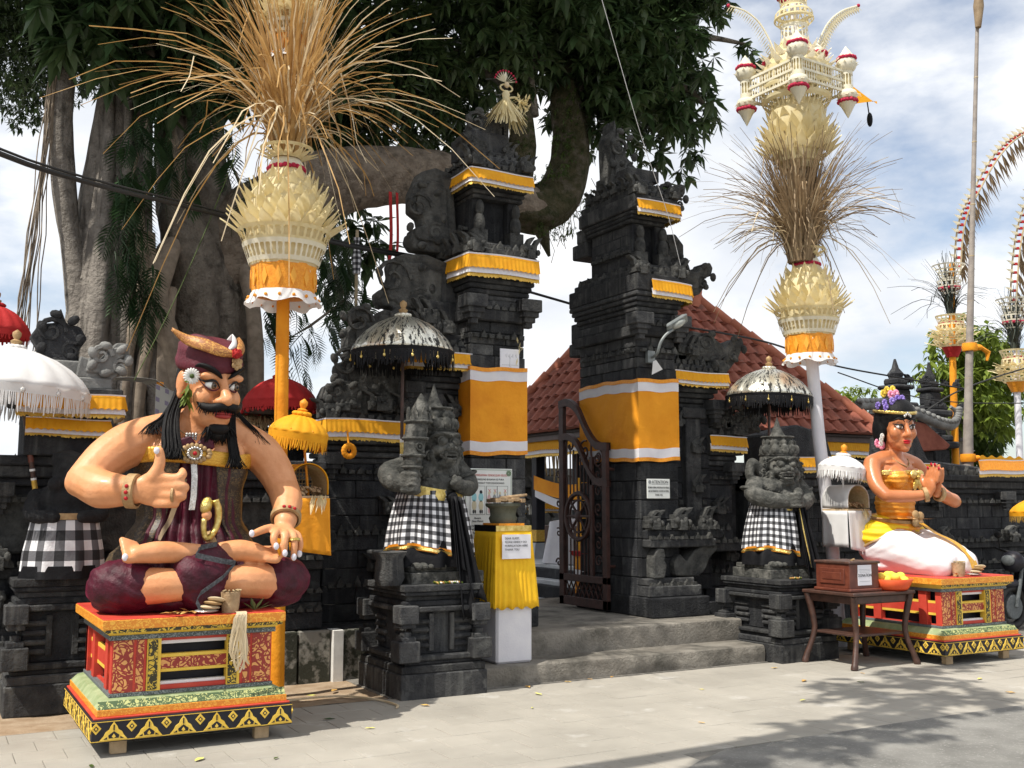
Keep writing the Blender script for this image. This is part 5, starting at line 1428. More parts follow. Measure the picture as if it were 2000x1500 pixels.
guardian('grey stone guardian statue with folded hands and checked cloth, beside the donation box', (8.16, 8.72, .82), 'fold', radians(-6), .98)
# shaded small statue behind the seated figure
t = thing('guardian_statue', 'small dark statue wrapped in big checks on the shaded pedestal', 'statue', (1.02, 9.22, 1.02), group='stone guardian statues')
B = MB(); B.ell((0, 0, .35), (.24, .18, .36)); B.ell((0, -.02, .82), (.12, .13, .15)); B.ell((0, 0, .62), (.24, .15, .14)); B.ell((0, -.13, .83), (.035, .04, .05)); B.lathe([(.13, .9), (.12, .98), (.02, 1.02)], (0, 0, 0), 14)
for s_ in (-1, 1): B.ell((s_*.05, -.12, .87), .03); limb(B, [(s_*.22, 0, .64), (s_*.26, -.08, .5), (s_*.1, -.18, .48)], [.07, .06, .05]); B.ell((s_*.1, -.1, .74), .06)
B.ell((0, -.12, .76), (.06, .03, .02))
me = remesh(B, .016, 2); o = mesh_obj('body', me, 'stone_dark'); o.parent = t
S = MB(); skirt(S, [(.31, .06), (.30, .2), (.27, .36), (.25, .48)], folds=8, amp=.012, sy=.8); S.build('checked_cloth', 'poleng_big', t, smooth=80, world_=False)
S = MB(); skirt(S, [(.32, .0), (.31, .1)], folds=8, amp=.012, sy=.8); S.build('black_skirt', 'cloth_black', t, smooth=80, world_=False)
S = MB(); skirt(S, [(.262, .46), (.255, .51)], folds=4, amp=.004, sy=.8); S.build('gold_sash', 'bronze', t, smooth=80, world_=False)

# ================================================================ painted tables
def painted_table(label, x0, y0, w, d, s=1.0):
    t = thing('painted_table', label, 'table', (x0+w/2, y0+d/2, 0), group='painted plinth tables')
    X0, X1, Y0, Y1 = x0, x0+w, y0, y0+d
    def bx(nm, m, i, z0, z1, bev=.003, parent=t): return MB().box(X0+i, X1-i, Y0+i, Y1-i, z0, z1).build(nm, m, parent, bevel=bev)
    for fx in (.14, .86):
        for fy in (.06, .92): MB().box(X0+w*fx-.05, X0+w*fx+.05, Y0+d*fy, Y0+d*fy+.06, 0, .10).build('foot', 'wood_raw', t, bevel=.003)
    base = bx('base_board', 'paint_black', 0, .095, .235)
    # gold triangles and lozenges on the black board, raised like carving
    def tri_mesh(tw, th):
        m_ = MB(); m_.prism([(-tw/2, 0), (tw/2, 0), (tw*.22, th*.55), (0, th), (-tw*.22, th*.55)], -.003, .003); return m_.mesh('triangle', 'carve_gold_tri')
    n = 6; st = w/n
    for k in range(n):
        o = put('triangle', TRI, base, (X0+st*(k+.62), Y0-.002, .108)); o = put('lozenge', LOZ, base, (X0+st*(k+.12), Y0-.002, .185))
    n2 = max(4, int(d/st)); st2 = d/n2
    for k in range(n2):
        for xx, rz2 in ((X0-.002, -pi/2), (X1+.002, pi/2)):
            put('triangle', TRI, base, (xx, Y0+st2*(k+.6), .108), (0, 0, rz2)); put('lozenge', LOZ, base, (xx, Y0+st2*(k+.1), .185), (0, 0, rz2))
    for z in (.102, .222): MB().box(X0-.002, X1+.002, Y0-.002, Y1+.002, z, z+.004).build('gold_line', 'paint_yellow', base)
    bx('red_step', 'paint_red', .012, .235, .248); bx('orange_step', 'carve_orange', .03, .248, .292)
    m_ = MB(); cx, cy = (X0+X1)/2, (Y0+Y1)/2
    m_.frus((cx, cy), (w/2-.035, d/2-.035), (w/2-.075, d/2-.075), .292, .338); m_.frus((cx, cy), (w/2-.075, d/2-.075), (w/2-.11, d/2-.11), .338, .35)
    mo = m_.build('green_moulding', 'paint_green', t)
    MB().grid(lambda u, v: (lerp(X0+.04, X1-.04, u), Y0+.033+.040*v, lerp(.294, .337, v)+.001), 4, 1, w, .06).build('moulding_carving', 'carve_green', mo)
    bx('grey_step', 'paint_grey', .11, .35, .375); MB().box(X0+.112, X1-.112, Y0+.1085, Y0+.111, .352, .374).build('fret_strip', 'carve_greek', t)
    # corner posts with carved faces, gold pilasters, dark open middle with a red rail
    zb, zt = .375, .715; pw = .22
    for sx in (0, 1):
        xa = X0+.12 if sx == 0 else X1-.12-pw
        p = MB().box(xa, xa+pw, Y0+.12, Y0+.19, zb, zt).build('corner_post', 'paint_red', t, bevel=.002)
        MB().box(xa+.01, xa+pw*.62, Y0+.115, Y0+.121, zb+.005, zt-.005).build('scroll_panel', 'carve_red', p) if sx == 0 else MB().box(xa+pw*.38, xa+pw-.01, Y0+.115, Y0+.121, zb+.005, zt-.005).build('scroll_panel', 'carve_red', p)
        fa = xa+pw*.70 if sx == 0 else xa+.02
        MB().box(fa, fa+pw*.22, Y0+.116, Y0+.122, zb+.005, zt-.005).build('fret_panel', 'carve_red', p)
        ga = xa+pw+.002 if sx == 0 else xa-.092
        q = MB().box(ga, ga+.09, Y0+.112, Y0+.18, zb, zt).build('gold_pilaster', 'paint_yellow', t, bevel=.002)
        MB().box(ga+.008, ga+.068, Y0+.108, Y0+.113, zb+.008, zt-.008).build('scroll_panel', 'carve_gold', q)
    xa, xb = X0+.12+pw+.094, X1-.12-pw-.094
    for (z0, z1, m, yy, nm) in ((zb, zb+.03, 'paint_red', .13, 'lower_rail'), (zb+.03, zb+.05, 'paint_white', .15, 'white_rail'), (zb+.115, zb+.135, 'paint_yellow', .125, 'gold_rail'), (zb+.135, zb+.21, 'carve_red', .13, 'scroll_rail'), (zb+.21, zb+.232, 'paint_yellow', .125, 'gold_rail'), (zt-.045, zt-.02, 'paint_white', .15, 'white_rail'), (zt-.02, zt, 'paint_red', .13, 'upper_rail')):
        MB().box(xa-.006, xb+.006, Y0+yy, Y0+yy+.05, z0, z1).build(nm, m, t, bevel=.002)
    for side in (0, 1):
        xx = X0+.12 if side == 0 else X1-.19
        for yy in (Y0+.30, Y0+d*.62, Y1-.22): MB().box(xx, xx+.07, yy, yy+.10, zb, zt).build('side_post', 'paint_red', t, bevel=.002)
        for (z0, z1, m) in ((zb, zb+.012, 'paint_red'), (zb+.10, zb+.125, 'paint_yellow'), (zb+.125, zb+.22, 'paint_red'), (zb+.22, zb+.245, 'paint_yellow')): MB().box(xx+.025, xx+.05, Y0+.20, Y1-.14, z0, z1).build('side_rail', m, t)
    MB().box(X0+.22, X1-.22, Y0+.24, Y1-.2, zb, zt).build('inner_box', 'paint_black', t)
    MB().box(X0+.12, X1-.12, Y1-.19, Y1-.12, zb, zt).build('back_panel', 'paint_red', t)
    bx('grey_cornice', 'paint_grey', .10, .715, .748); MB().box(X0+.10, X1-.10, Y0+.0975, Y0+.101, .718, .746).build('fret_strip', 'carve_greek', t)
    m_ = MB(); m_.frus((cx, cy), (w/2-.10, d/2-.10), (w/2-.055, d/2-.055), .748, .79); m_.build('bead_cornice', 'paint_yellow', t)
    bd = MB().box(X0+.065, X1-.065, Y0+.052, Y0+.06, .768, .79).build('bead_strip', 'carve_gold', t)
    tp = bx('top_board', 'carve_orange', .045, .79, .852)
    bx('red_top', 'paint_red', .05, .852, .858)
    return t
TRI = MB().prism([(-.09, 0), (.09, 0), (.045, .055), (.03, .08), (0, .112), (-.03, .08), (-.045, .055)], -.004, .004).mesh('triangle', 'carve_gold')
_tm = MB().prism([(-.085, .0), (.085, 0), (.06, .03), (.05, .05), (.028, .065), (.02, .085), (0, .112), (-.02, .085), (-.028, .065), (-.05, .05), (-.06, .03)], -.004, .004)
_tm.m = 1
_tm.prism([(-.03, .012), (.03, .012), (.034, .03), (0, .055), (-.034, .03)], -.006, .006); _tm.prism([(-.004, .06), (.004, .06), (.004, .095), (-.004, .095)], -.006, .006)
_tm.prism([(-.062, .008), (-.04, .008), (-.04, .022)], -.006, .006); _tm.prism([(.062, .008), (.04, .008), (.04, .022)], -.006, .006)
_tm.m = 0; _tm.prism([(-.012, .022), (0, .012), (.012, .022), (0, .04)], -.008, .008)
TRI = _tm.mesh('triangle', ['paint_yellow', 'paint_black'])
_tm = MB().prism([(-.032, 0), (0, -.036), (.032, 0), (0, .036)], -.004, .004); _tm.m = 1; _tm.prism([(-.016, 0), (0, -.018), (.016, 0), (0, .018)], -.006, .006); _tm.m = 0; _tm.prism([(-.008, 0), (0, -.009), (.008, 0), (0, .009)], -.008, .008)
LOZ = _tm.mesh('lozenge', ['paint_yellow', 'paint_black'])
painted_table('gold and black painted plinth table under the seated moustached figure', 1.02, 7.30, 1.30, 1.45)
painted_table('gold and black painted plinth table under the kneeling woman figure', 8.96, 7.26, 1.22, 1.45)
# ================================================================ seated figure with moustache
man = thing('seated_figure', 'huge painted seated man figure with black moustache and thumb raised', 'figure', (1.70, 8.0, .858))
B = MB()
HR = Matrix.Translation((1.835, 7.97, 2.455)) @ Euler((radians(6), 0, radians(16))).to_matrix().to_4x4()
def hp(x, y, z): return HR @ Vector((x, y, z))
def hadd(mb, o): return mb.add([HR @ Vector(p) for p in o.v], o.f, o.uv)
H = MB()
H.ell((0, .02, .09), (.205, .245, .26)); H.ell((0, -.05, -.14), (.155, .165, .17)); H.ell((0, -.175, -.265), (.072, .062, .052)); H.ell((0, -.12, -.2), (.12, .11, .10))
for s_ in (-1, 1):
    H.ell((s_*.105, -.125, -.065), (.085, .085, .09)); H.ell((s_*.095, -.185, .095), (.085, .045, .035)); H.ell((s_*.05, -.25, -.085), (.036, .04, .03))
    H.ell((s_*.21, .03, .03), (.03, .06, .10)); H.ell((s_*.215, .03, -.05), (.022, .035, .04))
limb(H, [(0, -.20, .09), (0, -.235, .0), (0, -.285, -.07)], [.03, .036, .048], 10); H.ell((0, -.195, -.155), (.105, .06, .055)); H.ell((0, -.20, -.215), (.085, .045, .03))
H.ell((0, -.215, .105), .016)
hadd(B, H)
limb(B, [(1.825, 8.02, 2.34), (1.80, 8.05, 2.22), (1.775, 8.08, 2.08)], [.145, .15, .17])
# trunk
B.ell((1.77, 8.12, 1.92), (.40, .25, .26)); B.ell((1.76, 8.12, 1.55), (.33, .23, .40)); B.ell((1.76, 8.14, 1.12), (.42, .32, .26))
limb(B, [(1.44, 8.10, 2.12), (1.62, 8.10, 2.16), (1.79, 8.10, 2.20), (1.97, 8.11, 2.16), (2.15, 8.12, 2.10)], [.13, .14, .15, .14, .13])
for s_ in (-1, 1): B.ell((1.77+s_*.18, 7.96, 1.98), (.17, .12, .12)); B.ell((1.775+s_*.12, 7.98, 2.10), (.11, .05, .025))
# raised arm
limb(B, [(1.42, 8.10, 2.08), (1.28, 8.06, 2.02), (1.13, 8.00, 1.915), (.985, 7.92, 1.765)], [.165, .165, .15, .125])
limb(B, [(.985, 7.92, 1.765), (1.08, 7.76, 1.705), (1.17, 7.67, 1.695), (1.27, 7.60, 1.69)], [.125, .135, .118, .092])
B.ell((.955, 7.92, 1.75), (.10, .10, .10))
# thumb-up hand, back of the hand to the street
B.ell((1.375, 7.53, 1.705), (.115, .055, .12), (0, radians(8), radians(-14))); B.ell((1.33, 7.55, 1.70), (.09, .055, .10)); B.ell((1.41, 7.52, 1.77), (.07, .05, .06))
limb(B, [(1.37, 7.52, 1.78), (1.405, 7.505, 1.85), (1.413, 7.50, 1.91), (1.408, 7.495, 1.965)], [.05, .042, .038, .03], 10)
for (a, b, c, d, r) in (((1.43,7.50,1.785), (1.515,7.455,1.775), (1.555,7.45,1.80), (1.56,7.47,1.825), .036), ((1.44,7.50,1.725), (1.535,7.44,1.722), (1.575,7.45,1.715), (1.565,7.49,1.70), .038),
                        ((1.43,7.50,1.662), (1.525,7.44,1.660), (1.56,7.455,1.655), (1.545,7.49,1.645), .037), ((1.40,7.51,1.605), (1.485,7.46,1.605), (1.52,7.47,1.602), (1.51,7.50,1.595), .032)):
    limb(B, [a, b, c, d], [r, r, r*.95, r*.8], 10)
# lowered arm
limb(B, [(2.17, 8.12, 2.06), (2.28, 8.09, 1.99), (2.37, 8.03, 1.86), (2.42, 7.94, 1.71)], [.16, .155, .14, .12])
limb(B, [(2.42, 7.94, 1.71), (2.41, 7.82, 1.62), (2.38, 7.73, 1.54), (2.35, 7.66, 1.47)], [.12, .118, .10, .082])
B.ell((2.32, 7.60, 1.41), (.085, .085, .055), (radians(30), 0, 0)); B.ell((2.27, 7.575, 1.405), (.06, .06, .045))
for (pts, r) in (([(2.26,7.60,1.42), (2.20,7.54,1.43), (2.13,7.50,1.415), (2.065,7.49,1.39)], .032), ([(2.27,7.56,1.40), (2.235,7.49,1.405), (2.205,7.45,1.36), (2.215,7.44,1.30)], .03),
                 ([(2.31,7.55,1.395), (2.295,7.475,1.385), (2.282,7.44,1.32), (2.28,7.44,1.245)], .03), ([(2.355,7.56,1.395), (2.36,7.49,1.38), (2.36,7.455,1.31), (2.355,7.46,1.215)], .028), ([(2.385,7.59,1.40), (2.41,7.53,1.38), (2.42,7.50,1.31), (2.41,7.51,1.235)], .024)):
    limb(B, pts, [r*1.1, r, r*.95, r*.8], 10)
# crossed legs
for (hp_, k1, kn) in (((1.60, 8.08, 1.06), (1.36, 7.90, 1.055), (1.19, 7.74, 1.04)), ((1.95, 8.08, 1.06), (2.20, 7.92, 1.055), (2.38, 7.78, 1.04))):
    limb(B, [hp_, k1, kn], [.20, .185, .155])
limb(B, [(1.19, 7.72, 1.035), (1.34, 7.60, 1.045), (1.52, 7.54, 1.05), (1.76, 7.55, 1.04)], [.14, .132, .118, .09])
limb(B, [(2.38, 7.76, 1.035), (2.22, 7.62, 1.05), (2.02, 7.55, 1.06), (1.78, 7.55, 1.06)], [.14, .132, .118, .09])
limb(B, [(1.80, 7.60, 1.24), (1.66, 7.57, 1.255), (1.55, 7.555, 1.27), (1.42, 7.54, 1.275), (1.29, 7.52, 1.265)], [.075, .078, .075, .078, .062])
limb(B, [(1.75, 7.62, 1.23), (1.88, 7.585, 1.26), (2.0, 7.565, 1.275), (2.10, 7.54, 1.26), (2.18, 7.52, 1.235)], [.075, .078, .078, .068, .05])
for k in range(5):
    limb(B, [(1.29, 7.50+.022*k, 1.24+.022*k), (1.235, 7.475+.024*k, 1.235+.028*k), (1.215-.004*k, 7.475+.024*k, 1.24+.03*k)], [.032 if k == 0 else .025]*3, 8)
    limb(B, [(2.17, 7.48+.022*k, 1.215+.018*k), (2.225, 7.475+.022*k, 1.205+.02*k), (2.245, 7.475+.022*k, 1.21+.02*k)], [.028 if k == 0 else .022]*3, 8)
mesh_obj('body', remesh(B, .0115, 5, .5), 'skin', man)
# face details
for s_ in (-1, 1):
    e = MB(); e.ell((s_*.088, -.188, .03), (.047, .036, .030), (0, s_*radians(-8), s_*radians(14))); e.v = [tuple(HR @ Vector(p)) for p in e.v]; eye = e.build('eye', 'eye_white', man, smooth=180)
    e = MB(); e.ell((s_*.092+.012, -.212, .028), (.024, .02, .025)); e.v = [tuple(HR @ Vector(p)) for p in e.v]; e.build('iris', 'eye_dark', eye, smooth=180)
    e = MB(); e.ell((s_*.092+.014, -.226, .028), (.010, .008, .011)); e.v = [tuple(HR @ Vector(p)) for p in e.v]; e.build('pupil', 'black_paint', eye, smooth=180)
    # painted lids
    lid = spline([(s_*.036, -.222, .016), (s_*.065, -.228, .055), (s_*.10, -.218, .066), (s_*.14, -.185, .055), (s_*.178, -.148, .075)], 5)
    e = MB(); e.tube([HR @ Vector(p) for p in lid], [.004+.005*sin(pi*k/(len(lid)-1)) for k in range(len(lid))], 6); e.build('eyelid', 'black_paint', eye, smooth=180)
    lid = spline([(s_*.036, -.222, .014), (s_*.065, -.226, -.003), (s_*.10, -.214, -.006), (s_*.135, -.183, .022), (s_*.165, -.155, .062)], 5)
    e = MB(); e.tube([HR @ Vector(p) for p in lid], [.003+.004*sin(pi*k/(len(lid)-1)) for k in range(len(lid))], 6); e.build('eyelid', 'velvet', eye, smooth=180)
    br = spline([(s_*.026, -.228, .085), (s_*.065, -.228, .118), (s_*.115, -.205, .150), (s_*.165, -.165, .168), (s_*.19, -.125, .158)], 6)
    e = MB(); e.tube([HR @ Vector(p) for p in br], [.008+.026*sin(pi*(k/(len(br)-1))**1.0)**.8 for k in range(len(br))], 8, flat=.55); e.build('eyebrow', 'hair', man, smooth=180)
def tuft(mb, a, b, n, w0, spread, r=.006):
    for k in range(n):
        p = vl(a, b, rnd.random())+Vector((rnd.uniform(-w0, w0), rnd.uniform(-w0*.5, w0*.3), rnd.uniform(-w0, w0)))
        d = Vector((rnd.uniform(-spread, spread), rnd.uniform(-spread*.3, 0), -rnd.uniform(.4, 1)*spread))
        mb.tube([HR @ p, HR @ (p+d*.5), HR @ (p+d*.9+Vector((0, 0, -spread*.3)))], [r, r*.8, r*.2], 4)
e = MB()
for s_ in (-1, 1):
    ms = spline([(0, -.285, -.125), (s_*.05, -.275, -.122), (s_*.10, -.235, -.135), (s_*.15, -.18, -.12), (s_*.175, -.145, -.085)], 5)
    e.tube([HR @ Vector(p) for p in ms], [.022+.012*sin(pi*min(1, k/(len(ms)-1)*1.2)) - .022*max(0, k/(len(ms)-1)-.7)/.3*.9 for k in range(len(ms))], 8)
    tuft(e, (s_*.03, -.275, -.125), (s_*.15, -.18, -.12), 60, .02, .05)
e.build('moustache', 'hair', man, smooth=180)
e = MB(); x_ = MB(); x_.ell((0, -.195, -.285), (.085, .055, .05)); x_.ell((0, -.17, -.325), (.075, .055, .05)); hadd(e, x_); tuft(e, (-.08, -.19, -.28), (.08, -.19, -.28), 110, .03, .09, .007); e.build('beard', 'hair', man, smooth=180)
e = MB(); x_ = MB(); x_.ell((0, -.243, -.168), (.085, .026, .016)); x_.ell((0, -.243, -.190), (.07, .03, .020)); hadd(e, x_); e.build('lips', 'lip', man, smooth=180)
# long hair, falling over both shoulders
e = MB()
def lock(pts, n, w, r):
    for k in range(n):
        o = Vector((rnd.uniform(-w, w), rnd.uniform(-w*.6, w*.6), 0)); f = rnd.uniform(.85, 1.05)
        q = [Vector(p)+o*(0.35+.75*i/(len(pts)-1)) for i, p in enumerate(pts)]
        q[-1] = q[-2].lerp(q[-1], f)+Vector((rnd.uniform(-.05, .05), 0, 0))
        sp = spline(q, 4); e.tube(sp, [r*(1-.75*i/(len(sp)-1)) for i in range(len(sp))], 5)
lock([(1.66,8.0,2.56),(1.62,7.97,2.40),(1.57,7.93,2.25),(1.55,7.86,2.12),(1.55,7.80,2.0),(1.53,7.77,1.92)], 230, .07, .009)
lock([(1.68,8.05,2.56),(1.62,8.06,2.38),(1.54,8.02,2.24),(1.45,7.96,2.17),(1.42,7.90,2.10)], 60, .055, .006)
lock([(2.03,8.02,2.5),(2.02,7.98,2.35),(2.0,7.92,2.22),(1.99,7.85,2.08),(2.0,7.80,1.95),(2.01,7.78,1.86)], 120, .04, .008)
lock([(2.03,8.06,2.5),(2.06,8.05,2.33),(2.12,8.02,2.24),(2.2,8.0,2.16),(2.26,7.96,2.05)], 24, .03, .005)
B2 = MB(); B2.ell((0, .10, .05), (.205, .19, .30)); hadd(e, B2)
e.build('hair', 'hair', man, smooth=180)
# head cloth: wrapped band, two raised wings with gold lining, pompom and brooch
ud = MB()
def uf(a, k, r, z): return (r*(1+.018*sin(a*2+k*1.3)+.012*sin(k*2.2+a)), z+.035*sin(a+.5)*(1 if k < 2 else 1.2))
x_ = MB(); x_.lathe([(.222,.15),(.236,.17),(.238,.215),(.232,.25),(.236,.29),(.228,.335),(.20,.36),(.12,.365)], (0,.025,0), 40, uf, sy=1.1); hadd(ud, x_); ud.build('head_cloth', 'velvet_light', man, smooth=60) if False else None
mat('udeng_cloth', (.075,.008,.016), (.13,.018,.03), 6, .6, .5, 20)
udo = ud.build('head_cloth', 'udeng_cloth', man, smooth=60)
def wing(pts_top, pts_bot, m, nm, par, off=0):
    a, b = spline(pts_top, 6), spline(pts_bot, 6); n = len(a)-1
    w = MB().grid(lambda u, v: HR @ (a[min(n, int(u*n+.5))].lerp(b[min(n, int(u*n+.5))], v) + Vector((0, -.02*sin(pi*v)+off, 0))), n, 6, .45, .16)
    return w.build(nm, m, par, smooth=80, solid=.008)
wing([(.05,-.245,.285),(-.06,-.235,.325),(-.16,-.17,.365),(-.25,-.07,.385),(-.335,.0,.425)], [(.05,-.245,.25),(-.08,-.255,.245),(-.185,-.195,.275),(-.265,-.08,.315),(-.34,0,.41)], 'udeng_gold', 'wing_flap', udo)
wing([(.05,-.24,.285),(.09,-.205,.33),(.15,-.11,.39),(.20,-.02,.415),(.225,.08,.385)], [(.05,-.245,.25),(.12,-.225,.27),(.19,-.14,.32),(.23,-.04,.345),(.24,.08,.33)], 'udeng_gold', 'wing_flap', udo)
wing([(.02,-.2,.31),(.07,-.16,.37),(.13,-.05,.425),(.17,.04,.43),(.18,.12,.39)], [(.02,-.2,.29),(.1,-.17,.32),(.16,-.06,.37),(.19,.04,.38),(.2,.12,.36)], 'cloth_snow', 'wing_lining', udo)
wing([(-.02,-.2,.32),(-.08,-.14,.37),(-.15,-.03,.40),(-.18,.08,.38)], [(-.02,-.21,.28),(-.1,-.17,.30),(-.17,-.05,.33),(-.2,.08,.33)], 'udeng_cloth', 'wing_lining', udo)
x_ = MB(); x_.ell((.05, -.275, .275), .036)
for k in range(60):
    d = Vector((rnd.gauss(0,1), rnd.gauss(0,1), rnd.gauss(0,1))).normalized(); x_.cbox(Vector((.05,-.275,.275))+d*.036, (.01,.01,.01))
e = MB(); hadd(e, x_); e.build('pompom', 'cloth_red', udo)
x_ = MB(); x_.ell((.075, -.25, .205), (.022, .016, .022))
for k in range(6): x_.ell((.075+.028*cos(k*pi/3+.5), -.248, .205+.032*sin(k*pi/3+.5)), (.019, .012, .021))
e = MB(); hadd(e, x_); e.build('gold_brooch', 'bronze', udo, smooth=180)
# flower and leaves behind the ear
x_ = MB()
for k in range(18):
    a = 2*pi*k/18; c = Vector((-.215, -.13, .085)); s1 = Vector((.9, -.42, 0)).normalized(); s2 = Vector((0, 0, 1))
    x_.ell(c+(s1*cos(a)+s2*sin(a))*.036, (.011, .009, .026), (0, pi/2-a, radians(-25)))
e = MB(); hadd(e, x_); fl = e.build('ear_flower', 'flower_white', man, smooth=180)
x_ = MB(); x_.ell((-.22, -.145, .085), .017); e = MB(); hadd(e, x_); e.build('flower_eye', 'leaf_mid', fl, smooth=180)
e = MB()
for k in range(22): leaflet(e, HR @ Vector((-.215, -.10, .04-.006*k)), Vector((rnd.uniform(-.8,.3), rnd.uniform(-.6,-.1), rnd.uniform(-1,.2))), rnd.uniform(.06,.11), .03, .4)
e.build('ear_leaves', 'leaf_bright', man)
# ---- clothing
CX, CY = 1.765, 8.11
def body_hw(z):
    P = [(1.10,.62,.50),(1.22,.55,.44),(1.35,.44,.36),(1.5,.365,.29),(1.7,.365,.275),(1.85,.40,.28),(1.95,.415,.285),(2.02,.415,.28)]
    for i in range(len(P)-1):
        if z <= P[i+1][0]:
            t_ = (z-P[i][0])/(P[i+1][0]-P[i][0]); t_ = t_*t_*(3-2*t_); return lerp(P[i][1], P[i+1][1], t_), lerp(P[i][2], P[i+1][2], t_)
    return P[-1][1:]
def shell(mb, z0, z1, a0, a1, off=0, folds=0, amp=0, nu=60, nv=24, sl0=0, sl1=0):
    def fn(u, v):
        z = lerp(z0, z1, v); hw, hd = body_hw(z); a = lerp(a0+sl0*(1-v), a1+sl1*(1-v), u)
        q = off+amp*(1-v*.6)*sin(a*folds+v*.8)
        return (CX+(hw+q)*cos(a), CY+(hd+q)*sin(a), z+.02*sin(a*2))
    return mb.grid(fn, nu, nv, 1.6, .9)
q_ = -pi/2
shell(MB(), 1.12, 1.96, q_+.22, q_+2*pi-.30, .012, 9, .012, 90, 26, .40, -.62).build('brocade_wrap', 'brocade', man, smooth=80, solid=.006)
shell(MB(), 1.10, 1.96, q_-.75, q_+.62, .0, 30, .026, 150, 26, -.45, .35).build('velvet_panel', 'velvet', man, smooth=80, solid=.006)
shell(MB(), 1.885, 1.995, 0, 2*pi, .026, 3, .003, 90, 5).build('gold_band', 'brocade_gold', man, smooth=80, solid=.008)
e = MB()                                                  # pale turned edge of the wrap
def edge_fn(u, v):
    z = lerp(1.14, 1.78, v); hw, hd = body_hw(z); a = q_-.34-.56*(1-v)+u*.10
    return (CX+(hw+.026)*cos(a), CY+(hd+.026)*sin(a), z)
e.grid(edge_fn, 3, 16).build('pale_hem', 'straw_grey', man, smooth=80)
# bow, brooch, sash, dagger hilt
for s_ in (-1, 1):
    MB().prism([(1.725, 2.04), (1.725+s_*.05, 2.095), (1.725+s_*.125, 2.07), (1.725+s_*.13, 2.00), (1.725+s_*.04, 2.0)], 7.80, 7.85).build('bow', 'velvet', man, bevel=.012)
bc = Vector((1.705, 7.785, 1.965)); e = MB(); e.ell(bc, (.05, .022, .05))
for k in range(18):
    a = 2*pi*k/18; e.ell(bc+Vector((.088*cos(a)*(1.25 if abs(cos(a)) > .9 else 1), 0, .058*sin(a))), (.021, .014, .018), (0, -a, 0))
bo = e.build('brooch', 'bronze', man, smooth=180)
e = MB()
for k in range(16): a = 2*pi*k/16; e.ell(bc+Vector((.048*cos(a), -.018, .042*sin(a))), .010)
e.build('brooch_beads', 'jewel', bo, smooth=180); MB().ell(bc+Vector((0, -.024, 0)), (.016, .012, .016)).build('brooch_gem', 'ruby', bo, smooth=180)
e = MB(); 
for k in range(4):
    for j in range(3): e.ell((1.665+k*.022, 7.875-.004*j, 2.075+j*.018), .011)
e.build('pendant', 'jewel', man, smooth=180)
MB().tube(spline([(1.60,7.93,2.16),(1.66,7.88,2.11),(1.72,7.88,2.10),(1.85,7.91,2.15)], 5), .004, 5).build('necklace', 'bronze', man)
e = MB(); e.ribbon([(1.705,7.80,1.92),(1.71,7.775,1.8),(1.705,7.76,1.66),(1.69,7.74,1.56)], .042, (1,0,0)); e.build('silver_sash', 'jewel', man, solid=.004)
k_ = thing('x','x','x') if False else None
e = MB(); e.ell((1.76,7.60,1.59), (.042,.042,.065), (0,radians(14),0)); e.tube(spline([(1.82,7.6,1.63),(1.845,7.6,1.56),(1.84,7.6,1.46),(1.80,7.59,1.38),(1.765,7.59,1.36),(1.745,7.59,1.42),(1.745,7.59,1.5)], 5), [.03,.028,.026,.026,.026,.026,.026,.026,.026,.024,.024,.024,.024,.022,.022,.02,.02,.02,.02,.02,.02,.02,.02,.02,.02,.02,.02,.02,.02,.02,.02][:31], 8)
e.build('dagger_hilt', 'gold_foil', man, smooth=180)
MB().ell((1.765,7.60,1.525), (.036,.036,.04)).build('hilt_figure', 'skin', man, smooth=180)
MB().tube([(1.79,7.64,1.40),(1.84,7.68,1.28),(1.88,7.72,1.2)], [.03,.045,.05], 10).build('dagger_sheath', 'bronze', man, smooth=60)
# velvet on knees and lap
def blob(parts, vox, nm, m, amp=.006, it=4):
    b = MB()
    for c, r in parts: b.ell(c, r, n=20, m=14)
    me = remesh(b, vox, it)
    nr = [v.normal.copy() for v in me.vertices]
    for v, q in zip(me.vertices, nr):
        n_ = mnoise.noise((v.co.x*9+v.co.z*14, v.co.y*9-v.co.z*10, v.co.z*5)); v.co += q*amp*(n_*2+1.6*abs(mnoise.noise((v.co.x*14+v.co.z*22, v.co.y*12-v.co.z*16, v.co.z*6))))
    return mesh_obj(nm, me, m, man)
blob([((1.185,7.735,1.045),(.185,.185,.165)),((1.26,7.80,1.05),(.17,.19,.175)),((1.31,7.635,1.05),(.165,.17,.165)),((1.24,7.66,1.05),(.17,.17,.17))], .014, 'knee_cover', 'velvet')
blob([((2.395,7.77,1.045),(.18,.185,.165)),((2.30,7.84,1.05),(.17,.19,.175)),((2.27,7.655,1.055),(.14,.165,.165)),((2.33,7.70,1.05),(.16,.17,.17))], .014, 'knee_cover', 'velvet')
blob([((1.76,7.54,1.10),(.185,.125,.18)),((1.78,7.60,1.22),(.19,.14,.11)),((1.74,7.53,.98),(.16,.12,.11)),((1.66,7.53,1.09),(.14,.135,.17))], .014, 'lap_cloth', 'velvet')
blob([((1.76,7.95,.93),(.66,.46,.10)),((1.3,7.8,.93),(.25,.25,.09)),((2.3,7.85,.93),(.25,.25,.09))], .02, 'seat_cloth', 'velvet')
e = MB(); e.ribbon([(1.82,7.50,1.325),(1.70,7.46,1.305),(1.66,7.43,1.255),(1.82,7.42,1.215),(1.93,7.42,1.195),(1.84,7.395,1.10),(1.69,7.385,1.0),(1.665,7.385,.95),(1.70,7.385,.88)], .036, (.25,0,1)); e.build('trim_ribbon', 'ribbon_black', man, solid=.004)
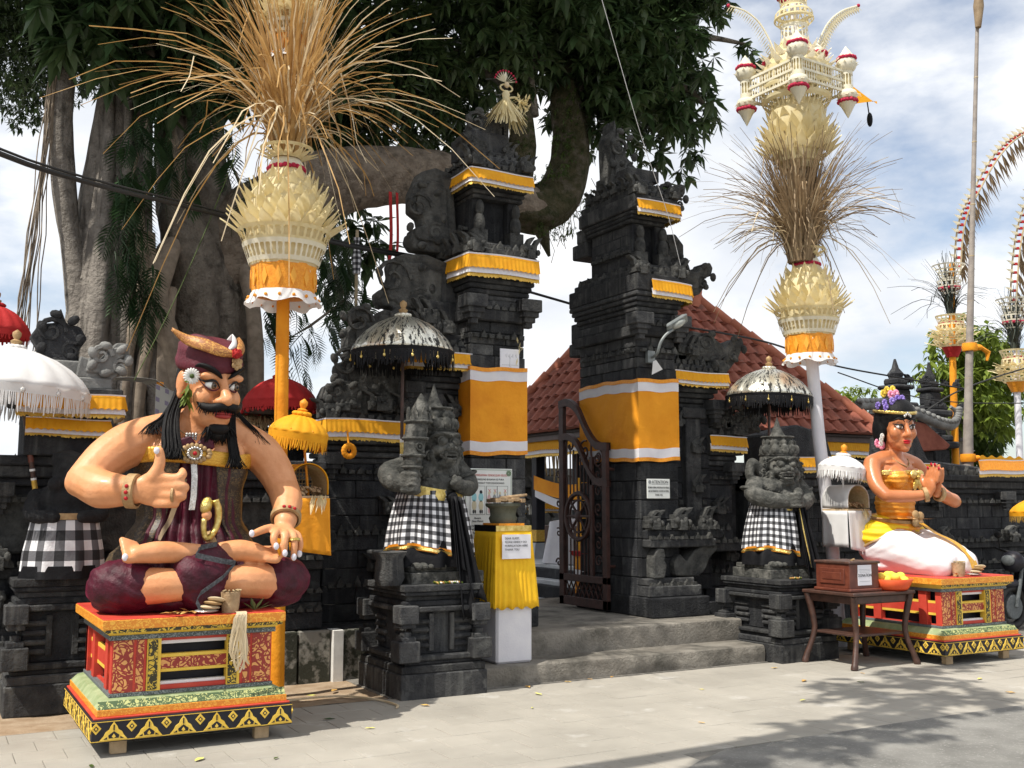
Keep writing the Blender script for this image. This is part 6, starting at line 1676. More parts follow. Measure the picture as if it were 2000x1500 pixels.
# bangles, ring, nails
def bangle(c, ax, r, w, m='bronze', nm='bangle', gems=True):
    ax = Vector(ax).normalized(); e = MB(); o = ax.orthogonal().normalized(); p = ax.cross(o)
    prof = [(-w/2, r), (-w*.4, r+.018), (w*.4, r+.018), (w/2, r)]
    e.grid(lambda u, v: Vector(c)+ax*prof[min(3, int(v*3+.5))][0]+(o*cos(2*pi*u)+p*sin(2*pi*u))*prof[min(3, int(v*3+.5))][1], 28, 3, close=True)
    b = e.build(nm, m, man, smooth=40)
    if gems:
        for k in (-1, 0, 1):
            d = Vector((-.1, -1, 0)); d = (d-ax*d.dot(ax)).normalized(); q = Matrix.Rotation(k*.35+.1, 3, ax) @ d
            MB().ell(Vector(c)+q*(r+.018), .014).build('ruby', 'ruby', b, smooth=180)
bangle((1.262,7.603,1.69), (.9,-.55,-.05), .102, .075); bangle((2.365,7.69,1.505), (-.25,-.65,-.7), .095, .05)
bangle((1.50,7.45,1.663), (1,-.5,0), .036, .02, 'bronze', 'ring', False); bangle((2.36,7.48,1.345), (0,-.2,-1), .031, .022, 'gold_foil', 'ring', False)
for c in ((1.385,7.475,1.965),(2.055,7.475,1.395),(2.215,7.415,1.305),(2.28,7.415,1.255),(2.352,7.435,1.225),(2.41,7.49,1.245),(1.205,7.455,1.25)): MB().ell(c, (.02,.012,.026)).build('nail', 'nail', man, smooth=180)

# ================================================================ kneeling figure with folded palms
wom = thing('kneeling_figure', 'painted kneeling woman figure with palms pressed together, in gold and white', 'figure', (9.55, 8.1, .858))
B = MB()
HR = Matrix.Translation((9.55, 8.25, 2.46)) @ Euler((radians(4), 0, radians(-17))).to_matrix().to_4x4()
H = MB(); H.ell((0, .02, .07), (.185, .215, .235)); H.ell((0, -.06, -.10), (.145, .145, .16)); H.ell((0, -.155, -.235), (.055, .05, .042)); H.ell((0, -.11, -.19), (.10, .09, .07))
for s_ in (-1, 1):
    H.ell((s_*.085, -.125, -.06), (.075, .07, .08)); H.ell((s_*.03, -.212, -.09), (.024, .026, .02)); H.ell((s_*.19, .03, -.03), (.025, .045, .075))
limb(H, [(0, -.18, .06), (0, -.20, .0), (0, -.235, -.075)], [.022, .026, .034], 10); H.ell((0, -.165, -.155), (.07, .045, .04))
hadd(B, H)
limb(B, [(9.55, 8.28, 2.36), (9.55, 8.31, 2.2), (9.55, 8.33, 2.06)], [.105, .095, .13])
limb(B, [(9.24, 8.33, 2.06), (9.4, 8.33, 2.10), (9.55, 8.33, 2.12), (9.7, 8.33, 2.10), (9.87, 8.31, 2.05)], [.095, .10, .105, .10, .095])
B.ell((9.55, 8.32, 1.92), (.29, .19, .24)); B.ell((9.55, 8.32, 1.62), (.235, .18, .26)); B.ell((9.55, 8.36, 1.25), (.34, .30, .26))
for s_ in (-1, 1): B.ell((9.55+s_*.13, 8.16, 1.90), (.12, .10, .11)); B.ell((9.55+s_*.12, 8.22, 2.06), (.1, .04, .02))
limb(B, [(9.23, 8.33, 2.05), (9.17, 8.28, 1.95), (9.12, 8.18, 1.80), (9.13, 8.06, 1.69)], [.10, .09, .08, .07])
limb(B, [(9.13, 8.06, 1.69), (9.26, 7.98, 1.685), (9.38, 7.91, 1.69), (9.49, 7.82, 1.71)], [.07, .072, .062, .05])
limb(B, [(9.88, 8.31, 2.04), (9.96, 8.22, 1.9), (9.99, 8.05, 1.72), (9.97, 7.86, 1.63)], [.10, .088, .078, .07])
limb(B, [(9.97, 7.86, 1.63), (9.86, 7.80, 1.65), (9.74, 7.78, 1.68), (9.61, 7.80, 1.72)], [.07, .072, .062, .05])
for s_ in (-1, 1):
    x = 9.55+s_*.034
    B.ell((x+s_*.012, 7.80, 1.79), (.038, .075, .10), (radians(14), 0, 0))
    for k in range(4):
        y = 7.855-.047*k*1.0; ln = (.13, .165, .16, .12)[k]
        limb(B, [(x, y-.0, 1.85), (x-s_*.006, y-.02, 1.85+ln*.55), (x-s_*.010, y-.035, 1.86+ln)], [.026, .024, .017], 9)
    limb(B, [(x+s_*.02, 7.86, 1.80), (x+s_*.012, 7.90, 1.86), (x, 7.90, 1.92)], [.028, .025, .017], 9)
# legs under the dress
mesh_obj('body', remesh(B, .0105, 5, .5), 'skin_woman', wom)
D = MB()
for s_ in (-1, 1):
    limb(D, [(9.55+s_*.16, 8.42, 1.14), (9.55+s_*.18, 8.05, 1.09), (9.55+s_*.19, 7.72, 1.0), (9.55+s_*.19, 7.60, .97)], [.24, .225, .18, .15])
    limb(D, [(9.55+s_*.19, 7.60, .96), (9.55+s_*.19, 8.0, .94), (9.55+s_*.16, 8.5, .95)], [.12, .12, .11])
D.ell((9.55, 8.42, 1.18), (.37, .30, .27)); D.ell((9.55, 7.72, 1.0), (.24, .18, .14)); D.ell((9.55, 8.05, 1.06), (.28, .4, .18)); D.ell((9.55, 8.3, .93), (.36, .4, .09))
me = remesh(D, .016, 8)
for v, q in zip(me.vertices, [v.normal.copy() for v in me.vertices]): v.co += q*(.014*mnoise.noise((v.co.x*9, v.co.y*3+v.co.z*5, v.co.z*7))+.010*(abs(mnoise.noise((v.co.x*6, v.co.y*5+v.co.z*11, v.co.z*3)))-.25))
mat('dress_white', (.74,.70,.72), (.80,.77,.78), 4, .6, .15, 30, sheen=.15)
mesh_obj('white_skirt', me, 'dress_white', wom)
e = MB(); e.ell((9.55, 8.42, 1.25), (.43, .36, .26), n=32, m=20); me = remesh(e, .014, 3)
for v, q in zip(me.vertices, [v.normal.copy() for v in me.vertices]): v.co += q*.008*sin(v.co.z*70+v.co.x*6+3*mnoise.noise(v.co*4))
bm = bmesh.new(); bm.from_mesh(me); pn = Vector((0, .42, 1)).normalized()
bmesh.ops.bisect_plane(bm, geom=bm.verts[:]+bm.edges[:]+bm.faces[:], plane_co=(9.55, 8.42, 1.14), plane_no=pn, clear_inner=True)
bm.to_mesh(me); bm.free()
mat('sash_yellow', (.80,.53,.012), (.86,.60,.02), 6, .55, .2, 40)
mesh_obj('yellow_sash', me, 'sash_yellow', wom)
lc = []
for k in range(49):
    a = 2*pi*k/48; r = 1.0
    for _ in range(6):
        y = 8.42+.365*r*sin(a); z = 1.14-.42*(y-8.42); r = sqrt(max(.05, 1-((z-1.25)/.26)**2))
    lc.append((9.55+.437*r*cos(a), 8.42+.367*r*sin(a), z))
MB().tube(lc, .013, 6).build('sash_lace', 'bronze', wom, smooth=60)
def ring(c, hw, hd, z0, z1, nm, m, par=wom, folds=0, amp=0, tilt=0, n=60, nv=6):
    e = MB(); e.grid(lambda u, v: (c[0]+(hw(lerp(z0,z1,v))+amp*sin(v*folds*2*pi+u*5))*cos(2*pi*u), c[1]+(hd(lerp(z0,z1,v))+amp*sin(v*folds*2*pi+u*5))*sin(2*pi*u), lerp(z0,z1,v)+tilt*sin(2*pi*u)), n, nv, 1.8, z1-z0, close=True)
    return e.build(nm, m, par, smooth=80, solid=.005)
mat('satin_gold', (.72,.27,.02), (.84,.40,.05), 9, .30, .5, 25, spec=.6, metal=.25)
e = MB()
b2 = MB(); b2.ell((9.55, 8.32, 1.90), (.305, .205, .22)); b2.ell((9.55, 8.32, 1.62), (.252, .197, .28)); b2.box(9.2, 9.9, 8.0, 8.6, 1.42, 1.44)
for s_ in (-1, 1): b2.ell((9.55+s_*.13, 8.155, 1.885), (.128, .112, .112))
me = remesh(b2, .012, 4)
bm = bmesh.new(); bm.from_mesh(me)
for zc, keep in ((1.965, -1), (1.44, 1)):
    r_ = bmesh.ops.bisect_plane(bm, geom=bm.verts[:]+bm.edges[:]+bm.faces[:], plane_co=(0, 0, zc), plane_no=(0, 0, 1), clear_outer=(keep < 0), clear_inner=(keep > 0))
bm.to_mesh(me); bm.free()
for v, q in zip(me.vertices, [v.normal.copy() for v in me.vertices]): v.co += Vector((q.x, q.y, 0))*.005*sin(v.co.z*110+2*mnoise.noise(v.co*5))
mesh_obj('gold_bodice', me, 'satin_gold', wom)
ring((9.55, 8.31), lambda z: .312, lambda z: .215, 1.92, 1.975, 'bodice_band', 'gold_foil', wom)
ring((9.55, 8.34), lambda z: .285+(1.45-z)*.35, lambda z: .235+(1.45-z)*.35, 1.36, 1.45, 'waist_belt', 'trim_orange', wom, tilt=.04); ring((9.55, 8.34), lambda z: .300, lambda z: .250, 1.425, 1.462, 'belt_braid', 'bronze', wom, tilt=.04)
e = MB()
for k in range(4): e.ell((9.60+.05*cos(k*1.6+.6), 8.06, 1.44+.055*sin(k*1.6+.6)), (.055, .03, .05), (0, k, 0))
e.build('belt_flower', 'bronze', wom, smooth=180)
e = MB(); ribbonfall(e, [(9.62,8.05,1.40),(9.66,7.90,1.30),(9.70,7.68,1.20),(9.70,7.50,1.06),(9.70,7.44,.92)], (.07,.12), 1, .004, 6); e.build('gold_trim_band', 'brocade_gold', wom, smooth=80)
e = MB()
for s_ in (-1, 1): e.ell((9.62+s_*.05, 8.06, 1.93), (.06, .03, .05), (0, s_*.5, 0)); e.ell((9.62+s_*.03, 8.06, 1.82), (.035, .02, .07), (0, s_*-.3, 0))
e.ell((9.62, 8.045, 1.90), .025); e.build('bodice_bow', 'gold_foil', wom, smooth=180)
MB().tube(spline([(9.42,8.26,2.14),(9.48,8.18,2.06),(9.58,8.14,2.02),(9.66,8.2,2.08),(9.69,8.27,2.14)], 6), .007, 6).build('necklace', 'bronze', wom)
man_keep = man; man = wom
bangle((9.47,7.83,1.705), (.7,-.6,.2), .062, .05, 'bronze', 'bangle', False); bangle((9.64,7.79,1.71), (-.95,.1,.2), .062, .05, 'bronze', 'bangle', False)
man = man_keep
for k in range(4):
    y = 7.82-.047*k; ln = (.13, .165, .16, .12)[k]; MB().ell((9.505, y-.002, 1.865+ln), (.008, .014, .018)).build('nail', 'nail_red', wom, smooth=180)
# face
for s_ in (-1, 1):
    e = MB(); e.ell((s_*.072, -.170, .005), (.042, .03, .026)); e.v = [tuple(HR @ Vector(p)) for p in e.v]; eye = e.build('eye', 'eye_white', wom, smooth=180)
    e = MB(); e.ell((s_*.076, -.190, .006), (.02, .014, .021)); e.v = [tuple(HR @ Vector(p)) for p in e.v]; e.build('iris', 'eye_dark', eye, smooth=180)
    e = MB(); lid = spline([(s_*.03,-.188,-.004),(s_*.06,-.20,.028),(s_*.095,-.186,.028),(s_*.14,-.14,.038)], 5); e.tube([HR @ Vector(p) for p in lid], [.005+.005*sin(pi*k/(len(lid)-1)) for k in range(len(lid))], 6); e.build('eyelid', 'black_paint', eye, smooth=180)
    e = MB(); lid = spline([(s_*.03,-.188,-.006),(s_*.06,-.196,-.018),(s_*.095,-.182,-.012),(s_*.13,-.148,.022)], 5); e.tube([HR @ Vector(p) for p in lid], .003, 6); e.build('eyelid', 'black_paint', eye, smooth=180)
    e = MB(); br = spline([(s_*.022,-.196,.055),(s_*.055,-.203,.088),(s_*.10,-.185,.10),(s_*.145,-.145,.072)], 5); e.tube([HR @ Vector(p) for p in br], [.003+.005*sin(pi*k/(len(br)-1)) for k in range(len(br))], 6); e.build('eyebrow', 'black_paint', wom, smooth=180)
x_ = MB(); x_.ell((0,-.205,-.148),(.05,.02,.012)); x_.ell((0,-.20,-.168),(.042,.022,.016)); e = MB(); hadd(e, x_); e.build('lips', 'lip_red', wom, smooth=180)
x_ = MB(); x_.ell((0,.06,.10),(.218,.225,.235), n=24, m=16); x_.ell((0,.025,.15),(.212,.228,.19), n=24, m=16); x_.ell((0,.14,-.03),(.20,.17,.24), n=24, m=16); x_.ell((-.17,.08,-.02),(.06,.12,.16)); x_.ell((.17,.08,-.02),(.06,.12,.16))
b2 = MB(); hadd(b2, x_); mesh_obj('hair', remesh(b2, .012, 4), 'hair', wom)
e = MB(); e.grid(lambda u, v: HR @ Vector((.232*sin(lerp(-2.0, 2.0, u)), .045-.243*cos(lerp(-2.0, 2.0, u)), .185-.03*(1-abs(2*u-1))+(v-.5)*.034)), 30, 2); e.build('gold_headband', 'gold_foil', wom, smooth=80, solid=.006)
x_ = MB()
for k in range(5): x_.ell(((k-2)*.018, -.212, .125+.03*(2-abs(k-2))*.5), (.011, .01, .018))
e = MB(); hadd(e, x_); e.build('head_jewel', 'jewel', wom, smooth=180)
def posy(nm, m, pts, r):
    e = MB()
    for p in pts:
        c = HR @ Vector(p)
        for k in range(9):
            a = 2*pi*k/9; d = Vector((cos(a)*.76, -cos(a)*.2, sin(a))); e.ell(c+d*r*.62, (r*.36, r*.2, r*.36))
        e.ell(c+Vector((0, -r*.3, 0)), r*.3)
    return e.build(nm, m, wom, smooth=180)
posy('blue_flowers', 'flower_blue', [(-.16,-.02,.27),(-.12,-.10,.29),(-.04,-.08,.32),(-.20,.05,.24),(.03,-.06,.32),(-.18,-.08,.22)], .05)
posy('pink_flowers', 'flower_pink', [(-.06,.02,.37),(.01,.03,.38),(-.20,.06,-.18),(-.17,.03,-.2)], .055); posy('yellow_flowers', 'flower_yellow', [(-.08,.07,.42),(0,.08,.43),(-.13,.06,.38)], .05)
posy('white_earring', 'flower_white', [(-.20,-.03,-.10),(-.205,-.02,-.14),(-.20,-.01,-.18)], .035)
# ================================================================ parasols
def fringe_ring(c, r, z, h, n, w, jit=.4, m=None, flare=0.0):
    mb = MB()
    for k in range(n):
        a = 2*pi*(k+rnd.uniform(-.3, .3))/n; hh = h*rnd.uniform(1-jit, 1); x, y = c[0]+r*cos(a), c[1]+r*sin(a); d = Vector((-sin(a), cos(a), 0))
        o = Vector((rnd.uniform(-.012, .012)+flare*cos(a), rnd.uniform(-.012, .012)+flare*sin(a), 0))
        p, q = Vector((x, y, z)), Vector((x, y, z-hh*.55))+o*.4; e = Vector((x, y, z-hh))+o
        b = len(mb.v); mb.v += [tuple(p-d*w/2), tuple(p+d*w/2), tuple(q-d*w*.6), tuple(q+d*w*.6), tuple(e-d*w*.3), tuple(e+d*w*.3)]
        mb.face((b, b+1, b+3, b+2)); mb.face((b+2, b+3, b+5, b+4))
    return mb
def parasol(label, x, y, zr, r, h, m, base, pole_r=.016, tilt=(0, 0), fringe=('cloth_black', .16, 150, .014), lace=None, pole_m='wood_dark', bands=None, finial='bronze', pole_xy=None, group='ceremonial parasols'):
    t = thing('parasol', label, 'parasol', (pole_xy[0] if pole_xy else x, pole_xy[1] if pole_xy else y, base), group=group)
    T = Matrix.Translation((x, y, zr)) @ Euler((tilt[0], tilt[1], 0)).to_matrix().to_4x4()
    def fin(mb): mb.v = [tuple(T @ Vector(p)) for p in mb.v]; return mb
    pr = [(r, 0), (r*.965, h*.13), (r*.88, h*.33), (r*.74, h*.55), (r*.54, h*.77), (r*.31, h*.93), (r*.10, h*1.03), (.02, h*1.06)]
    rib = lambda a, k, rr, z: (rr*(1+.010*cos(a*16)*(1 if k < 5 else 0)), z-.012*(1-k/7)*(1-abs(cos(a*8))))
    can = fin(MB().lathe(pr, (0, 0, 0), 96, rib, cap=False)).build('canopy', m, t, smooth=60, solid=.004)
    for k in range(8):
        a = 2*pi*k/8+.2; e = MB(); e.tube([(0, 0, h*.55), (r*.5*cos(a), r*.5*sin(a), h*.55), (r*.95*cos(a), r*.95*sin(a), .02)], .006, 5); fin(e).build('rib', pole_m, t)
    if lace: fin(MB().lathe([(r*.99, -lace[1]), (r*1.005, 0)], (0, 0, 0), 80, lambda a, k, rr, z: (rr, z+(.01*sin(a*40) if k == 0 else 0)), cap=False)).build('lace', lace[0], can, smooth=60)
    if fringe: fin(fringe_ring((0, 0), r*1.0, -(lace[1]*.9 if lace else 0), fringe[1], fringe[2], fringe[3])).build('fringe', fringe[0], can)
    e = MB(); e.lathe([(.05, h*1.02), (.06, h*1.06), (.035, h*1.12), (.045, h*1.14+.02), (.02, h*1.16+.03), (.034, h*1.16+.06), (.034, h*1.16+.085), (.004, h*1.16+.11)], (0, 0, 0), 14); fin(e).build('finial', finial, t, smooth=60)
    e = MB()
    for k in range(9):
        a = 2*pi*k/9; e.ell((.05*cos(a), .05*sin(a), h*1.045), (.035, .035, .022))
    fin(e).build('gathered_top', m, t, smooth=60)
    top = T @ Vector((0, 0, h)); bot = Vector((pole_xy[0] if pole_xy else x, pole_xy[1] if pole_xy else y, base))
    pole = MB().tube([bot, top], [pole_r, pole_r], 10).build('pole', pole_m, t, smooth=60)
    for f0, f1, bm_ in (bands or []):
        MB().tube([bot.lerp(top, f0), bot.lerp(top, f1)], pole_r*1.12, 10).build('pole_band', bm_, pole, smooth=60)
    return t, T, can
def beads(can, T, r, n, z, m='gold_foil', s=.014):
    e = MB()
    for k in range(n):
        a = 2*pi*k/n+.3; p = T @ Vector((r*cos(a), r*sin(a), z)); e.ell(p, (s, s*.6, s*1.2)); e.tube([p, p+Vector((0, 0, .05))], .003, 4)
    e.build('coin', m, can, smooth=60)
pb = [(.50, .515, 'paint_white'), (.515, .56, 'paint_yellow'), (.56, .572, 'paint_white'), (.60, .613, 'paint_white'), (.613, .645, 'gold_foil'), (.645, .655, 'paint_white')]
t, T, can = parasol('silver and black parasol above the club-bearing guardian', 3.93, 9.2, 3.04, .49, .34, 'mirror_cloth', 0, lace=('cloth_black', .035), fringe=('cloth_black', .17, 260, .014), bands=pb)
beads(can, T, .495, 12, -.09)
t, T, can = parasol('silver and black parasol above the guardian near the donation box', 8.58, 9.25, 2.84, .50, .33, 'mirror_cloth', 0, lace=('cloth_black', .035), fringe=('cloth_black', .15, 260, .014), tilt=(0, .04), bands=pb, pole_xy=(8.50, 9.25))
beads(can, T, .505, 12, -.08)
t, T, can = parasol('big white fringed parasol at the left edge', .585, 9.40, 2.52, .61, .335, 'cloth_snow', 1.03, pole_r=.02, lace=('cloth_snow', .07), fringe=('cloth_snow', .17, 260, .010), tilt=(0, .05), bands=[(.26, .275, 'paint_white'), (.28, .42, 'trim_gold'), (.42, .43, 'paint_white'), (.46, .47, 'paint_white'), (.50, .58, 'wood_red')], pole_xy=(.93, 9.48))
beads(can, T, .61, 14, -.05, 'jewel', .02)
parasol('dark red parasol at the far left edge behind the white one', .50, 10.6, 3.16, .30, .24, 'cloth_red', 0, lace=('cloth_red', .05), fringe=('cloth_red', .05, 100, .01))
t, T, can = parasol('red parasol behind the orange pole', 3.11, 10.4, 2.62, .37, .25, 'cloth_red', 0, lace=('cloth_red', .07), fringe=('cloth_red', .05, 120, .01))
beads(can, T, .37, 12, -.10, 'cloth_red', .018)
t, T, can = parasol('small orange parasol on the offering box by the orange pole', 2.70, 8.48, 2.19, .245, .15, 'cloth_yellow', 1.6, pole_r=.011, lace=('cloth_yellow', .06), fringe=('cloth_yellow', .10, 130, .009), tilt=(.10, .12), pole_m='trim_orange', finial='trim_orange', pole_xy=(2.84, 8.6))
t, T, can = parasol('small white parasol over the white offering box on the right', 8.96, 8.52, 2.00, .26, .14, 'cloth_snow', 1.5, pole_r=.011, lace=('cloth_snow', .05), fringe=('cloth_snow', .10, 110, .010), tilt=(.05, .12), pole_m='paint_white', finial='trim_orange', pole_xy=(9.05, 8.62))
parasol('orange parasol cut off by the right edge', 12.35, 8.4, 1.50, .42, .20, 'cloth_yellow', 0, lace=('cloth_yellow', .05), fringe=('trim_gold', .09, 140, .01), pole_m='bamboo')

# ================================================================ penjor poles
def petal_mesh(L_, w, curve, m, nm='petal'):
    def fn(u, v):
        ww = w*sin(pi*(.10+.90*v)**.75)*.5*(1.05-.25*v); x = (u-.5)*2*ww
        return (x, -L_*(v*.75+curve*v*v*.4), L_*(.62*v-curve*.0)-.35*abs(u-.5)*2*w*.3)
    return MB().grid(fn, 4, 6).mesh(nm, m, smooth=80)
PET = petal_mesh(.21, .125, .15, 'palm'); PET_S = petal_mesh(.12, .06, .3, 'palm'); PET_W = petal_mesh(.09, .055, .2, 'palm_white')
def petals(parent, c, r, z, n, tilt, me=None, s=1.0, j=.12):
    for k in range(n):
        a = 2*pi*(k+rnd.uniform(-.15, .15))/n
        put('petal', me or PET, parent, (c[0]+r*cos(a), c[1]+r*sin(a), z+rnd.uniform(-.006, .006)), (tilt+rnd.uniform(-j, j), rnd.uniform(-j, j), a+pi/2), [s*rnd.uniform(.9, 1.1)]*3)
def lace(parent, c, r0, r1, z0, z1, n=36, m='palm', nm='lace_band', bar=.40):
    """pierced palm-leaf band: two rims with bulging slats between, open in the gaps"""
    mb = MB(); h = z1-z0
    mb.lathe([(r0, 0), (lerp(r0, r1, .22), h*.22)], (c[0], c[1], z0), 48, cap=False); mb.lathe([(lerp(r0, r1, .78), h*.78), (r1, h)], (c[0], c[1], z0), 48, cap=False)
    w = 2*pi*min(r0, r1)/n*bar
    for k in range(n):
        a = 2*pi*k/n; d = Vector((-sin(a), cos(a), 0))
        P = []
        for f, ww in ((.15, 1.2), (.35, .7), (.5, 1.25), (.65, .7), (.85, 1.2)):
            rr = lerp(r0, r1, f); p = Vector((c[0]+rr*cos(a), c[1]+rr*sin(a), z0+h*f)); P.append((p-d*w*ww*.5, p+d*w*ww*.5))
        b = len(mb.v)
        for p, q in P: mb.v += [tuple(p), tuple(q)]
        for i in range(4): mb.face((b+2*i, b+2*i+1, b+2*i+3, b+2*i+2))
    return mb.build(nm, m, parent, smooth=50)
def redring(parent, c, r, z, s=.028, n=26):
    mb = MB()
    for k in range(n):
        a = 2*pi*k/n; mb.ell((c[0]+r*cos(a), c[1]+r*sin(a), z+rnd.uniform(-.006, .006)), (s, s, s*.9), n=7, m=5)
    return mb.build('flower_ring', 'bloom_red', parent, smooth=180)
def straw(parent, c, n, mats, Lr, spread, r0=.10, droop=1.0, w=.016, stiff=.5, name='straw_plume', pw=1.6):
    """a brush of dry grass: most blades stand nearly upright, the outer ones arch over and hang"""
    for m, frac in mats:
        mb = MB()
        for k in range(int(n*frac)):
            a = rnd.uniform(0, 2*pi); L_ = rnd.uniform(*Lr); s_ = rnd.random()**pw*spread; rr = r0*sqrt(rnd.random())
            d = Vector((cos(a), sin(a), 0)); p0 = Vector((c[0], c[1], c[2]))+d*rr; pts = []; kk = rnd.uniform(.6, 1.2)*droop
            cw = Vector((rnd.uniform(-.1, .1), rnd.uniform(-.1, .1), 0))
            for i in range(9):
                f = i/8; out = s_*(.18*f+.72*f*f); z = f*(1-.22*s_) - kk*s_*s_*f**3*.95
                pts.append(p0+(d*out+cw*f*f+Vector((0, 0, z)))*L_)
            if rnd.random() < .07:                     # snapped blades hang from a kink
                kf = rnd.randrange(4, 7)
                for i in range(kf+1, 9): pts[i] = pts[i-1]+Vector((d.x*.05+rnd.uniform(-.03, .03), d.y*.05+rnd.uniform(-.03, .03), -L_*.10))
            for i in range(2, 9): pts[i] = pts[i]+Vector((rnd.gauss(0, .0016), rnd.gauss(0, .0016), rnd.gauss(0, .0016)))*i
            tw = rnd.uniform(-1.2, 1.2); sd0 = d.cross(Vector((0, 0, 1))); sdv = sd0*cos(tw)+(d*.5+Vector((0, 0, .6)))*sin(tw)
            mb.ribbon(pts, [w*(.8 if i == 0 else 1-.09*i) for i in range(9)], sdv)
        tag(mb.build(name, m, parent), kind='stuff')
def basket(t, c, z, s, orange=True):
    """palm-leaf lotus basket: orange skirt with frill, pierced bands, rings of petals, collar"""
    cx, cy = c
    if orange:
        sk = MB().lathe([(.275*s, 0), (.285*s, .12*s), (.29*s, .26*s)], (cx, cy, z), 36, lambda a, k, r, zz: (r*(1+.012*sin(a*9)), zz)).build('orange_skirt', 'trim_orange', t, smooth=60)
        for k in range(14):
            a = 2*pi*k/14; MB().prism([(-.03*s, .13*s), (0, .05*s), (.03*s, .13*s), (0, .22*s)], -.294*s, -.284*s).xf(Matrix.Translation((cx, cy, z)) @ Matrix.Rotation(a, 4, 'Z')).build('gold_lozenge', 'paint_orange', sk)
        MB().lathe([(.33*s, -.085*s), (.30*s, -.03*s), (.28*s, .02*s)], (cx, cy, z), 60, lambda a, k, r, zz: (r*(1+(.05 if k == 0 else .02)*sin(a*12)), zz+(.02*s*sin(a*7) if k == 0 else 0)), cap=False).build('white_frill', 'cloth_snow', t, smooth=60)
        mb = MB()
        for k in range(16): a = 2*pi*k/16; mb.ell((cx+.315*s*cos(a), cy+.315*s*sin(a), z-.04*s), .016*s, n=7, m=5)
        mb.build('orange_bobbles', 'trim_orange', t, smooth=180)
    petals(t, c, .27*s, z+.27*s, 26, radians(118), PET_W, s*.9)
    lace(t, c, .31*s, .375*s, z+.27*s, z+.45*s, 40, 'palm_white'); lace(t, c, .36*s, .42*s, z+.44*s, z+.58*s, 36)
    MB().lathe([(.29*s, z+.25*s), (.34*s, z+.5*s), (.33*s, z+.9*s), (.2*s, z+1.08*s), (.13*s, z+1.2*s)], (cx, cy, 0), 30).build('inner_cone', 'palm', t, smooth=60)
    petals(t, c, .37*s, z+.56*s, 22, radians(2), PET, s*1.0)
    for (r, zz, n, ti) in ((.35, .63, 20, -8), (.325, .71, 18, -16), (.29, .79, 17, -24), (.245, .87, 15, -30), (.20, .94, 13, -34)): petals(t, c, r*s, z+zz*s, n, radians(ti), PET, s)
    lace(t, c, .24*s, .18*s, z+1.0*s, z+1.09*s, 22)
    MB().lathe([(.17*s, z+1.08*s), (.14*s, z+1.13*s), (.16*s, z+1.20*s), (.13*s, z+1.25*s)], (cx, cy, 0), 24).build('neck', 'palm_white', t, smooth=60)
    redring(t, c, .155*s, z+1.165*s, .026*s)
    petals(t, c, .13*s, z+1.27*s, 14, radians(12), PET_S, s*1.3); lace(t, c, .13*s, .24*s, z+1.26*s, z+1.36*s, 20)

pj = thing('penjor', 'tall orange pole with a cream lotus basket and a wide golden straw plume', 'pole', (2.71, 8.95, 0), group='decorated penjor poles')
MB().tube([(2.71,8.95,-.02),(2.695,8.95,1.6),(2.68,8.95,3.4),(2.68,8.95,6.9)], [.062,.06,.057,.05], 16).build('pole', 'cloth_orange', pj, smooth=60)
basket(pj, (2.68, 8.95), 3.42, .98)
straw(pj, (2.69,8.95,4.66), 760, (('straw', .74), ('straw_pale', .26)), (1.3, 2.15), 1.0, .12, .85, .031, pw=2.1)
straw(pj, (2.69,8.95,4.72), 48, (('straw_pale', .6), ('straw', .4)), (.6, 1.35), 1.3, .10, 1.3, .026, name='loose_straw', pw=.4)
basket(pj, (2.69, 8.95), 5.62, .60)
pr_ = thing('penjor', 'white pole with a cream lotus basket, brown straw and a pierced palm tower', 'pole', (9.22, 8.9, 0), group='decorated penjor poles')
MB().tube([(9.24,8.9,-.02),(9.15,8.9,1.2),(9.0,8.9,2.4),(8.93,8.9,3.3),(8.80,8.9,4.4),(8.82,8.9,6.3),(8.83,8.9,8.2)], [.075,.075,.072,.07,.05,.05,.04], 16).build('pole', 'cloth_white', pr_, smooth=60)
basket(pr_, (8.90, 8.9), 3.30, .93)
straw(pr_, (8.82,8.9,4.40), 900, (('straw_grey', .9), ('straw_pale', .10)), (.95, 1.85), .9, .15, .75, .03, pw=1.6)
straw(pr_, (8.82,8.9,4.5), 40, (('straw_grey', .6), ('straw_pale', .4)), (.8, 1.3), 1.3, .10, 1.1, .026, name='loose_straw', pw=.4)
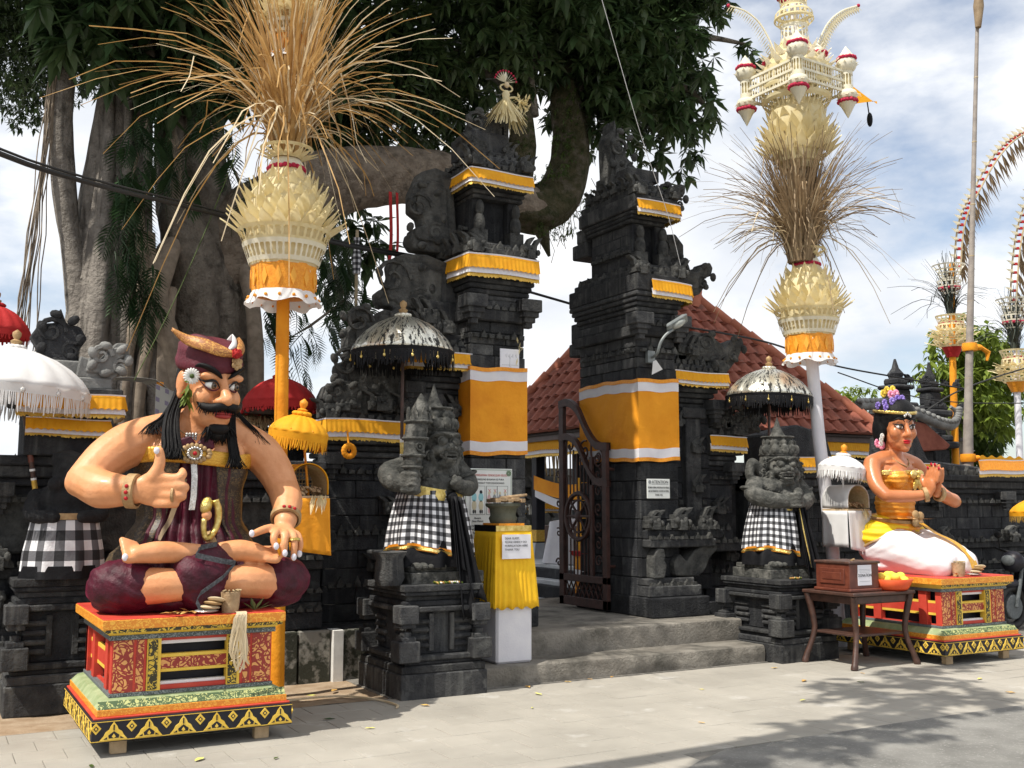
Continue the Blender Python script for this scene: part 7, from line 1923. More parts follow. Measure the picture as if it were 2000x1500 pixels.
# tall palm-leaf tower: lotus, square pierced balcony with four hanging turrets, domes, wings
c = (8.82, 8.9)
lace(pr_, c, .26, .33, 5.58, 5.74, 30); MB().lathe([(.2,5.5),(.3,5.75),(.34,6.1),(.3,6.3)], (c[0],c[1],0), 24).build('inner_cone', 'palm', pr_, smooth=60)
for (r, zz, n, ti) in ((.33, 5.70, 22, 0), (.33, 5.80, 20, -8), (.31, 5.90, 18, -16), (.28, 6.0, 16, -24)): petals(pr_, c, r, zz, n, radians(ti), PET, 1.05)
lace(pr_, c, .30, .40, 6.18, 6.34, 36); lace(pr_, c, .40, .43, 6.34, 6.50, 40)
bal = MB(); br_ = .44
def railing(mb, p, q, z0, z1, n):
    p, q = Vector(p), Vector(q); d = (q-p).normalized(); n_ = Vector((d.y, -d.x, 0))*.012
    for z in (z0, (z0+z1)/2, z1): mb.add([Vector((*v.xy, z))+o for v in (p, q) for o in (n_+Vector((0,0,-.014)), -n_+Vector((0,0,-.014)), -n_+Vector((0,0,.014)), n_+Vector((0,0,.014)))], [(0,1,2,3),(7,6,5,4),(0,4,5,1),(1,5,6,2),(2,6,7,3),(3,7,4,0)])
    for k in range(n):
        f = (k+.5)/n; x = p.lerp(q, f)
        for za, zb in ((z0, (z0+z1)/2), ((z0+z1)/2, z1)):
            pts = [Vector((x.x, x.y, lerp(za, zb, g_))) for g_ in (0, .3, .5, .7, 1)]; mb.ribbon(pts, [.028, .014, .030, .014, .028], d)
cr4 = []
for k in range(4):
    a = radians(48+90*k); cr4.append((c[0]+.58*cos(a), c[1]+.58*sin(a), 0))
for k in range(4): railing(bal, cr4[k], cr4[(k+1) % 4], 6.42, 6.66, 20)
bal.build('balcony', 'palm_white', pr_)
lace(pr_, c, .42, .42, 6.50, 6.72, 40); 
def turret(x, y, z):
    cc = (x, y)
    o = MB().lathe([(.066, z+.16), (.10, z+.19), (.125, z+.25), (.105, z+.30)], (x, y, 0), 18).build('turret', 'palm_white', pr_, smooth=50)
    for pf_, nm in (([(.004, z-.40), (.085, z-.24), (.10, z-.22)], 'cone'), ([(.10, z-.17), (.12, z-.13), (.10, z-.08), (.066, z-.06)], 'drum'), ([(.10, z+.34), (.07, z+.38), (.004, z+.48)], 'cone')): MB().lathe(pf_, (x, y, 0), 18).build(nm, 'palm_white', o, smooth=50)
    MB().tube([(x, y, z-.1), (x, y, z+.2)], .045, 12).build('turret_core', 'palm', o, smooth=50)
    lace(o, cc, .068, .068, z-.06, z+.17, 12, 'palm_white'); redring(o, cc, .10, z-.20, .026, 16); redring(o, cc, .10, z+.32, .026, 16)
    petals(o, cc, .09, z+.22, 10, radians(0), PET_W, .8); petals(o, cc, .09, z-.12, 10, radians(60), PET_W, .8)
for k in range(4): turret(cr4[k][0], cr4[k][1], 6.50)
MB().lathe([(.40,6.68),(.34,6.82),(.22,6.98),(.15,7.1)], (c[0],c[1],0), 24).build('dome', 'palm', pr_, smooth=60)
for (r, zz, n, ti) in ((.36, 6.72, 20, 8), (.30, 6.82, 18, -4), (.24, 6.92, 14, -16)): petals(pr_, c, r, zz, n, radians(ti), PET_W, 1.7)
for a in (-2.2, -1.1, .4, 2.2):
    x, y = c[0]+.26*cos(a), c[1]+.26*sin(a); MB().lathe([(.11, 0), (.10, .05), (.004, .16)], (x, y, 6.86), 14).build('small_cone', 'palm_white', pr_, smooth=50); redring(pr_, (x, y), .11, 6.87, .026, 14)
lace(pr_, c, .24, .17, 6.95, 7.08, 22); lace(pr_, c, .17, .155, 7.06, 7.28, 18, 'palm_white'); lace(pr_, c, .16, .235, 7.28, 7.36, 22); lace(pr_, c, .235, .22, 7.36, 7.44, 22); lace(pr_, c, .22, .15, 7.44, 7.52, 22); lace(pr_, c, .15, .18, 7.52, 7.66, 18)
redring(pr_, c, .185, 7.69, .035, 20)
for s_ in (-1, 1):
    ax = Vector((.874, -.486, 0))*s_; sp = spline([Vector((c[0],c[1],6.9))+ax*.22, Vector((c[0],c[1],7.12))+ax*.30, Vector((c[0],c[1],7.34))+ax*.42, Vector((c[0],c[1],7.48))+ax*.58, Vector((c[0],c[1],7.55))+ax*.78], 7); w = MB(); n = len(sp)
    w.tube(sp, [.012]*n, 6)
    for i in range(2, n-1):
        f = i/(n-1)
        for k in (0, 1): leaflet(w, sp[i], Vector((ax.x*.6, ax.y*.6-.2*(k*2-1), -.8+.2*k)), .15*(1-.6*f)+.02, .05, .2)
    wo_ = w.build('palm_wing', 'palm_white', pr_); MB().ell(sp[-1], .022).build('wing_tip', 'bloom_red', wo_, smooth=180)
e = MB(); e.grid(lambda u, v: (9.50+.30*u, 8.72-.16*u, 6.52-.06*u+(.10*(1-u)+.04)*(v-.5)*2*(1-.2*u)-.10*v*u), 6, 4); e.build('yellow_pennant', 'cloth_yellow', pr_, smooth=60)
e = MB(); e.tube([(9.70,8.62,6.42),(9.71,8.61,6.28)], .008, 5); e.ell((9.72,8.61,6.20), (.035,.035,.09)); e.build('black_tassel', 'cloth_black', pr_, smooth=60)

def offering_box(label, x, y, z, m_roof, m_cloth, dirx, pole_x, lab_group='offering boxes on poles'):
    """arched woven shrine box on the pole, cloth hanging below it"""
    t = thing('offering_box', label, 'offering box', (x, y, z-.35), group=lab_group)
    w, d, hh = .165, .19, .20
    def fn(u, v):
        a = lerp(-.15, pi+.15, u); px, pz = w*cos(a), hh*.55+w*sin(a)*1.0
        if u < .06: px, pz = w, lerp(.02, hh*.5, u/.06)
        if u > .94: px, pz = -w, lerp(hh*.5, .02, (u-.94)/.06)
        return (x+px, y-d+2*d*v, z+pz)
    MB().grid(fn, 36, 6, 1.0, .5).build('arched_roof', m_roof, t, smooth=60, solid=.008)
    # woven lattice lining
    lt = MB()
    for k in range(-5, 6):
        lt.tube([(x+k*.028, y+d*.9, z+.03), (x+k*.028+.005, y+d*.9, z+hh*.55+sqrt(max(0, (w-.02)**2-(k*.028)**2)))], .004, 4)
    for k in range(1, 8): 
        zz = z+.02+k*.032; ww = w-.012 if zz < z+hh*.55 else sqrt(max(.0001, (w-.012)**2-(zz-z-hh*.55)**2)); lt.tube([(x-ww, y+d*.89, zz), (x+ww, y+d*.89, zz)], .004, 4)
    lt.build('lattice_back', 'wicker', t)
    MB().grid(fn, 36, 1).xf(Matrix.Translation((x, 0, z)) @ Matrix.Diagonal((.93, 1, .95, 1)) @ Matrix.Translation((-x, 0, -z))).build('lining', 'wicker', t, smooth=60)
    MB().box(x-w-.01, x+w+.01, y-d, y+d, z-.03, z+.01).build('floor', 'wood_raw', t, bevel=.004)
    cl = MB().grid(lambda u, v: (x-w-.012+(2*w+.024)*u+.02*v*v, y-d-.012-.02*v*(1-v)-.006*sin(u*20)*v, z-.01-(.42+.05*u)*v), 24, 12, .4, .5); cl.build('front_cloth', m_cloth, t, smooth=60, solid=.004)
    cl = MB().grid(lambda u, v: (x-w-.014-.006*sin(u*14)*v, y-d+2*d*u, z-.01-.40*v), 14, 8, .4, .5); cl.build('side_cloth', m_cloth, t, smooth=60, solid=.004)
    of = MB()
    for k in range(40): of.ell((x+rnd.uniform(-.13,.13), y-d+rnd.uniform(.02,.2), z+.03+rnd.uniform(0,.05)), (rnd.uniform(.01,.03), rnd.uniform(.01,.03), .01), (rnd.random(), rnd.random(), rnd.random()), 6, 4)
    of.build('offerings', 'husk', t)
    lf = MB()
    for k in range(8): leaflet(lf, Vector((x+.06+rnd.uniform(-.05,.09), y-d-.01, z+.02)), Vector((rnd.uniform(-.5,.5), -.4, -1)), rnd.uniform(.08,.16), .03, .4)
    lf.build('palm_strips', 'palm', t)
    MB().tube([(pole_x, y+.3, z-.01), (x, y, z-.01)], .018, 8).build('bracket', m_cloth, t)
    return t
offering_box('orange arched offering box with orange cloth on the left pole', 2.78, 8.62, 1.66, 'cloth_yellow', 'cloth_orange', 1, 2.70)
offering_box('white arched offering box with white cloth on the right pole', 9.10, 8.62, 1.54, 'cloth_snow', 'cloth_snow', 1, 9.13)

# far penjors and bamboo on the right
def far_penjor(label, base, x, y, zb, arc, skirt_m, s=1.0, pole_m='cloth_orange', plume=True):
    t = thing('penjor', label, 'pole', (base[0], base[1], 0), group='decorated penjor poles')
    MB().tube([(base[0], base[1], 0), (x, y, zb), (x+.1, y, zb+1.6)], [.07, .06, .05], 10).build('pole', pole_m, t, smooth=60)
    cc = (x, y)
    MB().lathe([(.10*s, zb-.18*s), (.19*s, zb+.02*s)], (x, y, 0), 16).build('skirt', skirt_m, t, smooth=60)
    for k, (r0, r1, z0, z1) in enumerate(((.22, .34, 0, .14), (.30, .36, .16, .28), (.26, .24, .30, .44), (.22, .28, .45, .60))): lace(t, cc, r0*s, r1*s, zb+z0*s, zb+z1*s, 18, 'palm')
    for zz, r in ((.05, .26), (.2, .28), (.3, .22)): petals(t, cc, r*s, zb+zz*s, 12, radians(20), PET, s*1.0)
    redring(t, cc, .2*s, zb+.46*s, .03*s, 12)
    if plume: straw(t, (x, y, zb+.62*s), 130, (('straw_black', 1.0),), (.7, 1.3), 1.1, .08, .8, .03)
    for (r0, r1, z0, z1) in ((.14, .2, 1.0, 1.12), (.2, .22, 1.14, 1.26), (.16, .2, 1.28, 1.42), (.22, .3, 1.46, 1.56)): lace(t, cc, r0*s, r1*s, zb+z0*s, zb+z1*s, 14, 'palm_white')
    redring(t, cc, .17*s, zb+1.12*s, .04*s, 10)
    sp = spline(arc, 6); n = len(sp)
    dv = Vector((.82, -.57, 0)); mb = MB()
    mb.tube([p-dv*.06 for p in sp], .018, 6); mb.tube([p+dv*.06 for p in sp], .018, 6); mb.build('curved_rails', 'bamboo', t)
    rg = MB(); fl = MB(); lv = MB()
    for i in range(1, n):
        rg.cbox(sp[i], (.07, .04, .05), (0, 0, -.6))
        d = (sp[i]-sp[i-1]).normalized()
        leaflet(fl, sp[i], Vector((-.3*d.z-.4, .2, .35)), .22*s, .12, .2); leaflet(fl, sp[i], Vector((-.6, .1, .1)), .16*s, .1, .3)
        for k in range(6): leaflet(lv, sp[i]+dv*.06, Vector((.5+rnd.uniform(-.3,.3), rnd.uniform(-.5,.1), -1)), rnd.uniform(.25,.45)*s, .05, .4)
    tag(rg.build('red_rungs', 'cloth_red', t), kind='stuff'); fl.build('palm_flags', 'palm_white', t); lv.build('hanging_fringe', 'straw_grey', t)
    return t
far_penjor('far penjor with orange pole and black plume rising beside the bamboo', (16.5, 13), 16.62, 13, 4.50, [(16.85,13,5.9),(17.05,13,6.9),(17.5,13,7.6),(18.26,13,8.5),(19.1,13,9.07),(20.3,13,9.4)], 'cloth_red')
far_penjor('farthest penjor with white pole at the right edge of the photo', (18.35, 13), 18.45, 13, 3.95, [(18.45,13,5.4),(18.64,13,6.48),(18.96,13,7.35),(19.6,13,8.3),(20.6,13,9.0)], 'trim_orange', 1.05, 'cloth_white')
bm_t = thing('bamboo_pole', 'tall bare bamboo pole at the right with orange cloth ties', 'pole', (14.75, 11.5, 0))
bp_ = [(14.72,11.5,-.02),(14.92,11.5,1.9),(15.05,11.5,3.4),(15.35,11.5,6.2),(15.82,11.5,10.45),(16.0,11.5,12)]
MB().tube(spline(bp_, 4), [.095]*4+[.088,.085,.08,.075]+[.066,.062,.058,.053]+[.044,.040,.036,.033]+[.030,.028,.026,.024]+[.022], 12).build('culm', 'bamboo_grey', bm_t, smooth=60)
nd = MB(); sp = spline(bp_, 8)
for k in range(1, len(sp)-1, 2): nd.lathe([(.096-.0021*k, -.012), (.101-.0021*k, 0), (.096-.0021*k, .012)], tuple(sp[k]), 12)
nd.build('nodes', 'bamboo', bm_t, smooth=60)
for z, x in ((4.2, 15.14), (2.1, 14.94), (2.35, 14.96)):
    e = MB(); e.lathe([(.115,-.06),(.13,0),(.115,.07)], (x,11.5,z), 14); e.ell((x+.13,11.42,z), (.09,.05,.05)); e.tube([(x+.15,11.4,z),(x+.3,11.38,z-.08),(x+.26,11.38,z-.22)], [.03,.05,.02], 6); e.build('orange_tie', 'cloth_orange', bm_t, smooth=60)
MB().tube([(15.72,11.45,9.9),(15.76,11.45,10.3),(15.79,11.45,10.6)], [.05,.09,.06], 8).build('feather_tip', 'straw_grey', bm_t, smooth=60)
tag(MB().grid(lambda u, v: (15.0+1.1*u, 11.3, 2.38-.45*v+.02*sin(u*30)), 30, 3).build('hanging_cloth', 'cloth_yellow', smooth=60), 'bright yellow cloth hanging low beside the tall bamboo pole', 'cloth')
for k, (sx, lab) in enumerate(((15.3, 'dark stepped stone shrine tower left of the bamboo pole'), (16.2, 'slimmer dark shrine tower right behind the far orange pole'))):
    t = thing('shrine_tower', lab, 'shrine', (sx, 13.2, 0), group='dark shrine towers'); s_ = (.66, .52)[k]
    for (w, z0, z1) in ((.62,0,2.0),(.75,2.0,2.2),(.42,2.2,2.62),(.66,2.62,2.74),(.52,2.74,2.86),(.36,2.86,3.2),(.54,3.2,3.32),(.42,3.32,3.42),(.28,3.42,3.66),(.36,3.66,3.74),(.24,3.74,3.86)):
        MB().box(sx-w*s_, sx+w*s_, 13.2-w*s_, 13.2+w*s_, z0, z1).build('tier', 'stone_dark', t, bevel=.03)
    for z, w in ((2.74,.6),(3.34,.48),(3.74,.3)):
        for q in (-1, 1): orn(t, sx+q*w*s_, 12.75, z, .9*s_, q, 'stone_dark')
    MB().lathe([(.18*s_,3.86),(.22*s_,3.95),(.1*s_,4.05),(.02,4.22)], (sx,13.2,0), 12).build('finial', 'stone_dark', t, smooth=50)
t = thing('small_pavilion', 'low tiled roof end with a carved grey dragon ridge right of the woman\'s head', 'pavilion', (13.9, 12.3, 0))
MB().prism([(12.9,2.72),(13.2,3.05),(14.6,2.95),(15.2,2.6),(15.1,2.52),(14.2,2.45),(13.0,2.45)], 12.0, 12.9).build('roof', 'roof_tile', t, bevel=.02)
e = MB(); sp = spline([(13.0,11.98,3.18),(13.6,11.98,3.2),(14.3,11.98,3.1),(14.9,11.98,2.95),(15.25,11.98,2.95),(15.35,11.98,3.15),(15.2,11.98,3.25)], 5); e.tube(sp, [.09]*20+[.08,.075,.07,.06,.055,.05,.045,.04,.035,.03,.03], 8)
for k in range(0, 26): e.ell(sp[min(k, len(sp)-1)]+Vector((0,-.05,.06)), (.07,.06,.05), n=7, m=5)
e.build('dragon_ridge', 'stone_grey', t, smooth=60)
MB().box(13.3,15.0,12.2,12.8,0,2.5).build('wall', 'stone_dark', t, bevel=.02)
# ================================================================ urn stand with guest notice
t = thing('urn_stand', 'square stand in white and yellow pleated cloth carrying the clay urn', 'stand', (4.79, 8.78, .165))
c = (4.79, 8.78)
MB().box(4.60, 4.975, 8.55, 9.02, .167, .82).build('white_cloth', 'cloth_white', t, bevel=.02)
def pleat(u, v):
    hw, hd = lerp(.185, .228, v**.9), lerp(.20, .25, v**.9); P = 4*u; i = int(P) % 4; f = P-int(P)
    cs = [(-1,-1),(1,-1),(1,1),(-1,1),(-1,-1)]; a, b = cs[i], cs[i+1]; x, y = lerp(a[0],b[0],f)*hw, lerp(a[1],b[1],f)*hd
    n_ = [(0,-1),(1,0),(0,1),(-1,0)][i]; q = (.014+.006*sin(f*5+i))*v*abs(((f*8+.25*sin(f*9+i)) % 1)-.5)*2+.004
    return (c[0]+x+n_[0]*q, c[1]+y+n_[1]*q, lerp(1.36, .66, v)+.012*sin(f*28)*(1 if v > .95 else 0))
MB().grid(pleat, 280, 10, close=True).build('yellow_skirt', 'cloth_lemon', t, smooth=50, solid=.004)
MB().box(4.60, 4.98, 8.57, 8.99, 1.352, 1.405).build('gold_band', 'gold_foil', t, bevel=.004); MB().box(4.598, 4.60, 8.565, 8.995, 1.35, 1.41).build('dark_band', 'cloth_black', t)
MB().box(4.66, 4.93, 8.62, 8.94, 1.40, 1.425).build('orange_top', 'trim_orange', t)
n_ = thing('guest_notice', 'white paper notice asking guests for purification, on the yellow stand', 'notice', (4.79, 8.55, 1.1))
MB().box(4.645, 4.945, 8.528, 8.532, 1.105, 1.325).build('paper', 'paper', n_)
for k, s_ in enumerate(('DEAR GUEST,', 'PLEASE KINDLY DO', 'PURIFICATION HERE', 'THANK YOU')): text('lettering', s_, .026, (4.672, 8.526, 1.282-k*.034), (pi/2, 0, 0), 'print_black', n_)
u_ = thing('clay_urn', 'mossy clay urn with a wooden lid on the yellow stand', 'urn', (4.79, 8.78, 1.425))
MB().lathe([(.12,1.425),(.135,1.47),(.12,1.50),(.13,1.56),(.165,1.585),(.165,1.61),(.10,1.612)], (c[0],c[1],0), 28).build('pot', 'clay', u_, smooth=50)
e = MB()
for k in range(5): e.cbox((4.79+(k-2)*.052, 8.77, 1.635+.01*(k % 2)), (.055, .30, .035), (0, 0, .1*(k-2)))
e.build('lid', 'wood_raw' if False else 'husk', u_, bevel=.004); MB().tube([(4.72,8.70,1.655),(4.99,8.68,1.69)], [.02,.012], 8).build('ladle', 'husk', u_)

# ================================================================ notice boards
def board(nm, label, x0, x1, y, z0, z1, m='board_white'):
    t = thing(nm, label, 'sign', ((x0+x1)/2, y, z0)); MB().box(x0, x1, y-.006, y+.006, z0, z1).build('panel', m, t, bevel=.002); return t
b1 = board('dress_code_board', 'framed dress-code notice board leaning behind the guardian with the club', 4.60, 5.13, 9.22, 1.22, 1.95)
yy = 9.2125
for (xa, xb, za, zb) in ((4.61,5.12,1.935,1.94),(4.61,5.12,1.23,1.235),(4.61,4.615,1.235,1.935),(5.115,5.12,1.235,1.935)): MB().box(xa, xb, yy-.001, yy+.001, za, zb).build('border', 'print_green', b1)
for (xx, zz) in ((4.64,1.905),(5.09,1.905),(4.64,1.265),(5.09,1.265)):
    e = MB()
    for k in range(6): e.tube([(xx+.028*cos(a*.5+k)*(1-a/14), yy-.0005, zz+.028*sin(a*.5+k)*(1-a/14)) for a in range(12)], .003, 4)
    e.build('corner_flourish', 'print_green', b1)
def line(par, s_, size, x, z, m='print_black', al='CENTER', y=None, sx=1.0): return text('lettering', s_, size, (x, (y or yy)-.0012, z), (pi/2, 0, 0), m, par, al, sx=sx)
line(b1, 'DESA PAKRAMAN TENGKULAK KELOD', .030, 4.865, 1.875, 'print_red', sx=.80); line(b1, 'MAPAKELING BUSANA KE PURA', .025, 4.865, 1.835, sx=.95); line(b1, 'SANE MANUT TUR KADADOSANG', .025, 4.865, 1.80, sx=.9)
def frame(x0, x1, z0, z1):
    MB().box(x0, x1, yy-.0008, yy+.0008, z0, z1).build('picture', 'board_white', b1)
    for (a, b_, c_, d_) in ((x0,x1,z1-.003,z1),(x0,x1,z0,z0+.003),(x0,x0+.003,z0,z1),(x1-.003,x1,z0,z1)): MB().box(a, b_, yy-.0016, yy, c_, d_).build('picture_frame', 'print_black', b1)
frame(4.66, 4.825, 1.50, 1.78); frame(4.84, 4.96, 1.50, 1.78); frame(4.96, 5.08, 1.50, 1.78)
def printed(x, z, s_, cols):
    for (dx, dz, w, h, m) in cols: 
        e = MB(); e.prism([(x+dx+w*cos(a*pi/5)*s_, z+dz+h*sin(a*pi/5)*s_) for a in range(10)], yy-.0022, yy-.0012); e.build('printed_figure', m, b1)
for x in (4.705, 4.78): printed(x, 1.62, 1, [(0,.10,.016,.018,'print_tan' if x < 4.75 else 'print_black'),(0,.05,.028,.045,'print_cyan'),(0,-.03,.026,.05,'print_tan'),(-.008,-.09,.009,.02,'print_black'),(.012,-.09,.009,.02,'print_black')])
for x, m in ((4.87,'print_pink'),(4.93,'print_grey'),(4.99,'print_grey'),(5.05,'print_grey')): printed(x, 1.62, 1, [(0,.09,.013,.016,'print_tan'),(0,.03,.02,.05,m),(0,-.06,.015,.05,'print_pink' if m == 'print_pink' else 'print_grey')])
for x in (4.875, 4.935, 5.05): line(b1, 'X', .05, x, 1.715, 'print_red')
line(b1, 'Busana', .026, 4.745, 1.46); line(b1, 'Sane Manut', .026, 4.745, 1.43)
for k, s_ in enumerate(('Krama Desa Sane Manut', 'Padruwe Kabudatin Ch', 'PRAJURU DESA Wawu')): line(b1, s_, .028, 4.66, 1.385-.034*k, al='LEFT', sx=.95)
line(b1, 'Krama Desa', .026, 4.70, 1.26, al='LEFT')
b2_ = board('attention_notice', 'small grey attention notice on the right gate tower', 6.98, 7.29, 9.482, 1.665, 1.88)
yy = 9.4755
MB().prism([(7.015+.02*cos(a*pi/8), 1.845+.02*sin(a*pi/8)) for a in range(16)], yy-.001, yy+.001).build('seal', 'print_grey', b2_)
line(b2_, 'ATENTION', .045, 7.155, 1.832); MB().box(7.04, 7.27, yy-.001, yy+.001, 1.822, 1.825).build('rule', 'print_black', b2_)
for k, s_ in enumerate(('WOMEN DURING MENSTRUATION PERIOD', 'ARE NOT PERMITTED TO ENTER THE TEMPLE', 'THANK YOU')): line(b2_, s_, .030, 7.135, 1.775-.04*k, sx=(.50, .46, .6)[k])
p_ = board('drawn_paper', 'white paper with a faint drawing above the left orange cloth', 5.13, 5.355, 9.472, 2.985, 3.20, 'paper')
yy = 9.4655
for k in range(4): MB().tube([(5.19+k*.04, yy, 3.14), (5.20+k*.04, yy, 3.11), (5.21+k*.035, yy, 3.15)], .0012, 4).build('ink_line', 'print_grey', p_)
for q in ([(5.24,3.02),(5.245,3.10),(5.22,3.13)], [(5.245,3.10),(5.27,3.13)], [(5.15,3.03),(5.34,3.035)], [(5.23,3.02),(5.26,3.02)]): MB().tube([(a, yy, b_) for a, b_ in q], .0014, 4).build('ink_line', 'print_grey', p_)
e = MB()
for k in range(7): leaflet(e, Vector((5.335+rnd.uniform(-.01,.01), 9.45, 3.11+.03*k)), Vector((rnd.uniform(-.4,.4), -.2, rnd.uniform(-1,1))), .09, .02, .2)
tag(e.build('palm_bundle', 'palm'), 'little dry palm-leaf bundle pinned at the paper\'s corner', 'offering')
# palm-leaf doll on the gate
d_ = thing('palm_doll', 'pale palm-leaf doll with a fan headdress on top of the left gate tower', 'palm doll', (5.35, 9.75, 5.72))
e = MB()
for k in range(150):
    a = rnd.uniform(0, 2*pi); r = rnd.uniform(.02,.05); L_ = rnd.uniform(.2,.36); e.ribbon([(5.35+r*cos(a), 9.75+r*sin(a), 6.0), (5.35+(r+.10)*cos(a), 9.75+(r+.10)*sin(a), 6.0-L_*.5), (5.35+(r+.20)*cos(a), 9.75+(r+.20)*sin(a), 6.0-L_)], [.012,.02,.012], (-sin(a), cos(a), .3))
e.build('skirt', 'palm', d_)
e = MB(); e.lathe([(.05,5.98),(.035,6.02),(.045,6.06),(.03,6.10)], (5.35,9.75,0), 12); e.build('torso', 'palm', d_, smooth=60)
MB().tube([(5.35+.075*cos(a*pi/10), 9.74, 6.13+.04*sin(a*pi/10)) for a in range(21)], .010, 6).build('collar', 'palm', d_, smooth=60)
e = MB()
for k in range(11):
    a = pi*(.08+.84*k/10); leaflet(e, Vector((5.34, 9.74, 6.19)), Vector((cos(a), -.05, sin(a))), .15, .035, 0)
hd = e.build('fan_headdress', 'palm_white', d_)
e = MB()
for k in range(11): a = pi*(.08+.84*k/10); e.ell((5.34+.135*cos(a), 9.735, 6.19+.135*sin(a)), .013, n=6, m=4)
e.build('red_tips', 'bloom_red', hd, smooth=180)
MB().ell((5.345, 9.72, 6.16), (.03,.025,.035)).build('face', 'straw_pale', d_, smooth=180)
e = MB()
for k in range(40): leaflet(e, Vector((5.55+rnd.uniform(-.06,.08), 9.75, 5.98+rnd.uniform(-.06,.08))), Vector((rnd.uniform(-1,1), rnd.uniform(-1,.3), rnd.uniform(-1,1))), .09, .03, .3)
e.tube([(5.36,9.75,6.02),(5.46,9.75,6.05),(5.55,9.75,6.0)], .012, 6); e.build('leaf_bouquet', 'palm', d_)

# ================================================================ lamp, cables
l_ = thing('street_lamp', 'grey street lamp head on a bent arm fixed to the right gate tower', 'lamp', (7.05, 9.5, 3.2))
MB().tube(spline([(7.05,9.52,3.22),(7.05,9.36,3.26),(7.06,9.30,3.38),(7.12,9.28,3.47),(7.20,9.26,3.53)], 4), .016, 8).build('arm', 'lamp_metal', l_, smooth=60)
M_ = Matrix.Translation((7.25, 9.24, 3.60)) @ Euler((radians(-38), radians(-32), radians(-20))).to_matrix().to_4x4() @ Matrix.Scale(.72, 4)
e = MB(); e.frus((0,0), (.20,.095), (.15,.05), 0, .07); e.frus((0,0), (.17,.085), (.20,.095), -.02, 0); e.xf(M_).build('housing', 'lamp_metal', l_, bevel=.008)
e = MB(); e.ell((.02,0,-.02), (.12,.07,.05)); e.xf(M_).build('lens', 'lamp_lens', l_, smooth=60)
MB().cbox((7.05,9.48,3.24), (.1,.06,.14)).build('bracket', 'lamp_metal', l_, bevel=.006)
tag(MB().prism([(7.01,3.03),(7.16,3.10),(7.07,3.20),(7.03,3.18)], 9.40, 9.405).build('white_cloth', 'cloth_snow'), 'small white triangle of cloth tied below the lamp arm', 'cloth')
def cable(label, pts, r, m='cable', sag=0):
    sp = spline(pts, 8); return tag(MB().tube(sp, r, 6).build('cable', m, smooth=60), label, 'cable', 'overhead cables')
cable('thick black cable crossing the trunks at the left', [(-.6,7.2,4.35),(.35,8.0,4.04),(2.1,9.5,4.24),(3.6,10.2,4.28),(4.68,10.5,4.30)], .020)
cable('second thin cable just above the thick one at the left', [(-.6,7.2,4.39),(.35,8.0,4.075),(2.1,9.5,4.275),(3.6,10.2,4.31),(4.68,10.5,4.33)], .010)
cable('cable spanning the gateway between the two towers', [(4.9,10.55,4.30),(5.9,10.75,4.18),(6.94,10.95,4.08)], .016)
cable('upper cable behind the white pole to the bamboo', [(8.3,11.3,4.05),(10.4,11.3,3.92),(12.42,12.0,3.80),(14.0,12.0,3.68),(15.82,12.0,3.57)], .014)
cable('lower sagging cable right of the tiled roof', [(12.6,12.0,3.68),(14.0,12.0,3.42),(15.6,12.0,3.34),(19,12.0,3.5)], .010)
cable('rising cable at the far right', [(14.3,12.0,3.0),(15.5,12.0,3.55),(17.5,12.0,4.1),(20,12,4.7)], .014)
cable('fine white string slanting down to the right tower', [(6.12,9.0,7.01),(6.75,9.2,5.7),(7.2,9.33,4.9),(7.44,9.4,4.31)], .004, 'cloth_snow')
cable('thin green cord hanging down in front of the tree', [(2.45,9.8,4.95),(2.2,9.8,4.2),(1.9,9.8,3.4),(1.6,9.8,2.7)], .005, 'leaf_mid')
for x, w, lab in ((4.93, .05, 'red cloth strip hanging from the limb behind the gate'), (5.02, .04, 'second narrower red cloth strip hanging beside the first')):
    tag(MB().ribbon(spline([(x,12.0,5.5),(x+.02,12.0,4.9),(x-.01,12.0,4.4),(x+.01,12.0,3.6)], 4), w, (1,.3,0)).build('cloth_strip', 'cloth_red', solid=.004), lab, 'cloth')
t = thing('checked_flag', 'small checked cloth on a thin pole in the sky left of the gate', 'flag', (4.5, 12.0, 0))
MB().tube([(4.5,12,0),(4.5,12,4.95)], .02, 6).build('pole', 'bamboo', t); MB().lathe([(.045,4.4),(.06,4.6),(.03,4.78),(.05,4.85)], (4.5,12,0), 14).build('checked_cloth', 'poleng', t, smooth=60)
# things behind the left wall
t = thing('canopy', 'grey patterned cloth canopy behind the seated figure\'s shoulder', 'canopy', (1.8, 11, 0))
MB().grid(lambda u, v: (lerp(1.35,2.15,u), lerp(10.7,11.4,v), 2.78+.05*sin(u*3)-.22*max(0,u-.75)*2+.04*v), 12, 6, .8, .7).build('cloth', 'canopy_cloth', t, smooth=60, solid=.004)
MB().grid(lambda u, v: (lerp(1.95,2.2,u), 10.7, 2.78-.3*v-.1*u), 6, 5, .3, .4).build('side_flap', 'canopy_cloth', t, smooth=60)
for x in (1.45, 2.0): MB().tube([(x,10.75,0),(x,10.75,2.8)], .035, 8).build('post', 'trim_orange', t)
t = thing('thatched_shrine', 'low thatched roof between the head and the orange pole', 'shrine', (3.05, 11, 0))
def th(u, v): return (lerp(2.55,3.62,u), lerp(10.6,11.2,v), 2.42+.16*sin(v*pi/2)+.012*rnd.uniform(-1,1))
MB().grid(th, 60, 10).build('thatch', 'thatch', t, smooth=60, solid=.05)
e = MB()
for k in range(160): x = rnd.uniform(2.56,3.6); e.tube([(x,10.6,2.44+rnd.uniform(0,.05)),(x+rnd.uniform(-.04,.04),10.55,2.34+rnd.uniform(0,.05))], .006, 4)
tag(e.build('thatch_fringe', 'thatch', t), kind='stuff')
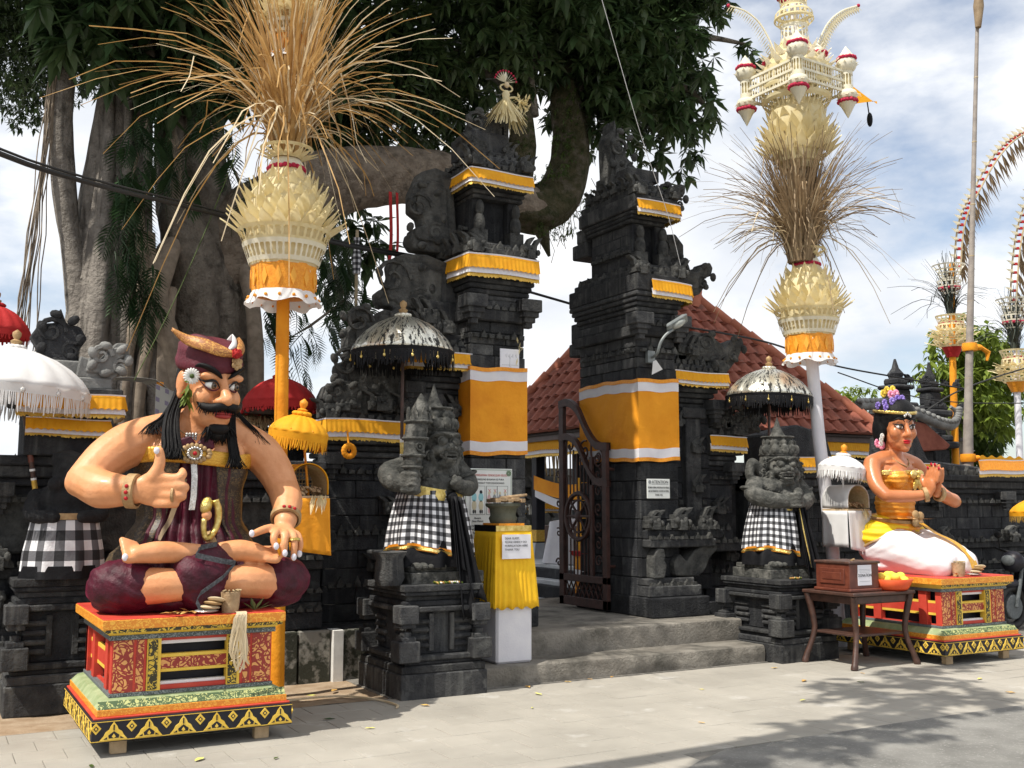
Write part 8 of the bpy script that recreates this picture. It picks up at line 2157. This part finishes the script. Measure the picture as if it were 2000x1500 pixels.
MB().box(2.5,3.66,10.62,11.2,2.52,2.575).build('ridge_board', 'stone_grey', t); MB().box(2.7,3.5,10.8,11.2,0,2.4).build('body', 'stone_dark', t); MB().box(2.75,3.1,10.7,10.75,2.05,2.35).build('white_cloth', 'cloth_white', t)
e = MB()
for k in range(14): a = k*.45; e.ell((3.50+.05*cos(a), 9.45, 2.10+.05*sin(a)), (.03,.02,.03), n=7, m=5)
e.tube([(3.5,9.45,2.1),(3.5,9.5,2.3)], .01, 5)
tag(e.build('cloth_rosette', 'cloth_orange', smooth=60), 'orange cloth rosette hanging right of the small orange parasol', 'cloth')
e = MB().lathe([(.10,0),(.13,.06),(.115,.22),(.15,.28),(.12,.285)], (3.50, 8.42, .92), 20, lambda a, k, r, z: (r*(1+.02*sin(a*3)), z)); tag(e.build('stone_vase', 'stone', smooth=50), 'small stone vase on the pedestal corner beside the club-bearing guardian', 'vase')

# ================================================================ donation desk and box
t = thing('side_desk', 'small dark wooden side table with curved legs under the donation box', 'desk', (8.42, 7.85, 0))
MB().box(7.98, 8.86, 7.5, 8.2, .70, .735).build('desk_top', 'wood_dark', t, bevel=.008); MB().box(8.03, 8.81, 7.55, 8.15, .62, .70).build('apron', 'wood_dark', t, bevel=.01)
for x, s1 in ((8.02,-1),(8.82,1)):
    for y, s2 in ((7.54,-1),(8.16,1)):
        sp = spline([(x,y,.70),(x-s1*.045,y-s2*.03,.45),(x-s1*.05,y-s2*.03,.30),(x+s1*.02,y+s2*.01,.08),(x+s1*.045,y+s2*.02,0)], 4); MB().tube(sp, [.036,.035,.033,.032,.03,.03,.029,.028,.028,.027,.027,.028,.03,.032,.036,.036,.034][:len(sp)], 8).build('leg', 'wood_dark', t, smooth=60)
MB().box(8.08, 8.76, 7.58, 8.12, .30, .325).build('shelf', 'wood_dark', t, bevel=.006)
t = thing('donation_box', 'dark red wooden donation box with a paper label', 'box', (8.25, 7.82, .737))
MB().box(8.04, 8.45, 7.6, 8.05, .765, 1.01).build('case', 'wood_red', t, bevel=.006); MB().box(8.02, 8.47, 7.58, 8.07, .737, .768).build('base_moulding', 'wood_red', t, bevel=.008); MB().box(8.025, 8.465, 7.585, 8.065, 1.008, 1.036).build('lid', 'wood_dark', t, bevel=.008)
MB().box(8.028, 8.042, 7.66, 7.99, .81, .965).build('side_panel', 'wood_red', t, bevel=.005); MB().box(8.022, 8.034, 7.70, 7.95, .85, .925).build('side_panel', 'wood_red', t, bevel=.005)
MB().box(8.15, 8.34, 7.594, 7.598, .80, 1.0).build('paper_label', 'paper', t)
text('lettering', 'DONATION', .042, (8.245, 7.5925, .885), (pi/2,0,0), 'print_black', t, 'CENTER', sx=.82)
for k in range(3): MB().box(8.17, 8.32, 7.593, 7.5945, .955-.014*k, .957-.014*k).build('small_print', 'print_grey', t)
MB().box(8.17,8.32,7.593,7.5945,.84,.842).build('small_print','print_grey',t); MB().tube([(8.2,7.72,1.04),(8.3,7.78,1.045)], .012, 6).build('lid_knob', 'bronze', t)
t = thing('fruit_basket', 'red plastic basket full of yellow fruit beside the donation box', 'basket', (8.62, 7.55, .737))
def bfn(a, k, r, z): return (r*(1+.02*sin(a*20)), z)
MB().lathe([(.13,.742),(.15,.76),(.19,.85)], (8.66,7.62,0), 40, bfn, cap=False, sx=1.15).build('basket', 'basket_plastic', t, smooth=60, solid=.004); MB().lathe([(.01,.742),(.14,.744)], (8.66,7.62,0), 30, cap=False, sx=1.15).build('bottom', 'basket_plastic', t)
for k in range(11):
    a = k*2.4; r = .12*sqrt(k/11); MB().ell((8.66+r*cos(a)*1.1, 7.62+r*sin(a), .86+.03*(k % 2)-.2*r), (.05,.05,.044), n=12).build('fruit', 'flower_yellow', t, smooth=180)
tag(MB().box(8.50,8.68,7.86,8.0,.74,.86).build('lunch_box', 'basket_plastic', bevel=.015), 'small red and white plastic tub behind the fruit basket', 'tub')
# offerings on the tables
def offering(label, x, y, z, big):
    t = thing('offering_cup', label, 'offering', (x, y, z))
    MB().lathe([(.055,0),(.062,.06),(.068,.14),(.060,.142),(.05,.02),(.01,.015)], (x, y, z), 18, lambda a, k, r, zz: (r*(1+.015*sin(a*11)), zz)).build('cup', 'husk', t, smooth=40)
    e = MB()
    for k in range(14): a = rnd.uniform(0,6.28); e.tube([(x+.03*cos(a),y+.03*sin(a),z+.12),(x+.05*cos(a),y+.05*sin(a),z+.155),(x+.075*cos(a),y+.075*sin(a),z+.15)], .006, 4)
    e.build('dry_leaves', 'thatch', t)
    return t
def packets(label, x, y, z):
    t = thing('offering_packets', label, 'offering', (x, y, z))
    for k in range(4): MB().ell((x+.02*k-.03, y-.01*k, z+.018+.026*k), (.085-.008*k,.06,.014), (0,.1*k,.3*k), 14, 6).build('packet', ('jewel','straw_pale','bronze','straw_pale')[k], t, smooth=60)
    e = MB()
    for k in range(10): leaflet(e, Vector((x-.09-.03*k*.8, y+rnd.uniform(-.04,.04), z+.02)), Vector((rnd.uniform(-1,1),rnd.uniform(-1,.2),.2)), .08, .035, .5)
    e.build('leaf_litter', 'leaf_dry', t); return t
offering('dry husk cup on the seated figure\'s table', 1.905, 7.43, .859, 1); packets('folded offering packets beside the husk cup at the seated figure\'s feet', 1.77, 7.42, .859)
t = thing('palm_tassel', 'dry palm-leaf tassel hanging over the front edge of the seated figure\'s table', 'tassel', (1.96, 7.32, .86))
e = MB()
for k in range(16):
    x = 1.95+rnd.uniform(-.035,.035); e.ribbon(spline([(x,7.42,.865),(x+.01,7.335,.862),(x+rnd.uniform(-.03,.03),7.318,.80),(x+rnd.uniform(-.05,.04),7.315,.68-rnd.random()*.12),(x+rnd.uniform(-.04,.04),7.32,.58-rnd.random()*.12)], 3), .014, (1,rnd.uniform(-.4,.4),0))
e.build('strands', 'straw_pale', t, solid=.002); MB().ell((1.955,7.335,.80),(.04,.02,.05)).build('knot', 'straw_pale', t, smooth=60)
offering('gold foil cup on the kneeling woman\'s table', 9.42, 7.42, .859, 1); packets('round woven trays beside the gold cup on the kneeling woman\'s table', 9.66, 7.40, .859)
e = MB(); 
for k in range(5): leaflet(e, Vector((2.08,7.44,.862)), Vector((1-.4*k,-.3,.5)), .14, .04, .2)
tag(e.build('green_leaf_sprig', 'leaf_big'), 'green leaf sprig right of the husk cup', 'leaves')
def petal_scatter(label, x, y, z, w, n=34):
    e = MB(); e.m = 0
    for k in range(n):
        e.m = rnd.randrange(3); e.ell((x+rnd.uniform(-w,w), y+rnd.uniform(-.03,.03), z+.012), (.018,.014,.008), (rnd.random(),rnd.random(),rnd.random()), 6, 4)
    tag(e.build('flower_offering', ['leaf_bright','flower_white','leaf_dry'], smooth=60), label, 'offering', 'petal offerings on pedestals')
petal_scatter('petal offering at the foot of the club-bearing guardian', 3.98, 8.27, .925, .13); petal_scatter('petal offering at the right corner of the club guardian\'s pedestal', 4.22, 8.40, .925, .05, 18)
petal_scatter('petal offering on the pedestal beside the donation box', 7.98, 8.28, .825, .09, 20); petal_scatter('petal offering on the shaded pedestal behind the seated figure', .98, 9.09, 1.025, .12, 20)

# ================================================================ parked scooter at the right edge
t = thing('scooter', 'dark parked scooter half cut off by the right edge', 'scooter', (12.9, 8.95, 0))
for x in (12.35, 13.55):
    w = MB(); N_ = 28
    w.grid(lambda u, v: (x+(.24+.05*cos(2*pi*v))*cos(2*pi*u), 8.95+.05*sin(2*pi*v), .29+(.24+.05*cos(2*pi*v))*sin(2*pi*u)), N_, 8, close=True); wh = w.build('wheel', 'rubber', t, smooth=80)
    e = MB(); e.tube([(x,8.90,.29),(x,9.0,.29)], .16, 16); e.build('rim', 'paint_grey', wh, bevel=.01)
MB().tube(spline([(12.35,8.88,.29),(12.45,8.88,.6),(12.55,8.9,.9)], 4), .025, 8).tube(spline([(12.35,9.02,.29),(12.45,9.02,.6),(12.55,9.0,.9)], 4), .025, 8).build('fork', 'paint_grey', t, smooth=60)
MB().tube(spline([(12.56,8.62,1.02),(12.5,8.75,1.0),(12.5,8.95,.97),(12.5,9.15,1.0),(12.56,9.28,1.02)], 4), .018, 8).build('handlebar', 'rubber', t, smooth=60)
e = MB(); e.ell((12.42,8.95,.86),(.12,.16,.14)); e.ell((12.62,8.95,.62),(.10,.20,.30)); e.build('front_fairing', 'paint_black', t, smooth=60)
MB().ell((12.32,8.95,.88),(.04,.10,.07)).build('headlamp', 'paint_grey', t, smooth=60); MB().ell((12.36,8.95,.58),(.26,.075,.06)).build('mudguard', 'paint_black', t, smooth=60)
e = MB(); e.ell((13.25,8.95,.60),(.5,.16,.18)); e.box(12.62,13.1,8.8,9.1,.28,.36); e.build('body', 'paint_black', t, smooth=60); MB().ell((13.2,8.95,.78),(.45,.15,.07)).build('seat', 'rubber', t, smooth=60)
for y in (8.70, 9.2):
    m_ = MB().tube([(12.52,y,1.0),(12.46,y-.03,1.16)], .009, 6).build('mirror_stalk', 'rubber', t); MB().ell((12.45,y-.03,1.20),(.02,.06,.045)).build('mirror', 'rubber', m_, smooth=60)

# ================================================================ litter on the ground
def leaf_on_ground(label, x, y, s_, m):
    e = MB(); a = rnd.uniform(0, 6.28); d = Vector((cos(a), sin(a), .0)); p = Vector((cos(a+1.57), sin(a+1.57), 0)); c = Vector((x, y, .006))
    K = [(-1,0,.004),(-.5,.32,.012),(.1,.38,.02),(.6,.22,.012),(1,0,.006),(.6,-.2,.02),(.1,-.36,.01),(-.5,-.3,.016)]
    e.add([c]+[c+d*k[0]*s_+p*k[1]*s_+Vector((0,0,k[2]*s_*8)) for k in K], [(0,i+1,(i+1) % 8+1) for i in range(8)])
    tag(e.build('fallen_leaf', m, smooth=60), label, 'leaf', 'fallen leaves on the paving')
LV = [(1.62,6.95,.055,'leaf_yellow','large pale yellow leaf in front of the seated figure\'s table'),(2.9,7.3,.04,'leaf_yellow','yellow leaf on the paving right of the seated figure\'s table'),(3.6,7.9,.05,'leaf_dry','brown leaf just in front of the club guardian\'s pedestal'),(4.75,8.25,.055,'leaf_dry','curled orange-brown leaf at the left end of the lower step'),(4.65,7.9,.05,'leaf_yellow','yellow leaf on the paving below the urn stand'),(5.2,8.3,.035,'leaf_dry','first small orange leaf along the foot of the step, from the left'),(5.45,8.32,.03,'leaf_dry','second small orange leaf along the foot of the step'),(5.7,8.33,.035,'leaf_dry','third small orange leaf along the foot of the step'),(3.2,8.9,.06,'leaf_dry','big brown leaf on the sand beside the club guardian\'s pedestal'),(2.95,8.75,.05,'leaf_yellow','yellow leaf on the sand behind the pale cord'),(2.5,8.2,.06,'leaf_fern','dark green leaf beside the seated figure\'s table'),(2.75,7.75,.05,'leaf_fern','dark green leaf lying in the seated figure\'s shadow'),(6.4,6.6,.04,'leaf_yellow','yellow leaf midway on the bright paving'),(7.1,7.3,.06,'leaf_dry','large brown leaf left of the side table\'s legs'),(7.5,7.0,.04,'leaf_mid','green leaf on the paving in front of the side table'),(6.0,7.4,.03,'leaf_yellow','tiny yellow leaf in front of the middle of the steps'),(8.6,6.6,.045,'leaf_yellow','yellow leaf on the paving before the kneeling woman\'s table'),(8.2,6.0,.05,'leaf_dry','brown leaf near the road edge at the right'),(7.4,8.0,.04,'leaf_dry','brown leaf at the right end of the lower step'),(1.0,7.1,.04,'leaf_mid','green leaf at the left corner of the seated figure\'s table'),(2.05,6.75,.03,'leaf_mid','small green leaf next to the large yellow one'),(5.1,6.3,.03,'leaf_dry','tiny brown leaf near the middle of the road edge'),(4.3,7.4,.025,'leaf_yellow','tiny yellow leaf left of the middle of the paving'),(7.9,7.35,.03,'leaf_dry','tiny brown leaf under the side table'),(9.5,6.7,.035,'leaf_yellow','yellow leaf at the far right of the paving')]
for k, (x, y, s_, m, lb) in enumerate(LV): leaf_on_ground(lb, x, y, s_, m)
tag(MB().tube(spline([(2.45,8.5,.012),(2.8,8.62,.012),(3.15,8.58,.012),(3.35,8.3,.012),(3.4,8.0,.012),(3.36,7.9,.012)], 6), .009, 6).build('cord', 'straw_pale', smooth=60), 'pale cord lying on the sandy ground left of the pedestal', 'cord')

bpy.data.scenes.remove(TMP)
